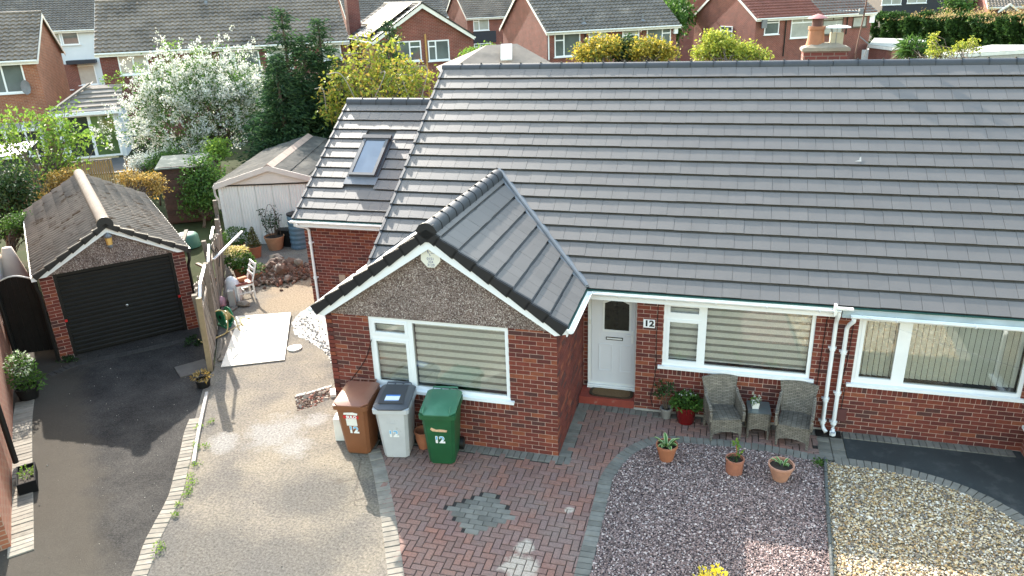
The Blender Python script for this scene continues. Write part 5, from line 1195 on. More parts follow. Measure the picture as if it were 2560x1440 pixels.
arch_panel(a, (-W_, -.2), (W_, -.2), .47, .13, .07, -.025); arch_panel(a, (W_, -.2), (W_, .2), .47, .13, .07, -.025); arch_panel(a, (W_, .2), (-W_, .2), .47, .13, .07, -.025); arch_panel(a, (-W_, .2), (-W_, -.2), .47, .13, .07, -.025); a.build('apron', M['wicker'], t, uv=True)
MB().box(-.185, .185, -.205, .205, .47, .485).build('table_top', M['wicker'], t, uv=True); MB().box(-.182, .182, -.2, .2, .4855, .4935).build('glass_top', mk('grey green glass top', (.09, .11, .11), .08, .1, spec=.8), t)
for sx in (-.16, .16):
    for sy in (-.18, .18): MB().lathe([(.016, 0), (.02, .2)], 8, (sx, sy, 0), True, True).build('leg', M['wicker'], t, uv=True)
t = thing('table_planter', 'little white square planter with pale flowers on the rattan table', 'planter', (3.04, -.38, .5005), R(8))
MB().add([(-.05, -.05, 0), (.05, -.05, 0), (.05, .05, 0), (-.05, .05, 0), (-.058, -.058, .11), (.058, -.058, .11), (.058, .058, .11), (-.058, .058, .11), (-.048, -.048, .11), (.048, -.048, .11), (.048, .048, .11), (-.048, .048, .11), (-.045, -.045, .09), (.045, -.045, .09), (.045, .045, .09), (-.045, .045, .09)], [(3, 2, 1, 0), (0, 1, 5, 4), (1, 2, 6, 5), (2, 3, 7, 6), (3, 0, 4, 7), (4, 5, 9, 8), (5, 6, 10, 9), (6, 7, 11, 10), (7, 4, 8, 11), (8, 9, 13, 12), (9, 10, 14, 13), (10, 11, 15, 14), (11, 8, 12, 15), (12, 13, 14, 15)]).build('pot', M['white_paint'], t)
leafpart(clump((0, 0, .13), (.07, .07, .05), 70, .05), 'leaves', M['leaf_green'], t)
m = MB(); tops = [(-.05, .02, .26), (.06, .01, .20), (.02, -.03, .17), (.07, -.02, .17), (-.02, .03, .2)]
for p in tops: m.tube([(0, 0, .1), (p[0]*.6, p[1]*.6, p[2]*.7), p], .003, 4)
m.build('stem', M['stem'], t)
leafpart(np.concatenate([clump(p, (.018, .018, .014), 16, .022, .8) for p in tops]), 'flowers', M['petal'], t)
# ================================================================ POTTED PLANTS AT THE FRONT
def var_leaf(par, base, d, L, w, k):
    """one broad leaf with a cream margin"""
    d = np.array(d, float); hd = np.array([d[0], d[1], 0]); hd /= np.linalg.norm(hd)+1e-9; s = np.array([-hd[1], hd[0], 0]); n = 6
    def pt(i, j, sc):
        v = i/n; c = np.array(base)+hd*L*v*abs(d[0]**2+d[1]**2)**.5+np.array([0, 0, L*(d[2]*v-.55*v*v)]); wd_ = w*math.sin(math.pi*min(.03+v*.97, .995))**.7*(1-.25*v); return c+s*j*wd_/2*sc+np.array([0, 0, .25*abs(j)*wd_*sc])
    mb = MB(); vs = [pt(i, j, 1) for i in range(n+1) for j in (-1, -.62, 0, .62, 1)]; fs = [(i*5+j, i*5+j+1, (i+1)*5+j+1, (i+1)*5+j) for i in range(n) for j in range(4)]
    mb.add(vs, fs); me = mb.mesh('leaf'); me.materials.append(M['hosta']); me.materials.append(M['hosta_edge'])
    for p in me.polygons: p.material_index = 1 if p.index % 4 in (0, 3) else 0
    return link('leaf', me, None, par, True, ang=0)
M['hosta'] = mk('green hosta leaf', (.06, .16, .03), .5, .15, 20, trans=.2); M['hosta_edge'] = mk('cream hosta margin', (.42, .50, .24), .5, .1, 20, trans=.2)
def hosta(n, L, w, spread, offc=(0, 0)):
    def f(t, h):
        for k in range(n):
            a = 2*math.pi*k/n+random.gauss(0, .25); e = random.uniform(.45, 1.4); r = spread*random.uniform(.5, 1)
            var_leaf(t, (offc[0]+.02*math.cos(a), offc[1]+.02*math.sin(a), h-.06), (r*math.cos(a), r*math.sin(a), e), L*random.uniform(.8, 1.15), w*random.uniform(.8, 1.1), k)
    return f
c = (G(1639, 1110, .3)+G(1696, 1110, .3))/2
potted('flowerpot', 'terracotta pot on plum gravel full of cream-edged hosta leaves', 'plant pot', (c[0], c[1], .02), .105, .165, .28, M['terracotta'], hosta(16, .24, .085, .8))
c = (G(1814, 1145, .27)+G(1862, 1145, .27))/2
def sparse(t, h):
    leafpart(clump((-.03, -.02, h-.01), (.09, .09, .03), 40, .06), 'leaves', M['leaf_dark'], t)
    m = MB(); m.tube([(.01, .03, h-.05), (.015, .04, h+.1), (.0, .05, h+.2)], .008, 5); m.build('stem', M['terracotta'], t)
    leafpart(np.concatenate([clump((.0, .05, h+.22), (.025, .025, .05), 26, .06), clump((.05, .04, h+.08), (.04, .03, .05), 18, .06)]), 'leaves', M['leaf_lime'], t)
potted('flowerpot', 'straight-sided terracotta pot on plum gravel with one sparse sprouting stem', 'plant pot', (c[0], c[1], .02), .125, .135, .25, mk('weathered terracotta', (.33, .125, .075), .85, .2, 9, .2, 60), sparse)
c = (G(1921, 1158, .3)+G(1987, 1158, .3))/2
potted('flowerpot', 'wide pale terracotta pot on plum gravel with a small drooping plant', 'plant pot', (c[0], c[1], .02), .105, .185, .27, mk('pale terracotta', (.42, .21, .14), .85, .15, 9, .2, 60), hosta(8, .18, .06, .9, (.02, .03)))
c = G(1714, 1062)
def bushy(t, h):
    leafpart(np.concatenate([clump((0, 0, h+.06), (.25, .22, .14), 420, .075, .6), clump((.1, 0, h+.04), (.2, .16, .10), 200, .07, .6)]), 'leaves', M['leaf_green'], t)
    leafpart(clump((0, .02, h+.2), (.16, .12, .03), 22, .035, .8), 'flowers', M['petal'], t)
potted('flowerpot', 'glossy red round pot with bushy green plant beside the doorway', 'plant pot', (1.93, -.24, .006), .14, .185, .33, mk('glazed red pot', (.13, .005, .006), .2, .05, 3, coat=.4), bushy)
def leggy(t, h):
    m = MB(); tips = []
    for k in range(7):
        a = random.uniform(0, 6.28); r = random.uniform(.06, .2); z = random.uniform(.2, .48); tp = (r*math.cos(a), r*math.sin(a)*.7, h+z); tips.append(tp); m.tube([(.02*math.cos(a), .02*math.sin(a), h-.05), (tp[0]*.5, tp[1]*.5, h+z*.6), tp], [.009, .007, .004], 5)
    m.build('stems', M['bark'], t); leafpart(np.concatenate([clump(p, (.07, .06, .08), 34, .05, .6) for p in tips]), 'leaves', M['leaf_dark'], t)
potted('flowerpot', 'small grey pot with a leggy dark-leaved shrub against the brick wall', 'plant pot', (1.59, -.19, .006), .07, .10, .2, mk('grey pot', (.21, .20, .19), .8, .1), leggy)
# yellow flowering shrub rising into the frame
c = G(1782, 1515); t = thing('yellow_shrub', 'bright yellow leaved shrub growing up out of the plum gravel', 'shrub', (c[0], c[1], .01))
m = MB(); tips = []
for k in range(13):
    a = 2*math.pi*k/13; r = random.uniform(.05, .24); tp = (r*math.cos(a), r*math.sin(a), random.uniform(.28, .44)); tips.append(tp); m.tube([(.02*math.cos(a), .02*math.sin(a), 0), (tp[0]*.6, tp[1]*.6, tp[2]*.6), tp], .006, 5)
m.build('stems', M['bark'], t); leafpart(np.concatenate([clump(p, (.055, .055, .05), 26, .055, .6) for p in tips]), 'leaves', mk('bright yellow leaves', (.72, .55, .03), .6, .15, 3, pal=[(.75, .60, .03), (.62, .50, .04), (.8, .68, .1)], trans=.4), t)
# weeds and moss along edges
def weeds(pts, name, label, n, mat, h=.09, spread=.06):
    vv = []
    for p in pts:
        for _ in range(n):
            c = (p[0]+random.gauss(0, spread), p[1]+random.gauss(0, spread), .004); vv.append(clump((c[0], c[1], .02), (.05, .05, .03), 14, h*random.uniform(.5, 1.1), .35, up=.9))
    o = leafpart(np.concatenate(vv), name, mat); o['kind'] = 'stuff'; tag(o, label, 'weeds'); return o
wp = [G(*p) for p in ((497, 1070), (492, 1120), (488, 1165), (480, 1190), (474, 1208), (468, 1225), (462, 1240), (452, 1262), (442, 1290), (408, 1360), (396, 1380), (520, 1060), (510, 1120))]
weeds(wp, 'weeds', 'green weeds growing along the edging between the two driveways', 4, M['leaf_lime'], .05, .045)
weeds([G(*p) for p in ((480, 850), (470, 862), (165, 905), (178, 900), (492, 862))], 'weeds', 'low green weeds at the foot of the garage piers', 5, M['leaf_dark'])
weeds([G(2045, 1165), G(2050, 1160)], 'weeds', 'small green weed tuft where the rope edging meets the curved path', 4, M['leaf_green'], .08, .03)
# ================================================================ BUILDING CLUTTER ON THE DRIVE
bp4 = [G(*p) for p in ((553, 920), (712, 902), (728, 787), (590, 795))]
m = MB(); g0 = np.array(bp4); q = [tuple(p) for p in g0]; q[2] = (q[2][0], q[2][1], .05); q[1] = (q[1][0], q[1][1], .012); q[0] = (q[0][0], q[0][1], .012); q[3] = (q[3][0], q[3][1], .03)
m.prism(q, (0, 0, .018)); tag(m.build('plywood_sheet', mk('whitewashed sheet', (.60, .55, .48), .7, .07, 2, dirt=(.45, .38, .29), dscale=1.8, drange=(.62, .8))), 'large pale building board lying flat on the drive', 'board')
t = thing('tub_cover', 'round white plastic tub cover lying by the pale board', 'cover', (*G(737, 872)[:2], .004)); MB().lathe([(.15, 0), (.155, .03), (.14, .035), (.13, .022), (.001, .025)], 22).build('disc', M['white_paint'], t, True); MB().lathe([(.05, .0), (.05, .012), (.001, .014)], 14, (-.02, .02, .025)).build('hub', M['white_pvc'], t, True)
# rough cement strip along the bay
cs = [G(*p)[:2] for p in ((738, 792), (772, 768), (800, 765), (822, 790), (830, 860), (836, 940), (828, 905), (815, 885), (790, 865), (765, 850), (742, 840), (730, 815))]
cl = resample([*cs, cs[0]], .06); cl = [p+rng.normal(0, .018, 2) for p in cl]
struct(sheet('cement_screed', cl, .006, mk('rough white cement', (.36, .35, .33), .95, .35, 18, 1., 30, dirt=(.24, .21, .175), dscale=6, drange=(.5, .62))))
sc = rng.uniform(0, 1, (260, 2)); pc = np.array([cs[0]*(1-a)+cs[5]*a+np.array([.25, .1])*b+rng.normal(0, .12, 2) for a, b in sc]); pc = pc[inpoly(pc, cs)]
crumb = solids('cement_crumbs', OCT_V, OCT_F, rand_rot(len(pc))*rng.uniform(.01, .03, (len(pc), 1, 1)), np.c_[pc, np.full(len(pc), .01)]); o = link('cement_crumbs', crumb, mk('cement crumbs', (.3, .285, .26), .95, .2)); o['kind'] = 'stuff'; tag(o, 'crumbs of white cement scattered beside the bay wall', 'rubble')
# broken slab edge in the dug hole
hq = rng.uniform(np.min(HOLE, 0), np.max(HOLE, 0), (900, 2)); hq = hq[inpoly(hq, HOLE)]
o = link('hole_rubble', solids('hole_rubble', OCT_V, OCT_F, rand_rot(len(hq))*np.exp(rng.normal(-4.0, .5, (len(hq), 1, 1))), np.c_[hq, np.full(len(hq), -.018)]), mk('brick and earth rubble', (.2, .15, .11), .95, .2, pal=[(.16, .11, .08), (.22, .17, .13), (.24, .10, .07), (.30, .27, .23), (.09, .065, .05)])); o['kind'] = 'stuff'; tag(o, 'brick and earth rubble filling the shallow hole in the drive', 'rubble')
m = MB(); a, b = G(738, 994), G(829, 967); nseg = 7
for k in range(nseg):
    p, q_ = a+(b-a)*k/nseg, a+(b-a)*(k+.9)/nseg; j = rng.normal(0, .012, 2); m.prism([p+(0, .0, -.02), q_+(0, j[0], -.02), q_+(-.02, .08+j[1], -.02), p+(-.02, .08+j[0], -.02)], (0, 0, .024+abs(j[0])))
tag(m.build('broken_concrete', M['concrete']), 'broken concrete edge along the shallow hole in the drive', 'rubble')
m = MB(); c = G(845, 985); m.box(-.14, .14, -.1, .1, 0, .1); tag(m.build('white_block', M['white_paint']), 'white lump of concrete at the hole by the bay corner', 'rubble').matrix_basis = Matrix.Translation((c[0], c[1], -.02)) @ Matrix.Rotation(.5, 4, 'Z') @ Matrix.Rotation(.15, 4, 'X')
# rubble heap: mound plus stones
rc = G(700, 690); N = 1500
q = rng.normal(0, .42, (N, 2))*np.array([1.25, .8]); hh = .42*np.exp(-(q[:, 0]/.75)**2-(q[:, 1]/.5)**2)
sz = np.exp(rng.normal(-3.5, .6, N)); P = np.c_[rc[0]+q[:, 0]*.8-q[:, 1]*.5, rc[1]+q[:, 0]*.5+q[:, 1]*.9, hh*.9]
me = solids('rubble', ICO_V, ICO_F, rand_rot(N)*(sz[:, None, None]*rng.uniform(.6, 1.3, (N, 1, 3))), P); o = link('rubble_heap', me, mk('earth and broken stone', (.2, .15, .11), .95, .25, 12, .5, 40, pal=[(.13, .075, .05), (.17, .105, .075), (.09, .055, .04), (.24, .19, .15), (.18, .08, .05)], rv=.2)); o['kind'] = 'stuff'; tag(o, 'heap of dug earth and broken stones at the back of the drive', 'rubble')
mnd = MB(); n_ = 22; vs = [(rc[0], rc[1], .40)]
for i in range(1, 8):
    for k in range(n_):
        a = 2*math.pi*k/n_; x, y = 1.05*i/7*math.cos(a), .62*i/7*math.sin(a); vs.append((rc[0]+x*.8-y*.5, rc[1]+x*.5+y*.9, .42*math.exp(-(x/.75)**2-(y/.5)**2)-.02+random.gauss(0, .025)*(i < 7)-(.03 if i == 7 else 0)))
mnd.add(vs, [(0, 1+k, 1+(k+1) % n_) for k in range(n_)]+[(1+i*n_+k, 1+(i+1)*n_+k, 1+(i+1)*n_+(k+1) % n_, 1+i*n_+(k+1) % n_) for i in range(6) for k in range(n_)]); mnd.build('earth_mound', mk('dug brown earth', (.12, .072, .048), .95, .3, 9, .8, 30), o, kind='stuff')
# big stones on the heap
for dx, dy, s in ((-.25, .35, .2), (-.1, .15, .17), (.5, .2, .14)):
    m = MB(); m.add([(v*np.array([1.2, .8, .8])*(1+rng.normal(0, .14))*s) for v in ICO_V], ICO_F); b_ = m.build('boulder', mk('pale stone', (.22, .175, .135), .9, .25, 6, .5, 30) if 'palestone' not in M else M['palestone']); M['palestone'] = b_.data.materials[0]
    b_.location = (rc[0]+dx, rc[1]+dy, .36); tag(b_, {-.25: 'largest pale boulder on top of the earth heap', -.1: 'middle-sized pale boulder on the front of the earth heap', .5: 'pale boulder on the side of the earth heap toward the bungalow'}[dx], 'boulder')
# white chair with bricks on its seat
cc = G(612, 745); wc = thing('wooden_chair', 'white painted wooden chair with bricks stacked on its seat', 'chair', (cc[0], cc[1], 0), R(-38)); CW = M['white_paint']
MB().box(-.22, .22, -.21, .21, .42, .455).build('seat', mk('dark red chair seat', (.22, .06, .045), .7, .1), wc); m = MB(); frame_rect(m, -.225, .225, -.23, .23, .0, 0, 0) if False else None
for sx in (-1, 1):
    MB().beam((sx*.2, -.2, 0), (sx*.2, -.2, .42), .04, .04, (0, 1, 0)).build('leg', CW, wc); MB().beam((sx*.2, .22, 0), (sx*.2, .2, .46), .04, .04, (0, 1, 0)).build('leg', CW, wc)
    MB().beam((sx*.2, .2, .46), (sx*.19, .36, .92), .04, .035, (0, 1, 0)).build('back_post', CW, wc); MB().beam((sx*.2, -.2, .2), (sx*.2, .2, .2), .025, .03).build('stretcher', CW, wc)
MB().box(-.2, .2, -.01, .01, .20, .23).build('stretcher', CW, wc); m = MB(); m.box(-.21, .21, -.215, -.19, .37, .42); m.box(-.21, .21, .19, .215, .37, .42); m.box(-.215, -.19, -.19, .19, .37, .42); m.box(.19, .215, -.19, .19, .37, .42); m.build('apron', CW, wc)
for k in range(3): z = .58+k*.13; y = .20+.16*(z-.46)/.46; MB().box(-.2, .2, y-.01, y+.01, z, z+.09).build('back_slat', CW, wc)
cr = Matrix.Rotation(R(-38), 4, 'Z')
for dx, dy, dz, rz, lb in ((-.06, -.04, .4555, .2, 'flat red brick lying on the white chair seat'), (.06, .0, .521, 1.0, 'red brick stacked on top of another on the white chair')):
    m = MB(); m.box(-.1075, .1075, -.051, .051, 0, .065); b_ = tag(m.build('loose_brick', mk('orange brick', (.42, .16, .075), .85, .2, 14, .3, 80)), lb, 'brick'); v = cr @ Vector((dx, dy, 0)); b_.matrix_basis = Matrix.Translation((cc[0]+v.x, cc[1]+v.y, dz)) @ Matrix.Rotation(rz, 4, 'Z')
# rubble sack
def sack(label, loc, sx, sy, h, mat, seed, name='rubble_sack'):
    r = np.random.default_rng(seed); mb = MB(); n, mz = 14, 7; vs = []
    for i in range(mz):
        v = i/(mz-1); s = (1-.35*abs(v-.35)**1.5*2)*(1 if i < mz-1 else .55)
        for k in range(n):
            a = 2*math.pi*k/n; j = 1+r.normal(0, .07); vs.append((sx*s*j*math.cos(a), sy*s*j*math.sin(a), h*v+(r.normal(0, .015) if i else 0)))
    mb.add(vs, [(i*n+k, i*n+(k+1) % n, (i+1)*n+(k+1) % n, (i+1)*n+k) for i in range(mz-1) for k in range(n)]+[tuple((mz-1)*n+k for k in range(n)), tuple(range(n-1, -1, -1))])
    o = mb.build(name, mat, smooth=True, ang=0); o.location = loc; tag(o, label, 'sack'); return o
c = G(570, 755); sk = sack('white plastic rubble sack leaning by the fence beside the white chair', (c[0]+.1, c[1]+.15, 0), .22, .17, .62, mk('white woven plastic', (.66, .65, .66), .5, .12, 9, .4, 25, dirt=(.45, .42, .4), drange=(.6, .75)), 3)
c = G(552, 765); sack('crumpled pink and white plastic bag at the foot of the fence', (c[0], c[1]+.05, 0), .14, .11, .22, mk('pink plastic', (.62, .30, .34), .5, .3, 9, .3, 30), 5, 'plastic_bag')
c = G(583, 762); m = MB(); m.box(-.07, .07, -.11, .11, 0, .4); tag(m.build('concrete_block', M['concrete']), 'grey concrete block standing upright in front of the white chair', 'block').matrix_basis = Matrix.Translation((c[0], c[1], 0)) @ Matrix.Rotation(.5, 4, 'Z')
c = G(610, 765); m = MB(); m.add([v*np.array([.2, .13, .09]) for v in ICO_V], ICO_F); tag(m.build('boulder', M['palestone']), 'flat pale stone lying under the white chair', 'boulder').location = (c[0], c[1], .06)
# hose reel and hose
c = G(566, 812); hr = thing('hose_reel', 'green plastic hose reel with loose yellow hose beside the fence', 'hose reel', (c[0], c[1], 0), R(-25)); gm = mk('green plastic', (.02, .22, .10), .45, .1)
for y in (-.1, .1):
    m = MB(); m.lathe([(.20, -.012), (.20, .012)], 22, cap0=True, cap1=True); m.xf(lambda a, b, d: (a, y+d, .23+b)); m.build('flange', gm, hr, True)
m = MB(); m.lathe([(.12, -.09), (.12, .09)], 16); m.xf(lambda a, b, d: (a, d, .23+b)); m.build('drum', mk('yellow hose', (.50, .36, .14), .5, .1), hr, True); HM = bpy.data.materials['yellow hose']
m = MB(); m.lathe([(.05, -.12), (.05, .12)], 10, cap0=True, cap1=True); m.xf(lambda a, b, d: (a, d, .23+b)); m.build('hub', M['black'], hr, True); MB().box(-.2, .2, -.13, .13, 0, .03).build('foot', gm, hr)
pp = [(c[0]+x, c[1]+y, z) for x, y, z in ((0, -.1, .3), (.25, -.25, .35), (.35, -.5, .05), (.05, -.75, .03), (-.2, -.5, .25), (0, -.2, .45), (.35, -.15, .3), (.6, -.3, .04), (.75, .05, .03), (.5, .35, .03), (.3, .15, .12), (.6, -.1, .04), (.95, .1, .03), (1.0, .4, .03), (.7, .5, .03), (.45, .1, .05), (.3, -.6, .03), (.15, -1.0, .03), (-.1, -.9, .03))]
MB().tube(resample(pp, .05), .014, 6).build('hose', HM, hr, True, world=True)
# offcuts and planks along the fence
for i, (p, q, w, lb) in enumerate((((552, 905), (592, 800), .1, 'long grey plank lying along the edge of the pale board'), ((548, 900), (556, 850), .06, 'short splintered batten beside the fence post'), ((560, 790), (590, 770), .12, 'short grey plank by the hose reel'))):
    a, b = G(*p), G(*q); m = MB(); m.beam(a+(0, 0, .03), b+(0, 0, .03), w, .03); tag(m.build('plank', M['timber_old']), lb, 'plank')
c = G(482, 922); m = MB(); m.box(-.3, .3, -.28, .28, -.01, .02); tag(m.build('paving_slab', mk('dark paving slab', (.10, .09, .08), .9, .2, 5)), 'dark square paving slab by the near fence post', 'slab').matrix_basis = Matrix.Translation((c[0], c[1], .004)) @ Matrix.Rotation(R(51), 4, 'Z')
c = G(510, 965); potted('flowerpot', 'low black pot with straggly plant at the near end of the fence', 'plant pot', (c[0], c[1], 0), .12, .14, .16, M['black'], lambda t, h: leafpart(clump((0, 0, h+.06), (.2, .18, .1), 160, .07, .3), 'leaves', M['leaf_gold'], t))
c = G(695, 632)
# pots by the white shed
def conifer(t, h):
    m = MB(); m.tube([(0, 0, h-.1), (0, 0, h+.5)], .02, 5); m.build('stem', M['bark'], t); vv = []
    for z in np.linspace(0, .52, 14): r = .2*(1-z/.58)**.8; vv.append(clump((0, 0, h+z), (r, r, .06), int(140*r/.2)+20, .05, .35, .6, .8))
    leafpart(np.concatenate(vv), 'leaves', mk('bronze green conifer', (.10, .10, .025), .7, .2, 4, pal=[(.09, .11, .02), (.16, .13, .03), (.06, .08, .02)], trans=.2), t)
c = G(640, 642); potted('flowerpot', 'terracotta pot with small pointed conifer by the white shed', 'plant pot', (c[0], c[1], 0), .15, .2, .34, M['terracotta'], conifer)
def rose(t, h):
    m = MB(); tips = []
    for k in range(10):
        a = 2*math.pi*k/10; r = random.uniform(.15, .32); z = random.uniform(.35, .85); tp = (r*math.cos(a), r*math.sin(a), h+z); tips += [tp, (tp[0]*.7, tp[1]*.7, h+z*.7)]; m.tube([(.06*math.cos(a), .06*math.sin(a), h-.06), (tp[0]*.9, tp[1]*.9, h+z*.5), tp], .008, 5)
    m.tube(resample([(-.25, 0, h), (-.2, 0, h+.6), (0, 0, h+1.0), (.2, 0, h+.6), (.25, 0, h)], .1), .008, 5); m.build('stems', M['bark'], t); leafpart(np.concatenate([clump(p, (.1, .1, .1), 26, .055, .6) for p in tips]), 'leaves', M['leaf_dark'], t)
c = G(690, 622); potted('flowerpot', 'large sandy terracotta pot with climbing plant on a wire frame', 'plant pot', (c[0], c[1], 0), .2, .3, .42, mk('sandy terracotta', (.42, .22, .12), .85, .15, 9), rose)
c = G(612, 690); 
def shrub2(t, h): leafpart(np.concatenate([clump((0, 0, h+.15), (.38, .34, .24), 700, .09, .55), clump((.25, -.1, h+.05), (.25, .25, .18), 250, .09, .55)]), 'leaves', M['leaf_green'], t); leafpart(clump((-.12, .1, h+.38), (.34, .28, .12), 420, .075, .5), 'golden_leaves', mk('pale gold leaves', (.6, .5, .2), .6, .1, pal=[(.62, .52, .22), (.5, .44, .12), (.7, .6, .35)], trans=.3), t)
potted('flowerpot', 'terracotta pot with green and gold leafy shrub beside the white chair', 'plant pot', (c[0], c[1]-.1, 0), .17, .22, .34, M['terracotta'], shrub2)
c = G(598, 628); potted('flowerpot', 'low pot with rounded bright green shrub at the white shed corner', 'plant pot', (c[0], c[1], 0), .15, .2, .25, M['terracotta'], lambda t, h: leafpart(clump((0, 0, h+.22), (.42, .38, .28), 800, .075, .5), 'leaves', M['leaf_green'], t))
c = G(648, 700); potted('flowerpot', 'small terracotta pot with trailing green plant beside the earth heap', 'plant pot', (c[0], c[1]-.05, 0), .12, .17, .26, M['terracotta'], lambda t, h: leafpart(clump((0, 0, h+.08), (.26, .22, .14), 260, .07, .5), 'leaves', M['leaf_green'], t))
# water butt and black crate by the extension
c = G(752, 618); t = thing('water_butt', 'ribbed blue grey plastic water butt at the extension corner', 'barrel', (c[0], c[1], 0)); pr = []
for k in range(7): z = k*.15; pr += [(.27, z), (.285, z+.03), (.285, z+.08), (.27, z+.11)]
MB().lathe(pr+[(.26, 1.08), (.001, 1.1)], 22).build('drum', mk('blue grey plastic', (.10, .17, .22), .5, .1), t, True, ang=50); MB().lathe([(.29, 1.05), (.29, 1.09), (.05, 1.12), (.001, 1.12)], 22).build('lid', M['black'], t, True)
c = G(722, 612); m = MB(); m.box(-.25, .25, -.2, .2, 0, .5); m.box(-.27, .27, -.22, .22, .5, .53); tag(m.build('storage_box', M['black']), 'black plastic storage box next to the blue water butt', 'box').location = (c[0], c[1], 0)
def GD_(px, d):
    lo, hi = -3000., 6000.
    for _ in range(60):
        y = (lo+hi)/2
        if CAM[2]+ray(px, y)[2]*d > 0: lo = y
        else: hi = y
    return CAM+ray(px, (lo+hi)/2)*d
# cream dust sheets behind the gate
for k, (px, py, s) in enumerate(((35, 700, 1.0), (62, 705, 1.0))):
    c = GD_(28+38*k, 18.6); mb = MB(); n, mz = 20, 8; vs = []
    for i in range(mz):
        v = i/(mz-1)
        for q_ in range(n):
            a = 2*math.pi*q_/n; rr = (.5-.38*v**1.3)*(1+.14*math.cos(5*a+k)*(1-v)); vs.append((rr*math.cos(a), rr*math.sin(a)*.8, 1.75*v))
    mb.add(vs, [(i*n+q_, i*n+(q_+1) % n, (i+1)*n+(q_+1) % n, (i+1)*n+q_) for i in range(mz-1) for q_ in range(n)]+[tuple((mz-1)*n+q_ for q_ in range(n))])
    o = mb.build('dust_sheet', mk('cream cloth', (.60, .51, .43), .9, .08, 4) if 'cloth' not in M else M['cloth'], smooth=True, ang=0); M['cloth'] = o.data.materials[0]; o.location = c
    tag(o, ['cream cloth cover draped to a point next to the house wall behind the gate', 'cream cloth cover draped to a point next to the garage behind the gate'][k], 'cover')
# trough and bush by the side house
c = G(62, 1215); tr = thing('planter_trough', 'black plastic trough with low plants at the foot of the downpipe', 'planter', (c[0]+.02, c[1]+.06, 0), sh_rot)
m = MB(); m.box(-.28, .28, -.12, .12, 0, .02); m.box(-.28, .28, -.13, -.11, .02, .2); m.box(-.28, .28, .11, .13, .02, .2); m.box(-.3, -.28, -.13, .13, 0, .2); m.box(.28, .3, -.13, .13, 0, .2); m.build('trough', mk('matte black plastic', (.012, .012, .013), .8, .1, spec=.05), tr); MB().box(-.28, .28, -.11, .11, .02, .15).build('soil', M['soil'], tr)
leafpart(clump((.1, 0, .17), (.2, .09, .05), 90, .06, .4), 'leaves', M['leaf_lime'], tr)
c = G(58, 1000); def_b = lambda t, h: (leafpart(np.concatenate([clump((0, 0, h+.3), (.27, .24, .40), 520, .085, .35, .4, .7), clump((.05, .05, h+.1), (.28, .26, .2), 220, .08, .4)]), 'leaves', M['leaf_green'], t), leafpart(clump((0, 0, h+.5), (.25, .22, .26), 240, .06, .5), 'flowers', mk('silvery leaves', (.42, .5, .36), .6, .1, pal=[(.45, .52, .38), (.3, .42, .2), (.6, .64, .52)], trans=.3), t))
potted('flowerpot', 'dark pot with tall silvery green bush at the foot of the brick wall', 'plant pot', (c[0]+.05, c[1]+.1, 0), .16, .2, .25, M['black'], def_b)
# small stones and grit scattered over the drives
N = 700; q = np.c_[rng.uniform(-11, -1.6, N), rng.uniform(-7, 4, N)]; ok = inpoly(q, DRV) | inpoly(q, TAR); q = q[ok & ~inpoly(q, HOLE)]
o = link('grit', solids('grit', OCT_V, OCT_F, rand_rot(len(q))*np.exp(rng.normal(-5.3, .45, (len(q), 1, 1))), np.c_[q, np.full(len(q), .003)]), mk('scattered grit', (.4, .36, .3), .9, .1, pal=[(.26, .23, .19), (.16, .14, .12), (.36, .33, .29), (.08, .07, .06)])); o['kind'] = 'stuff'; tag(o, 'loose grit scattered over the two driveways', 'grit')
# ================================================================ HOUSES BEYOND THE GARDENS
def GD(px, d, z=0.):
    """point at height z straight under photo column px at optical depth d"""
    lo, hi = -3000., 6000.
    for _ in range(60):
        y = (lo+hi)/2; r = ray(px, y)
        if CAM[2]+r[2]*d > z: lo = y
        else: hi = y
    return CAM+ray(px, (lo+hi)/2)*d
M['roof_brown'] = mk('weathered brown concrete tile', (.20, .165, .135), .9, .25, 1.2, .2, 40, dirt=(.085, .075, .065), dscale=.5, drange=(.5, .7))
M['roof_grey'] = mk('dark grey concrete tile', (.14, .125, .11), .9, .25, 1.5, .2, 40, dirt=(.24, .21, .18), dscale=.7)
M['roof_red'] = mk('red brown concrete tile', (.20, .075, .055), .9, .2, 1.5, .2, 40)
M['render_white'] = mk('white render', (.62, .66, .70), .8, .05, 1)
M['navy'] = mk('navy cladding', (.018, .022, .034), .6, .1, 2)
M['curtain'] = mk('pale curtain behind glass', (.36, .37, .34), .12, .15, 2, spec=.8)
M['reflect'] = mk('reflecting window glass', (.10, .12, .12), .03, .5, .7, spec=1.)
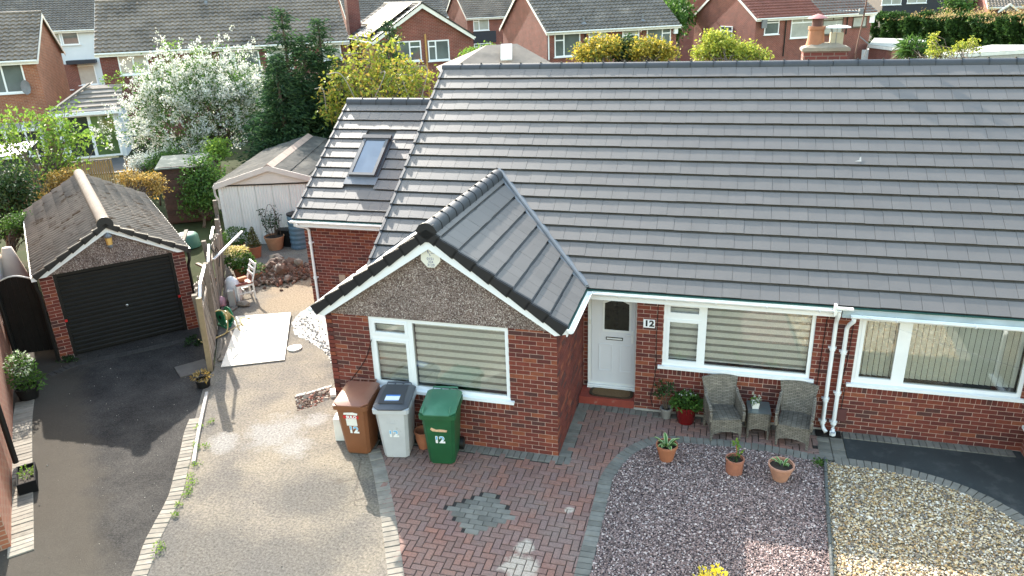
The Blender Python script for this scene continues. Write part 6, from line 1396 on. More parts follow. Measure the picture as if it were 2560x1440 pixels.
class BG:
    def __init__(s, label, O, rz, L, D, ev, rd, wall='brick_far', roof='roof_brown', oh=.3, gable=False, name='house', tiles=True, group='houses beyond the gardens', pitch=.3, gauge=.33):
        s.O = np.array([O[0], O[1], 0.]); s.rz = rz; s.ud = np.array([math.cos(rz), math.sin(rz), 0]); s.bd = np.array([-math.sin(rz), math.cos(rz), 0]); s.L, s.D, s.ev, s.rd = L, D, ev, rd
        t = s.t = thing(name, label, 'house', (O[0], O[1], 0), rz, group)
        mb = MB()
        for x0, x1, y0, y1 in ((0, L, 0, .15), (0, L, D-.15, D), (0, .15, .15, D-.15), (L-.15, L, .15, D-.15)): mb.box(x0, x1, y0, y1, -.05, ev)
        if not gable:
            for x in (0, L-.15): mb.prism([(x, 0, ev), (x, D, ev), (x, D/2, rd-.08)], (.15, 0, 0))
        else:
            for y in (0, D-.15): mb.prism([(0, y, ev), (L, y, ev), (L/2, y, rd-.08)], (0, .15, 0))
        mb.build('wall', M[wall], t, uv=True); rm = M[roof]
        if not gable:
            k = (rd-ev)/(D/2); e = -oh; ze = ev-oh*k; sd = np.array([0, D/2+oh, rd-ze]); Ls = np.linalg.norm(sd); sd /= Ls
            if tiles: rolled_roof(t, (-.15, e, ze+.06), (1, 0, 0), sd, L+.3, Ls, pitch, gauge, .085, rm, riser=.05, wob=.008)
            d_ = MB(); d_.prism([(-.15, e, ze+.05), (-.15, D/2, rd+.05), (-.15, D+oh, ze+.05), (-.15, D+oh, ze-.03), (-.15, D/2, rd-.05), (-.15, e, ze-.03)], (L+.3, 0, 0)); d_.build('roof', rm, t)
            f = MB(); f.box(-.12, L+.12, e+.0, e+.04, ze-.16, ze+.02); f.tube([(-.15, e-.06, ze+.0), (L+.15, e-.06, ze+.0)], .06, 6); f.build('gutter', M['white_paint'], t)
            for x in (-.17, L+.13):
                v = MB(); v.prism([(x, e, ze-.16), (x, e, ze+.04), (x, D/2, rd+.05), (x, D/2, rd-.17)], (.04, 0, 0)); v.prism([(x, D+oh, ze-.16), (x, D+oh, ze+.04), (x, D/2, rd+.05), (x, D/2, rd-.17)], (.04, 0, 0)); v.build('bargeboard', M['white_paint'], t)
            r_ = MB(); r_.tube([(-.15, D/2, rd+.07), (L+.15, D/2, rd+.07)], .11, 8); r_.build('ridge', rm, t)
        else:
            k = (rd-ev)/(L/2); ze = ev-oh*k
            for sg in (-1, 1):
                e = L/2+sg*(L/2+oh); sd = np.array([L/2-e, 0, rd-ze]); Ls = np.linalg.norm(sd); sd /= Ls
                rolled_roof(t, (e, -.2, ze+.06), (0, 1, 0), sd, D+.4, Ls, pitch, gauge, .045, rm, riser=.045)
                d_ = MB(); d_.prism([(e, -.2, ze+.05), (L/2, -.2, rd+.05), (L/2, -.2, rd-.04), (e, -.2, ze-.03)], (0, D+.4, 0)); d_.build('roof', rm, t)
                v = MB(); v.prism([(e, -.24, ze-.14), (e, -.24, ze+.06), (L/2, -.24, rd+.06), (L/2, -.24, rd-.18)], (0, .04, 0)); v.build('bargeboard', M['white_paint'], t)
                v = MB(); v.prism([(e, -.26, ze+.06), (e, -.26, ze+.16), (L/2, -.26, rd+.16), (L/2, -.26, rd+.06)], (0, .1, 0)); v.build('verge', M['black_pvc'], t)
                f = MB(); f.tube([(e+sg*.05, -.2, ze), (e+sg*.05, D, ze)], .06, 6); f.build('gutter', M['white_paint'], t)
            r_ = MB(); r_.tube([(L/2, -.2, rd+.08), (L/2, D+.2, rd+.08)], .11, 8); r_.build('ridge', rm, t)
    def loc(s, px, py, face='front', off=0.):
        """photo pixel -> (u, z) on a face"""
        if face == 'front': P0 = s.O+s.bd*off; n = -s.bd; ax = s.ud
        elif face == 'left': P0 = s.O+s.ud*off; n = -s.ud; ax = s.bd
        p = PL(px, py, P0, n); return (p-P0)@ax, p[2]
    def rect(s, r, face='front', off=0.):
        q = [s.loc(x, y, face, off) for x, y in ((r[0], r[1]), (r[2], r[1]), (r[2], r[3]), (r[0], r[3]))]
        u = [a[0] for a in q]; z = [a[1] for a in q]; u0, u1 = sorted(((u[0]+u[3])/2, (u[1]+u[2])/2)); return u0, u1, (z[2]+z[3])/2, (z[0]+z[1])/2
    def win(s, r, style='lr', pane='reflect', fm='white_pvc', face='front', off=0., fw=.07, name='window'):
        u0, u1, z0, z1 = s.rect(r, face, off); y = off
        def T(mb): return mb if face == 'front' else mb.xf(lambda a, b, c: (b, a, c))
        m = MB(); frame_rect(m, u0, u1, z0, z1, fw, y-.05, y+.02); um = u0+(u1-u0)*(.36 if style == 'lr' else .64 if style == 'rl' else .5); zm = z1-(z1-z0)*.3
        if style in ('lr', 'rl', 'mid'): m.box(um-.04, um+.04, y-.05, y+.02, z0+fw, z1-fw)
        if style == 'lr': m.box(u0+fw, um-.04, y-.05, y+.02, zm-.035, zm+.035)
        if style == 'rl': m.box(um+.04, u1-fw, y-.05, y+.02, zm-.035, zm+.035)
        if style == 'top': m.box(u0+fw, u1-fw, y-.05, y+.02, zm-.04, zm+.04)
        if style == 'topmid': m.box(u0+fw, u1-fw, y-.05, y+.02, zm-.04, zm+.04); m.box(um-.04, um+.04, y-.05, y+.02, zm+.04, z1-fw)
        w = T(m).build(name, M[fm], s.t)
        T(MB().box(u0+.01, u1-.01, y-.012, y+.03, z0+.01, z1-.01)).build('pane', M[pane], w)
        T(MB().box(u0-.06, u1+.06, y-.12, y-.002, z0-.06, z0-.003)).build('sill', M[fm], w); return w
    def pipe(s, px, py0, py1, face='front', mat='black', r=.045):
        u, z0 = s.loc(px, py0, face); _, z1 = s.loc(px, py1, face); m = MB().tube([(u, -.08, min(z0, z1)), (u, -.08, max(z0, z1))], r, 6); return m.build('downpipe', M[mat], s.t)
def rdz(px, py, P): return PL(px, py, P, (AF[0], AF[1], 0))[2]
# -- H1: long terrace with brown tiled roof
A = G(236, 137, 4.75); Bp = G(873, 104, 4.75); rz1 = math.atan2(Bp[1]-A[1], Bp[0]-A[0]); L1 = np.linalg.norm(Bp-A)
b1 = np.array([-math.sin(rz1), math.cos(rz1)])
h1 = BG('long red brick terrace under a weathered brown roof behind the blossom tree', A[:2]+b1*.3+np.array([math.cos(rz1), math.sin(rz1)])*.15, rz1, L1-.3, 7.4, 4.95, 7.35, 'brick_dark', 'roof_brown', gauge=.36)
h1.win((297, 137, 372, 186), 'mid', 'curtain'); h1.win((553, 127, 651, 191), 'lr', 'reflect'); h1.win((670, 121, 731, 174), 'top', 'curtain'); h1.win((800, 112, 853, 150), 'top', 'curtain')
h1.win((613, 262, 668, 338), 'mid', 'curtain'); h1.win((333, 318, 366, 336), '', 'reflect')
h1.pipe(310, 325, 385); h1.pipe(330, 325, 385); h1.pipe(524, 128, 180)
u0, u1, z0, z1 = h1.rect((262, 232, 288, 245)); MB().box(u0, u1, -.05, 0, z0, z1).build('vent_plate', M['white_pvc'], h1.t)
u0, u1, z0, z1 = h1.rect((537, 155, 552, 176)); MB().box(u0, u1, -.12, 0, z0, z1).build('flue_box', M['white_pvc'], h1.t)
m = MB(); m.tube([(5.8, 3.6, 7.2), (5.8, 3.6, 8.2)], .08, 8); m.lathe([(.22, 0), (.1, .2)], 10, (5.8, 3.4, 7.1)); m.build('vent_pipe', M['lead'], h1.t)
# its tiled garden room
gr_o = G(150, 404); grm = thing('garden_room', 'low garden room with white sliding doors and a striped tiled roof', 'extension', (gr_o[0], gr_o[1], 0), rz1)
def grl(px, py): d = PL(px, py, gr_o, (-math.sin(rz1), math.cos(rz1), 0))-gr_o; return d[0]*math.cos(rz1)+d[1]*math.sin(rz1), d[2]
ua, za = grl(162, 288); ub, zb = grl(296, 284); ua2, zb2 = grl(170, 402); ub2, _ = grl(299, 396); ua, ub = (ua+ua2)/2, (ub+ub2)/2; zt = (za+zb)/2
m = MB(); m.box(ua-.35, ua, 0, 3.0, 0, zt+.15); m.box(ub, ub+.2, 0, 3.0, 0, zt+.15); m.box(ua, ub, 0, .2, zt, zt+.15); m.build('wall', M['render_white'], grm)
m = MB(); frame_rect(m, ua, ub, .06, zt, .09, -.03, .05); mid = (ua+ub)/2; m.box(mid-.07, mid+.07, -.03, .05, .15, zt-.09); sdr = m.build('sliding_door', M['white_pvc'], grm)
for a, b, pm_ in ((ua+.09, mid-.07, 'glass_dark'), (mid+.07, ub-.09, 'reflect')): MB().box(a, b, .0, .02, .15, zt-.09).build('pane', mk('green reflecting door glass', (.10, .16, .05), .05, .5, .5, spec=1.) if pm_ == 'reflect' else M[pm_], sdr)
for k in range(9):
    x = mid+.12+k*(ub-.1-mid-.15)/9; MB().box(x, x+.03, .025, .03, .16, zt-.1).build('blind_slat', M['curtain'], sdr)
m = MB(); ev_ = zt+.15; W_ = ub-ua
gsd = np.array([0, 2.3, 1.05]); gsl = np.linalg.norm(gsd); gsd /= gsl
for k in range(6):
    s0 = k*gsl/6; a = np.array([ua-.45, -.3, ev_])+gsd*s0; m2 = MB(); b_ = gsd*(gsl/6+.03)
    m2.prism([a+(k*.28, 0, .06), a+(W_+.85, 0, .06), a+b_+(W_+.85, 0, .0), a+b_+((k+1)*.28, 0, .0)], (0, 0, -.05)); m2.build('tile_course', M['roof_brown'] if k % 2 else M['roof_grey'], grm)
m = MB(); a = np.array([ua-.45, -.3, ev_]); m.add([a, a+(0, 3.2, 0.1), a+gsd*gsl+(1.7, 1.2, .15), a+gsd*gsl+(1.68, 0, .02)], [(0, 3, 2, 1)]); m.build('roof_hip', mk('hip tile painted sunlit', (.42, .36, .29), .9, .2, 2), grm)  # sunlit brightness of this slope put into a paler tile colour
MB().beam(a+(0, 0, .08), a+gsd*gsl+(1.68, 0, .12), .16, .08).build('hip_tiles', M['roof_grey'], grm)
MB().box(ua-.45, ub+.4, -.38, -.28, ev_-.14, ev_+.02).build('gutter', M['white_pvc'], grm)
# -- H00: brick house at the left frame edge, and its glazed lean-to
cn = G(84, 150, 4.75); o00 = cn[:2]-np.array([math.cos(rz1), math.sin(rz1)])*6.5+b1*.3
h00 = BG('orange brick house with a satellite dish on its rear wall', o00, rz1, 6.5, 6.5, 4.9, 6.9, 'brick_far2', 'roof_brown', gauge=.34)
h00.win((-45, 155, 63, 234), 'mid', 'reflect')
u, z = h00.loc(72, 216); ds = MB().lathe([(.001, 0), (.15, .015), (.28, .07), (.36, .13)], 18, cap0=False); ds.xf(lambda a, b, c: (u+a*.5-c*.3, -.35-c*.8+a*.5, z+b)); ds.build('satellite_dish', M['lead'], h00.t, True); MB().tube([(u, -.3, z), (u, 0, z-.1)], .025, 6).build('dish_arm', M['lead'], h00.t)
u, z = h00.loc(12, 252); 
# lean-to
lro = G(-60, 405); lr = thing('lean_to', 'glazed lean-to with pale roof panels behind the orange brick house', 'extension', (lro[0], lro[1], 0), rz1)
def lrl(px, py, off=0.): P0 = lro+np.array([*(b1*off), 0]); d = PL(px, py, P0, (b1[0], b1[1], 0))-P0; return d[0]*math.cos(rz1)+d[1]*math.sin(rz1), d[2]
uR, zE = lrl(100, 322); 
for k in range(4):
    w = uR/4; m = MB(); m.prism([(k*w+.03, -.1, zE), ((k+1)*w-.03, -.1, zE), ((k+1)*w-.03, 2.4, zE+.75), (k*w+.03, 2.4, zE+.75)], (0, 0, .03)); m.build('roof_panel', mk('frosted polycarbonate', (.33, .33, .31), .25, .1) if 'poly' not in M else M['poly'], lr); M['poly'] = bpy.data.materials['frosted polycarbonate']
    MB().beam((k*w, -.1, zE+.05), (k*w, 2.4, zE+.8), .06, .06).build('glazing_bar', M['white_pvc'], lr)
m = MB(); frame_rect(m, 0, uR, 0, zE, .09, -.03, .04); m.box(uR*.5-.05, uR*.5+.05, -.03, .04, .09, zE-.09); m.box(uR*.78-.05, uR*.78+.05, -.03, .04, .09, zE-.09); m.box(0, uR, -.12, -.02, zE-.05, zE+.06); f_ = m.build('frame', M['white_pvc'], lr); MB().box(.05, uR-.05, -.0, .02, .05, zE-.05).build('pane', M['glass_dark'], f_)
MB().box(uR-.1, uR, .05, 2.4, 0, zE+.2).build('side_wall', M['render_white'], lr)
# -- H0: white rendered house beyond
c0 = CAM+ray(150, 75)*58; o0 = c0[:2]-np.array([math.cos(rz1), math.sin(rz1)])*8
h0 = BG('white rendered house with a dark canopy over its white door', o0+b1*.3, rz1, 14, 8, c0[2]+.1, c0[2]+2.6, 'render_white', 'roof_grey', gauge=.33)
h0.win((84, 82, 152, 115), '', 'curtain'); h0.win((155, 79, 197, 112), '', 'reflect'); h0.win((104, 164, 177, 226), 'topmid', 'curtain'); h0.win((193, 163, 241, 212), '', 'curtain', name='front_door')
u0, u1, z0, z1 = h0.rect((170, 149, 243, 158)); MB().box(u0, u1, -.9, 0, z0, z1).build('canopy', M['navy'], h0.t)
u0, u1, z0, z1 = h0.rect((168, 160, 200, 230)); MB().box(u0, u1, -.06, -.002, 0, z1).build('brick_panel', M['brick_far'], h0.t, uv=True)
m = MB(); m.box(2.2, 3.2, 3.6, 4.4, c0[2]+2, c0[2]+3.6); m.build('chimney', M['brick_far'], h0.t, uv=True)
# -- H2: gable-fronted house with solar panels
p2a, p2b = G(934, 108, 4.75), G(1172, 99, 4.75); rz2 = R(38); W2 = 5.8; mid2 = p2a+np.array([math.cos(rz2), math.sin(rz2), 0])*W2/2
o2 = mid2[:2]-np.array([math.cos(rz2), math.sin(rz2)])*W2/2
h2 = BG('brick gable house with solar panels and a brick chimney on its roof', o2, rz2, W2, 8.5, 4.85, rdz(1048, 12, mid2), 'brick_far', 'roof_grey', .12, True)
h2.win((1070, 100, 1123, 151), 'lr', 'reflect'); h2.win((973, 103, 1053, 154), 'rl', 'reflect')
zz = h2.rd; k2 = (zz-h2.ev)/(W2/2); ls = np.hypot(W2/2, zz-h2.ev); s2 = np.array([W2/2, 0, zz-h2.ev])/ls; n2_ = np.array([-s2[2], 0, s2[0]])
solar = mk('solar cell glass', (.035, .04, .055), .12, .2, 2, spec=.9)
spm = MB(); spm.box(.0, 1.0, .0, 1.0, 0, .04); 
def sp(y0, s0, w, l):
    T = lambda a, b, c: np.array([0, y0, h2.ev])+np.array([0, 1, 0])*a*w+s2*(s0+b*l)+n2_*(.22+c)
    o = MB().box(0, 1, 0, 1, 0, .05, T).build('solar_panel', solar, h2.t); g = MB()
    for i in range(7): g.box(i/6-.004, i/6+.004, 0, 1, .0505, .053, T)
    for i in range(5): g.box(0, 1, i/4-.004, i/4+.004, .0505, .053, T)
    g.build('cell_grid', M['white_paint'], o)
for r_ in range(2):
    for c_ in range(5): sp(.6+c_*1.12, 1.05+r_*1.08, 1.08, 1.04)
for c_ in range(3): sp(.9+c_*1.12, .0, 1.08, 1.0)
cb = GD(893, 46); m = MB(); m.box(-.0, .75, 6.6, 7.5, 4.8, 7.2); ch_ = m.build('chimney', M['brick_dark'], h2.t, uv=True); MB().lathe([(.14, 0), (.11, .4)], 10, (.35, 7, 7.2), True, True).build('chimney_pot', M['terracotta'], ch_)
u, z = h2.loc(1062, 85); MB().box(u-.05, u+.05, -.06, 0, 0.5, z).build('downpipe', mk('rusty pipe', (.45, .25, .08), .7, .3), h2.t); h2.pipe(942, 118, 150, mat='white_pvc')
# -- H4, H5: brick houses behind the main ridge
p4 = G(1372, 80, 4.75); rz4 = R(36.8); b4 = np.array([-math.sin(rz4), math.cos(rz4)])
h4 = BG('red brick house with dark tiled roof behind golden bushes', p4[:2]+b4*.3, rz4, 9.6, 8.0, 4.9, 7.5, 'brick_far', 'roof_grey', gauge=.36)
h4.win((1386, 82, 1450, 141), 'lr', 'reflect'); h4.win((1471, 78, 1513, 126), 'top', 'curtain'); h4.win((1555, 72, 1597, 124), 'top', 'curtain'); h4.win((1616, 67, 1676, 122), 'rl', 'reflect'); h4.pipe(1462, 80, 150); h4.pipe(1607, 72, 150, mat='roof_red'); h4.pipe(1370, 85, 150, mat='white_pvc')
for px, py in ((1464, 64), (1612, 55)): u, z = h4.loc(px, py); m = MB(); m.tube([(u, .3, 5.0), (u, .3, 5.55)], .07, 6); m.lathe([(.25, 0), (.09, .12)], 8, (u, .3, 5.1)); m.build('vent_pipe', M['lead'], h4.t)
u0, u1, z0, z1 = h4.rect((1682, 69, 1691, 84)); MB().box(u0, u1, -.2, 0, z0, z1).build('alarm_box', M['white_pvc'], h4.t)
p5 = G(1897, 47, 4.75)
h5 = BG('red brick house with half red half grey roof and brown framed windows', p5[:2]+b4*.3, rz4, 11.2, 8.0, 4.9, 7.4, 'brick_far', 'roof_red', gauge=.36)
h5.win((1911, 44, 1947, 86), 'top', 'reflect'); h5.win((1977, 40, 2032, 94), 'topmid', 'curtain'); h5.win((2056, 35, 2107, 86), 'topmid', 'curtain', fm='bark'); h5.win((2132, 31, 2167, 68), 'top', 'curtain', fm='bark'); h5.win((1801, 65, 1831, 107), 'top', 'reflect', face='left')
h5.pipe(1965, 44, 140); h5.pipe(2119, 34, 85); h5.pipe(2043, 36, 60)
u, z = h5.loc(2052, 36); k5 = 2.5/4; sd5 = np.array([0, 4.3, 7.4-4.9+.3*k5]); l5 = np.linalg.norm(sd5); rolled_roof(h5.t, (u, -.32, 4.9-.3*k5+.10), (1, 0, 0), sd5/l5, 11.35-u, l5, .3, .36, .045, M['roof_grey'], riser=.045)
u, z = h5.loc(2180, 45); m = MB(); m.box(u-.25, u+.25, -.05, 0, z-.35, z+.4); m.build('wall_box', M['white_pvc'], h5.t)
u, z = h5.loc(1900, 60); m = MB(); m.box(u-.1, u+.35, -.4, -.3, z-.3, z+.3); m.build('satellite_dish', M['lead'], h5.t)
# -- H3: far house with navy panels between them
c3 = CAM+ray(1182, 40)*72; h3 = BG('far brick house with navy panel between its windows', c3[:2]-np.array([math.cos(rz4), math.sin(rz4)])*.6, rz4, 8, 7, c3[2], c3[2]+2.4, 'brick_far', 'roof_brown')
h3.win((1183, 43, 1222, 76), 'lr', 'curtain'); h3.win((1185, 108, 1228, 135), 'lr', 'reflect'); u0, u1, z0, z1 = h3.rect((1183, 78, 1240, 107)); MB().box(u0, u1, -.06, -.002, z0, z1).build('cladding', M['navy'], h3.t)
c3 = CAM+ray(1090, 42)*78; h3b = BG('far brick house with brown roof peeping over the solar panel gable', c3[:2], rz4, 7, 7, c3[2], c3[2]+2.4, 'brick_far', 'roof_brown')
h3b.win((1112, 42, 1148, 78), 'lr', 'curtain')
c3 = CAM+ray(870, 48)*66; h3c = BG('far house roof between the brown terrace and the solar panel gable', c3[:2], rz4, 9, 8, c3[2], c3[2]+2.8, 'brick_far', 'roof_grey')
# -- far row at the top right
c6 = CAM+ray(2205, 22)*86; h6 = BG('far dark clad house with white windows above the hedge', c6[:2], rz4-R(30), 9, 7, c6[2]+2.0, c6[2]+4, 'navy', 'roof_brown')
h6.win((2205, -12, 2254, 12), 'mid', 'curtain'); h6.win((2268, -10, 2317, 8), 'mid', 'curtain')
c6 = CAM+ray(2330, 25)*92; h6c = BG('far red brick house over the hedge', c6[:2], rz4-R(30), 5, 7, c6[2]+2.6, c6[2]+4, 'brick_far', 'roof_brown'); h6c.win((2352, -10, 2382, 6), 'mid', 'curtain')
c6 = CAM+ray(2470, 30)*80; h6b = BG('far house with brown roof and small white porch gable', c6[:2], rz4-R(38), 9, 7, c6[2]+.6, c6[2]+2.6, 'brick_far', 'roof_brown')
u, z = h6b.loc(2520, 14); m = MB()
for sg in (-1, 1): m.prism([(u+sg*1.0, -.8, z-.7), (u+sg*1.0, -.8, z-.5), (u, -.8, z+.25), (u, -.8, z)], (0, .1, 0))
m.build('porch_gable', M['white_paint'], h6b.t); MB().prism([(u-1, -.7, z-.6), (u+1, -.7, z-.6), (u, -.7, z+.15)], (0, 2.2, 0)).build('porch_roof', M['roof_brown'], h6b.t)
# -- flat roofed garages behind the ridge
def flat_garage(label, pts, z, wallm, fascia=.22, name='flat_roof_garage'):
    q = [G(x, y, z)[:2] for x, y in pts]; c = np.mean(q, 0); t = thing(name, label, 'garage', (c[0], c[1], 0)); q = [p-c for p in q]
    MB().prism([(*p, z-.02) for p in q], (0, 0, .03)).build('roof', M['felt'], t); MB().prism([(*(p*1.002), z-.021) for p in q], (0, 0, -fascia)).build('fascia', M['white_paint'], t)
    MB().prism([(*(p*.97), -.05) for p in q], (0, 0, z-fascia)).build('wall', M[wallm], t, uv=True); return t
flat_garage('flat-roofed brick garage with white fascia beside the tall hedge', [(2172, 111), (2231, 118), (2318, 103), (2300, 98), (2186, 95)], 2.45, 'brick_far')
flat_garage('long pale flat garage roof showing just over the main ridge', [(2250, 148), (2400, 134), (2600, 123), (2600, 112), (2480, 112)], 2.35, 'concrete')
# -- small hipped outbuilding roof seen over the ridge
ho = GD(1262, 34); hb = thing('hipped_outbuilding', 'low tiled hipped roof with a pale rooflight behind the main ridge', 'outbuilding', (ho[0], ho[1], 0), R(25))
zr = rdz(1275, 116, ho); w_, d_h = 2.6, 3.2
m = MB(); m.box(-w_+.2, w_-.2, -.2, d_h, 0, zr-1.0); m.build('wall', M['brick_far'], hb, uv=True)
m = MB(); e = zr-1.0; m.add([(-w_, -.5, e), (w_, -.5, e), (w_, d_h+.4, e), (-w_, d_h+.4, e), (-.4, d_h/2, zr), (1.0, d_h/2, zr)], [(0, 1, 5, 4), (1, 2, 5), (2, 3, 4, 5), (3, 0, 4), (3, 2, 1, 0)]); m.build('roof', M['roof_brown'], hb)
m = MB(); m.prism([(.0, .1, e+.42), (.5, .1, e+.42), (.7, 1.2, zr-.02), (.2, 1.2, zr-.02)], (0, 0, .06)); m.build('rooflight', M['white_paint'], hb)
# pale paving seen between the far houses
struct(sheet('far_patio', [G(*p)[:2] for p in ((1650, 116), (1705, 120), (1760, 150), (1655, 152))], .02, M['concrete']))
struct(sheet('garden_patio', [G(*p)[:2] for p in ((200, 438), (205, 402), (330, 392), (345, 428))], .02, mk('dark patio slabs', (.055, .055, .056), .8, .2, 1.5)))
# parked van beside the hedge
vc = GD(2193, 62); van = thing('parked_van', 'white and blue van parked beside the tall hedge', 'van', (vc[0], vc[1], 0), R(60))
m = MB(); m.prism([(-2.2, -.9, .35), (2.2, -.9, .35), (2.3, -.9, .9), (1.5, -.9, 1.1), (1.0, -.9, 1.9), (-2.2, -.9, 1.95)], (0, 1.8, 0)); m.build('body', M['white_pvc'], van)
MB().prism([(1.05, -.91, 1.15), (1.45, -.91, 1.15), (1.0, -.91, 1.8), (.4, -.91, 1.8), (.4, -.91, 1.15)], (0, 1.82, 0)).build('window', M['glass_dark'], van); MB().box(-2.21, 1.4, -.912, .912, .95, 1.15).build('blue_stripe', mk('blue stripe', (.03, .10, .42), .4, 0), van)
for x in (-1.4, 1.4):
    for y in (-.85, .85):
        m = MB(); m.lathe([(.34, -.1), (.34, .1)], 14, cap0=True, cap1=True); m.xf(lambda a, b, c: (x+a, y+c, .34+b)); m.build('wheel', M['black'], van)
# garden fences and clutter beyond the garage
def panel_fence(label, pts, h, mat, n, z0=0.):
    a, b = np.array(pts[0]), np.array(pts[1]); d = b-a; L_ = np.linalg.norm(d); t = thing('garden_fence', label, 'fence', (a[0], a[1], 0), math.atan2(d[1], d[0])); w = L_/n
    for k in range(n): MB().box(k*w+.01, (k+1)*w-.01, -.01, .01, .04, h-.03*(k % 2)).build('board', mat, t)
    for k in range(int(L_/1.8)+1): MB().box(k*1.8-.05, k*1.8+.05, .01, .11, 0, h+.08).build('post', M['concrete'], t)
    MB().box(0, L_, -.03, .03, h, h+.04).build('capping', M['timber_old'], t)
M['orange_fence'] = mk('orange stained board', (.30, .18, .07), .85, .2, 5, rv=.15)
panel_fence('orange brown board fence behind the garage and garden frames', [GD(60, 29)[:2], GD(300, 30)[:2]], 1.5, M['orange_fence'], 40)
panel_fence('orange brown board fence below the blossom tree', [GD(330, 31)[:2], GD(560, 31.5)[:2]], 1.3, M['orange_fence'], 36)
gt = GD(140, 26); tr_ = thing('climbing_trellis', 'thin rusty metal climbing frame standing behind the garage', 'trellis', (gt[0], gt[1], 0), R(40))
for x in (-.6, .6):
    for y in (-.5, .5): MB().tube([(x, y, 0), (x*.7, y, 2.6)], .025, 6).build('upright', M['lead'], tr_)
for k in range(6): MB().tube([(-.6+.03*k, -.5, .3+k*.4), (.6-.03*k, -.5, .3+k*.4)], .012, 5).build('rung', M['lead'], tr_)
gt = GD(20, 30); wc_ = thing('garden_canopy', 'white garden canopy sheet stretched behind the young tree', 'canopy', (gt[0], gt[1], 0), R(30)); MB().prism([(-2.2, -.8, 1.75), (1.3, -.8, 1.9), (1.3, 1.0, 2.1), (-2.2, 1.0, 2.0)], (0, 0, .03)).build('cover', M['white_pvc'], wc_)
for x in (-2.1, 1.2):
    for y in (-.7, .9): MB().tube([(x, y, 0), (x, y, 1.8)], .03, 6).build('pole', M['white_pvc'], wc_)
gt = G(465, 585, .4); gb_ = thing('garden_cart', 'upturned green plastic tub behind the fence', 'tub', (gt[0], gt[1], 0)); MB().lathe([(.38, 0), (.34, .35), (.3, .4), (.001, .42)], 18).build('tub', mk('mint green plastic', (.05, .15, .10), .5, .1), gb_, True, ang=60)
# more roofs and trees closing the gaps further back
for k, (px, py, d, rot, L_, lb) in enumerate(((1640, 10, 75, 36, 6, 'far red brick gable house between the two brick houses behind the ridge'), (1560, 30, 110, 30, 14, 'very far brick terrace glimpsed over the dark tiled roof'), (960, 10, 100, 40, 16, 'very far terrace roof beyond the solar panel house'), (300, 22, 100, 38, 22, 'very far terrace roof beyond the long brown roof'), (2060, -20, 105, 10, 18, 'very far house behind the half grey roof'), (2420, 5, 120, 5, 18, 'very far house row above the hedge top'))):
    c_ = CAM+ray(px, py)*d; BG(lb, c_[:2], R(rot), L_, 7, c_[2]+(3 if py < 0 else 1), c_[2]+(5 if py < 0 else 3.2), 'brick_far', 'roof_brown', tiles=False)
# ================================================================ TREES AND SHRUBS
def limb(mb, a, b, r0, r1, n=5, bend=.1):
    a, b = np.array(a, float), np.array(b, float); L_ = np.linalg.norm(b-a); pts = [a+(b-a)*t+rng.normal(0, bend*L_*.15, 3)*(0 < t < 1) for t in np.linspace(0, 1, n)]
    mb.tube(pts, list(np.linspace(r0, r1, n)), 6); return pts
def tree(label, base, tips, trunk_top, r0, group=None, name='tree', cat='tree', fork=None, bark='bark'):
    t = thing(name, label, cat, (base[0], base[1], 0), 0, group); mb = MB(); limb(mb, (0, 0, -.05), trunk_top, r0, r0*.65, 5, .08)
    for tp in tips:
        s = np.array(trunk_top)*rng.uniform(.55, 1.0); limb(mb, s, tp, r0*.4, r0*.06, 6, .25)
    mb.build('trunk', M[bark], t, True, ang=0); return t
# --- hawthorn in white blossom
hb_ = GD(540, 33.5); ct = np.array([0, 0, 2.7]); NT = 300
q = unit(rng.normal(size=(NT, 3))); q[:, 2] = np.where(q[:, 2] < -.55, -q[:, 2], q[:, 2]); rad = np.array([3.2, 2.9, 2.15]); rr = rng.uniform(.55, 1.03, NT)
lump = 1+.14*np.sin(q[:, 0]*5+1)*np.cos(q[:, 2]*6)+.08*rng.normal(size=NT)
tips = ct+q*rad*(rr*lump)[:, None]; tips = tips[tips[:, 2] > .9]
haw = tree('hawthorn tree smothered in white blossom in front of the long terrace', hb_, tips[:40], (0, .1, 1.5), .17, name='hawthorn_tree')
fl, lf = [], []
for p in tips:
    n = 150; d = unit(p-ct+np.array([0, 0, .4])); ax = unit(d+np.array([0, 0, -.9])+rng.normal(0, .35, 3)); s = rng.uniform(0, 1, n)
    nc = 12; cc_ = p+np.outer(rng.uniform(0, 1.1, nc), ax)+rng.normal(0, .16, (nc, 3)); P = cc_[rng.integers(0, nc, n)]+rng.normal(0, .06, (n, 3)); D = unit(rng.normal(0, .7, (n, 3))+np.array([0, 0, .7])+d*.5)
    fl.append(leaves(P, D, rng.uniform(.045, .095, n), .85)); m_ = 75
    P = p+np.outer(rng.uniform(-.3, 1, m_), ax)*.8+rng.normal(0, .2, (m_, 3))-d*.15; lf.append(leaves(P, unit(rng.normal(size=(m_, 3))+d), rng.uniform(.07, .13, m_), .6))
M['blossom'] = mk('hawthorn blossom', (.7, .7, .66), .7, .1, 3, pal=[(.66, .66, .62), (.52, .54, .48), (.74, .74, .71), (.38, .42, .32), (.6, .6, .54)], trans=.35)
o = leafpart(np.concatenate(fl), 'blossom', M['blossom'], haw); o['kind'] = 'stuff'
o = leafpart(np.concatenate(lf), 'crown', M['leaf_green'], haw); o['kind'] = 'stuff'
# fresh yellow-green sprigs poking from the crown
sprig = []
for px, py in ((415, 115), (440, 112), (495, 128), (300, 190), (265, 200), (530, 160), (345, 170), (300, 215)):
    p = CAM+ray(px, py)*33-hb_; sprig.append(clump(p, (.22, .22, .2), 60, .11, .5))
leafpart(np.concatenate(sprig), 'sprigs', M['leaf_lime'], haw)
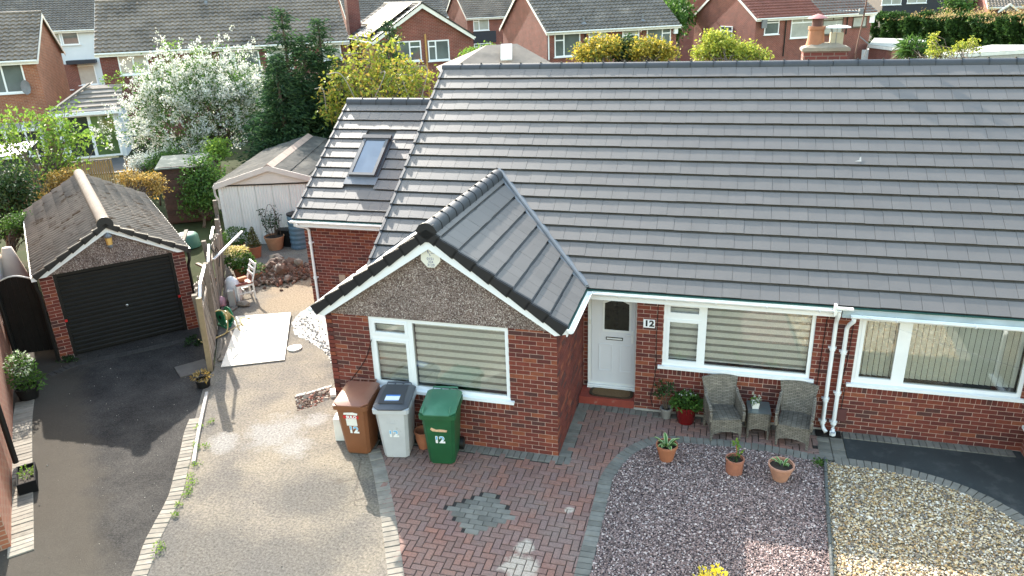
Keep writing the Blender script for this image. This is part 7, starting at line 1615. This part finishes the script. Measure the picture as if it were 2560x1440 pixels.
# --- dark conifers
def conif(label, px, d, topy, r, n=2600, pal='conif', lay=24, base=0.3, spread=1., group='dark conifers behind the extension'):
    b = GD(px, d); h = rdz(px, topy, b); t = thing('conifer_tree', label, 'tree', (b[0], b[1], 0), 0, group); mb = MB(); mb.tube([(0, 0, -.05), (0, 0, h*.5), (0, 0, h)], [.16, .1, .02], 7)
    vv = []
    for k in range(lay):
        v = k/(lay-1); z = base+(h-base)*v; R_ = r*(1-v)**.8*(1.15-.2*v)+.05; nb_ = max(4, int(13*(1-v)+3))
        for j in range(nb_):
            a = rng.uniform(0, 6.283); L_ = R_*rng.uniform(.55, 1.12); dr = np.array([math.cos(a), math.sin(a), rng.uniform(-.1, .35)]); e = dr*L_
            m_ = int(18+55*L_); s = rng.uniform(.12, 1, m_)**.8; P = np.array([0, 0, z])+np.outer(s, e)+np.c_[rng.normal(0, .09+.07*s, m_), rng.normal(0, .09+.07*s, m_), -.28*s*s*L_+rng.normal(0, .07, m_)]
            vv.append(leaves(P, unit(dr*1.2+rng.normal(0, .5, (m_, 3))+np.array([0, 0, .25])), rng.uniform(.12, .26, m_), .3, .25))
            if k % 4 == 0 and j < 3: mb.tube([(0, 0, z), tuple(np.array([0, 0, z])+e*.8)], [.03, .008], 4)
    mb.build('trunk', M['bark'], t); o = leafpart(np.concatenate(vv), 'crown', M[pal], t); o['kind'] = 'stuff'; return t
M['conif'] = green('dark blue green needles', [(.025, .062, .026), (.04, .09, .034), (.018, .045, .02), (.065, .125, .045)], .25)
conif('tallest dark conifer with a pointed top beside the blossom tree', 762, 30.5, 28, 2.2)
conif('bushy dark conifer between the tallest conifer and the yellow-green maple', 842, 31.5, 55, 2.1)
conif('slim dark conifer rising from behind the yellow-green maple', 1003, 33, 58, 1.15)
conif('low spreading dark conifer at the foot of the tallest one', 735, 29.5, 150, 1.7)
conif('broad dark conifer filling the gap between the two pointed conifers', 800, 31, 95, 2.5)
# --- yellow-green maple behind the extension
def leafy(label, px, d, boxes, nt, pal, leaf, ntip, name='tree', cat='tree', r0=.12, twig=True, spread=.28, asp=.55, group=None, trunkz=None, droop=.2, flowers=None):
    """boxes: list of pixel ellipses (px,py,rx,ry) the crown fills at depth d"""
    b = GD(px, d); sc = d/F_PX; vv, tips = [], []
    tot = sum(q_[2]*q_[3] for q_ in boxes)
    for cx, cy, rx, ry in boxes:
        c = CAM+ray(cx, cy)*d-b; k = max(2, int(nt*rx*ry/tot)); q = sphere_pts(k, .35)
        for p in q:
            w = c+AR*p[0]*rx*sc-AU*p[1]*ry*sc+np.array([AF[0], AF[1], 0])*p[2]*rx*sc*.9
            if w[2] < .1: continue
            tips.append(w); m_ = ntip; P = w+rng.normal(0, spread, (m_, 3))*np.array([1, 1, .7]); D = unit(rng.normal(0, .8, (m_, 3))+np.array([0, 0, .25])+unit(w-c)*.5); vv.append(leaves(P, D, leaf*rng.uniform(.6, 1.3, m_), asp, droop))
    t = thing(name, label, cat, (b[0], b[1], 0), 0, group); mb = MB(); tz = trunkz or max(.3, min(p[2] for p in tips)); cxy = np.mean(tips, 0)
    top = np.array([cxy[0]*.4, cxy[1]*.4, tz]); limb(mb, (0, 0, -.05), top, r0, r0*.6)
    for p in tips[::max(1, len(tips)//34)]: limb(mb, top*rng.uniform(.6, 1), p, r0*.4, .008, 6, .3)
    mb.build('trunk', M['bark'], t, True, ang=0); o = leafpart(np.concatenate(vv), 'crown', M[pal], t); o['kind'] = 'stuff'; return t, tips, b
M['leaf_acer'] = green('yellow green maple leaves', [(.30, .33, .04), (.22, .27, .035), (.40, .40, .06), (.15, .20, .03), (.34, .24, .05)], .4)
t, tp, b = leafy('yellow-green maple with drooping twigs behind the extension roof', 930, 27.5, [(900, 175, 70, 45), (1000, 185, 75, 45), (950, 215, 120, 50), (860, 230, 55, 60), (1040, 215, 45, 40), (835, 280, 35, 50), (925, 120, 40, 25), (985, 100, 22, 18), (890, 110, 14, 12)], 150, 'leaf_acer', .17, 26, name='maple_tree', spread=.22)
mb = MB()
for k in range(16):
    p = tp[(k*7) % len(tp)]; q = p+np.array([rng.normal(0, .5), rng.normal(0, .5), -.9]); mid = (p+q)/2+np.array([rng.normal(0, .3), rng.normal(0, .3), .55]); mb.tube(resample([p-np.array([.4, .2, -.1]), mid, q], .15), .018, 5)
mb.build('bare_twigs', mk('grey twig', (.28, .24, .2), .9, .1), t, True)
t, _, _ = leafy('sparse young lime-leaved tree behind the garage', 140, 24, [(60, 330, 60, 45), (120, 310, 50, 40), (160, 360, 60, 50), (205, 350, 45, 40), (90, 400, 70, 50), (170, 300, 30, 30), (30, 300, 30, 30), (140, 430, 60, 35), (20, 380, 30, 40)], 95, 'leaf_lime', .15, 26, spread=.2, asp=.5, r0=.07)
leafy('golden-leaved shrub behind the left slope of the garage roof', 145, 22.6, [(150, 455, 32, 26), (120, 490, 22, 14), (175, 435, 16, 14)], 50, 'leaf_gold', .07, 60, 'golden_shrub', 'shrub', .05, spread=.1)
leafy('golden-leaved shrub between the garage roof and the brown shed', 350, 22.8, [(330, 445, 34, 14), (375, 452, 30, 16), (390, 475, 16, 12), (305, 440, 16, 9)], 50, 'leaf_gold', .07, 60, 'golden_shrub', 'shrub', .05, spread=.1)
leafy('small white-flowered shrub beside the dark patio', 365, 29, [(345, 405, 22, 14), (380, 400, 25, 14)], 40, 'blossom', .08, 50, 'white_shrub', 'shrub', .04, spread=.14)
leafy('leafy green shrub under the blossom tree by the patio', 400, 28.5, [(395, 408, 30, 20), (430, 400, 25, 20)], 40, 'leaf_green', .1, 50, 'green_shrub', 'shrub', .04, spread=.16)
leafy('dense green shrub between the brown shed and the white outbuilding', 510, 25.5, [(505, 445, 35, 50), (530, 480, 28, 45), (490, 500, 25, 40)], 80, 'leaf_green', .11, 60, 'green_shrub', 'shrub', .06, spread=.2)
leafy('bright lime shrub beside the white outbuilding roof', 545, 28, [(545, 378, 24, 22)], 40, 'leaf_lime', .1, 50, 'lime_shrub', 'shrub', .05, spread=.15)
leafy('dark green shrub thicket at the back corner left of the garage', 30, 21.5, [(25, 470, 45, 60), (40, 540, 45, 45), (5, 520, 30, 60)], 100, 'leaf_dark', .11, 60, 'green_shrub', 'shrub', .06, spread=.2)
leafy('low blue-flowered groundcover shrub left of the garage', 45, 19.5, [(45, 560, 30, 22)], 40, 'leaf_green', .07, 50, 'blue_shrub', 'shrub', .03, spread=.12)
leafy('golden yellow bush in front of the dark-roofed brick house', 1505, 33, [(1495, 128, 48, 24), (1520, 112, 30, 16), (1470, 140, 25, 14)], 70, 'leaf_yellow', .14, 60, 'golden_bush', 'shrub', .06, spread=.2)
leafy('dark green bush between the two golden bushes', 1560, 33.5, [(1555, 130, 26, 22), (1575, 112, 12, 18)], 36, 'leaf_dark', .15, 60, 'green_bush', 'shrub', .06, spread=.2)
leafy('golden yellow bush beside the pale far paving', 1635, 33, [(1605, 125, 36, 22), (1650, 132, 38, 18), (1630, 115, 30, 14)], 70, 'leaf_yellow', .14, 60, 'golden_bush', 'shrub', .06, spread=.2)
M['leaf_chart'] = green('chartreuse leaves', [(.40, .42, .05), (.28, .33, .04), (.50, .49, .09), (.17, .23, .035)], .4)
leafy('chartreuse shrub tree in front of the gable of the half red roof', 1810, 31, [(1800, 110, 34, 22), (1845, 128, 40, 18), (1765, 128, 28, 16), (1890, 140, 30, 10), (1780, 98, 18, 12)], 80, 'leaf_chart', .14, 60, 'chartreuse_shrub', 'shrub', .06, spread=.18)
leafy('low green and orange shrub beside the low hipped roof', 1200, 38, [(1190, 140, 30, 12), (1225, 130, 22, 10)], 40, 'leaf_lime', .16, 50, 'green_bush', 'shrub', .05, spread=.2)
leafy('spiky green yucca just beyond the main ridge', 2285, 24, [(2285, 125, 26, 18)], 26, 'leaf_green', .4, 26, 'yucca', 'plant', .05, spread=.08, asp=.1)
leafy('thin yellow flowering stems beyond the main ridge', 2360, 23, [(2335, 108, 6, 26), (2405, 118, 14, 14), (2430, 110, 10, 14), (2350, 132, 40, 8)], 40, 'leaf_chart', .07, 40, 'flower_stems', 'plant', .02, spread=.07)
# --- tall hedge
hp0, hp1 = GD(2200, 80), GD(2660, 62); hd_ = hp1-hp0; HL = np.linalg.norm(hd_); hd_ /= HL; hn = np.array([-hd_[1], hd_[0], 0]); ht_ = rdz(2230, 42, hp0); ht1 = rdz(2560, 52, GD(2560, 66))
hed = thing('tall_hedge', 'tall dense green conifer hedge with browned straw-coloured tips', 'hedge', (hp0[0], hp0[1], 0)); N = 52000
u = rng.uniform(0, HL, N); v = rng.uniform(0, 1, N)**.7; top = ht_+(ht1-ht_)*u/HL+.25*np.sin(u*1.3)+.18*np.sin(u*3.1+1)
bulge = .28*np.sin(u*2.3+v*4)+.22*np.sin(u*5.1+v*9)+.2*np.sin(u*1.1+v*13); dpt = np.where(rng.uniform(size=N) < .8, -1.2-bulge*1.2+rng.normal(0, .12, N), rng.uniform(-1.2, 1.2, N)); z = v*top
z = np.where(np.abs(dpt) < 1.1, top+rng.normal(0, .12, N)-np.abs(dpt)*.15, z); P = np.outer(u, hd_)+np.outer(dpt, hn)+np.c_[np.zeros(N), np.zeros(N), z]
o = leafpart(leaves(P, unit(np.outer(np.ones(N), -hn)*.8+np.array([0, 0, .7])+rng.normal(0, .6, (N, 3))), rng.uniform(.2, .45, N), .4, .1), 'foliage', green('hedge needles', [(.045, .10, .022), (.03, .07, .018), (.07, .14, .03), (.022, .05, .014)], .2), hed); o['kind'] = 'stuff'
m_ = 3500; u = rng.uniform(2.2, HL, m_); w = .5+.5*np.sin(u*1.7); top = ht_+(ht1-ht_)*u/HL+.25*np.sin(u*1.3); P = np.outer(u, hd_)+np.outer(rng.normal(0, .9, m_), hn)+np.c_[np.zeros(m_), np.zeros(m_), top+np.abs(rng.normal(0, .38, m_))*w*np.clip(u/6, .3, 1.3)]
o = leafpart(leaves(P, unit(np.array([.5, .2, 1.])+rng.normal(0, .5, (m_, 3))), rng.uniform(.16, .36, m_), .28, .2), 'dry_tips', mk('straw coloured dry tips', (.42, .28, .13), .8, .1, pal=[(.44, .30, .13), (.34, .22, .10), (.52, .38, .2), (.30, .26, .08)], trans=.3), hed); o['kind'] = 'stuff'
MB().box(.2, HL, -.7, .7, 0, ht_*.9).xf(lambda x, y, z: tuple(hd_*x+hn*y+np.array([0, 0, z]))).build('core', M['leaf_dark'], hed)
# lawn and rough grass patches far off
struct(sheet('garden_lawn', [G(*p)[:2] for p in ((80, 255), (125, 240), (140, 280), (100, 290))], .02, mk('lawn', (.06, .13, .03), .9, .2, 3)))
for k, (px, py, d) in enumerate(((1690, 15, 62), (1668, 40, 58), (1240, 5, 95), (2390, 10, 75))):
    leafy(['broad green tree behind the gap between two brick houses', 'small green tree below it in the same gap', 'far green tree top beside the navy panel house', 'far green tree rising behind the hedge'][k], px, d, [(px, py, 26, 26), (px+8, py+25, 22, 30)], 40, 'leaf_green', .35, 50, spread=.45, r0=.15)
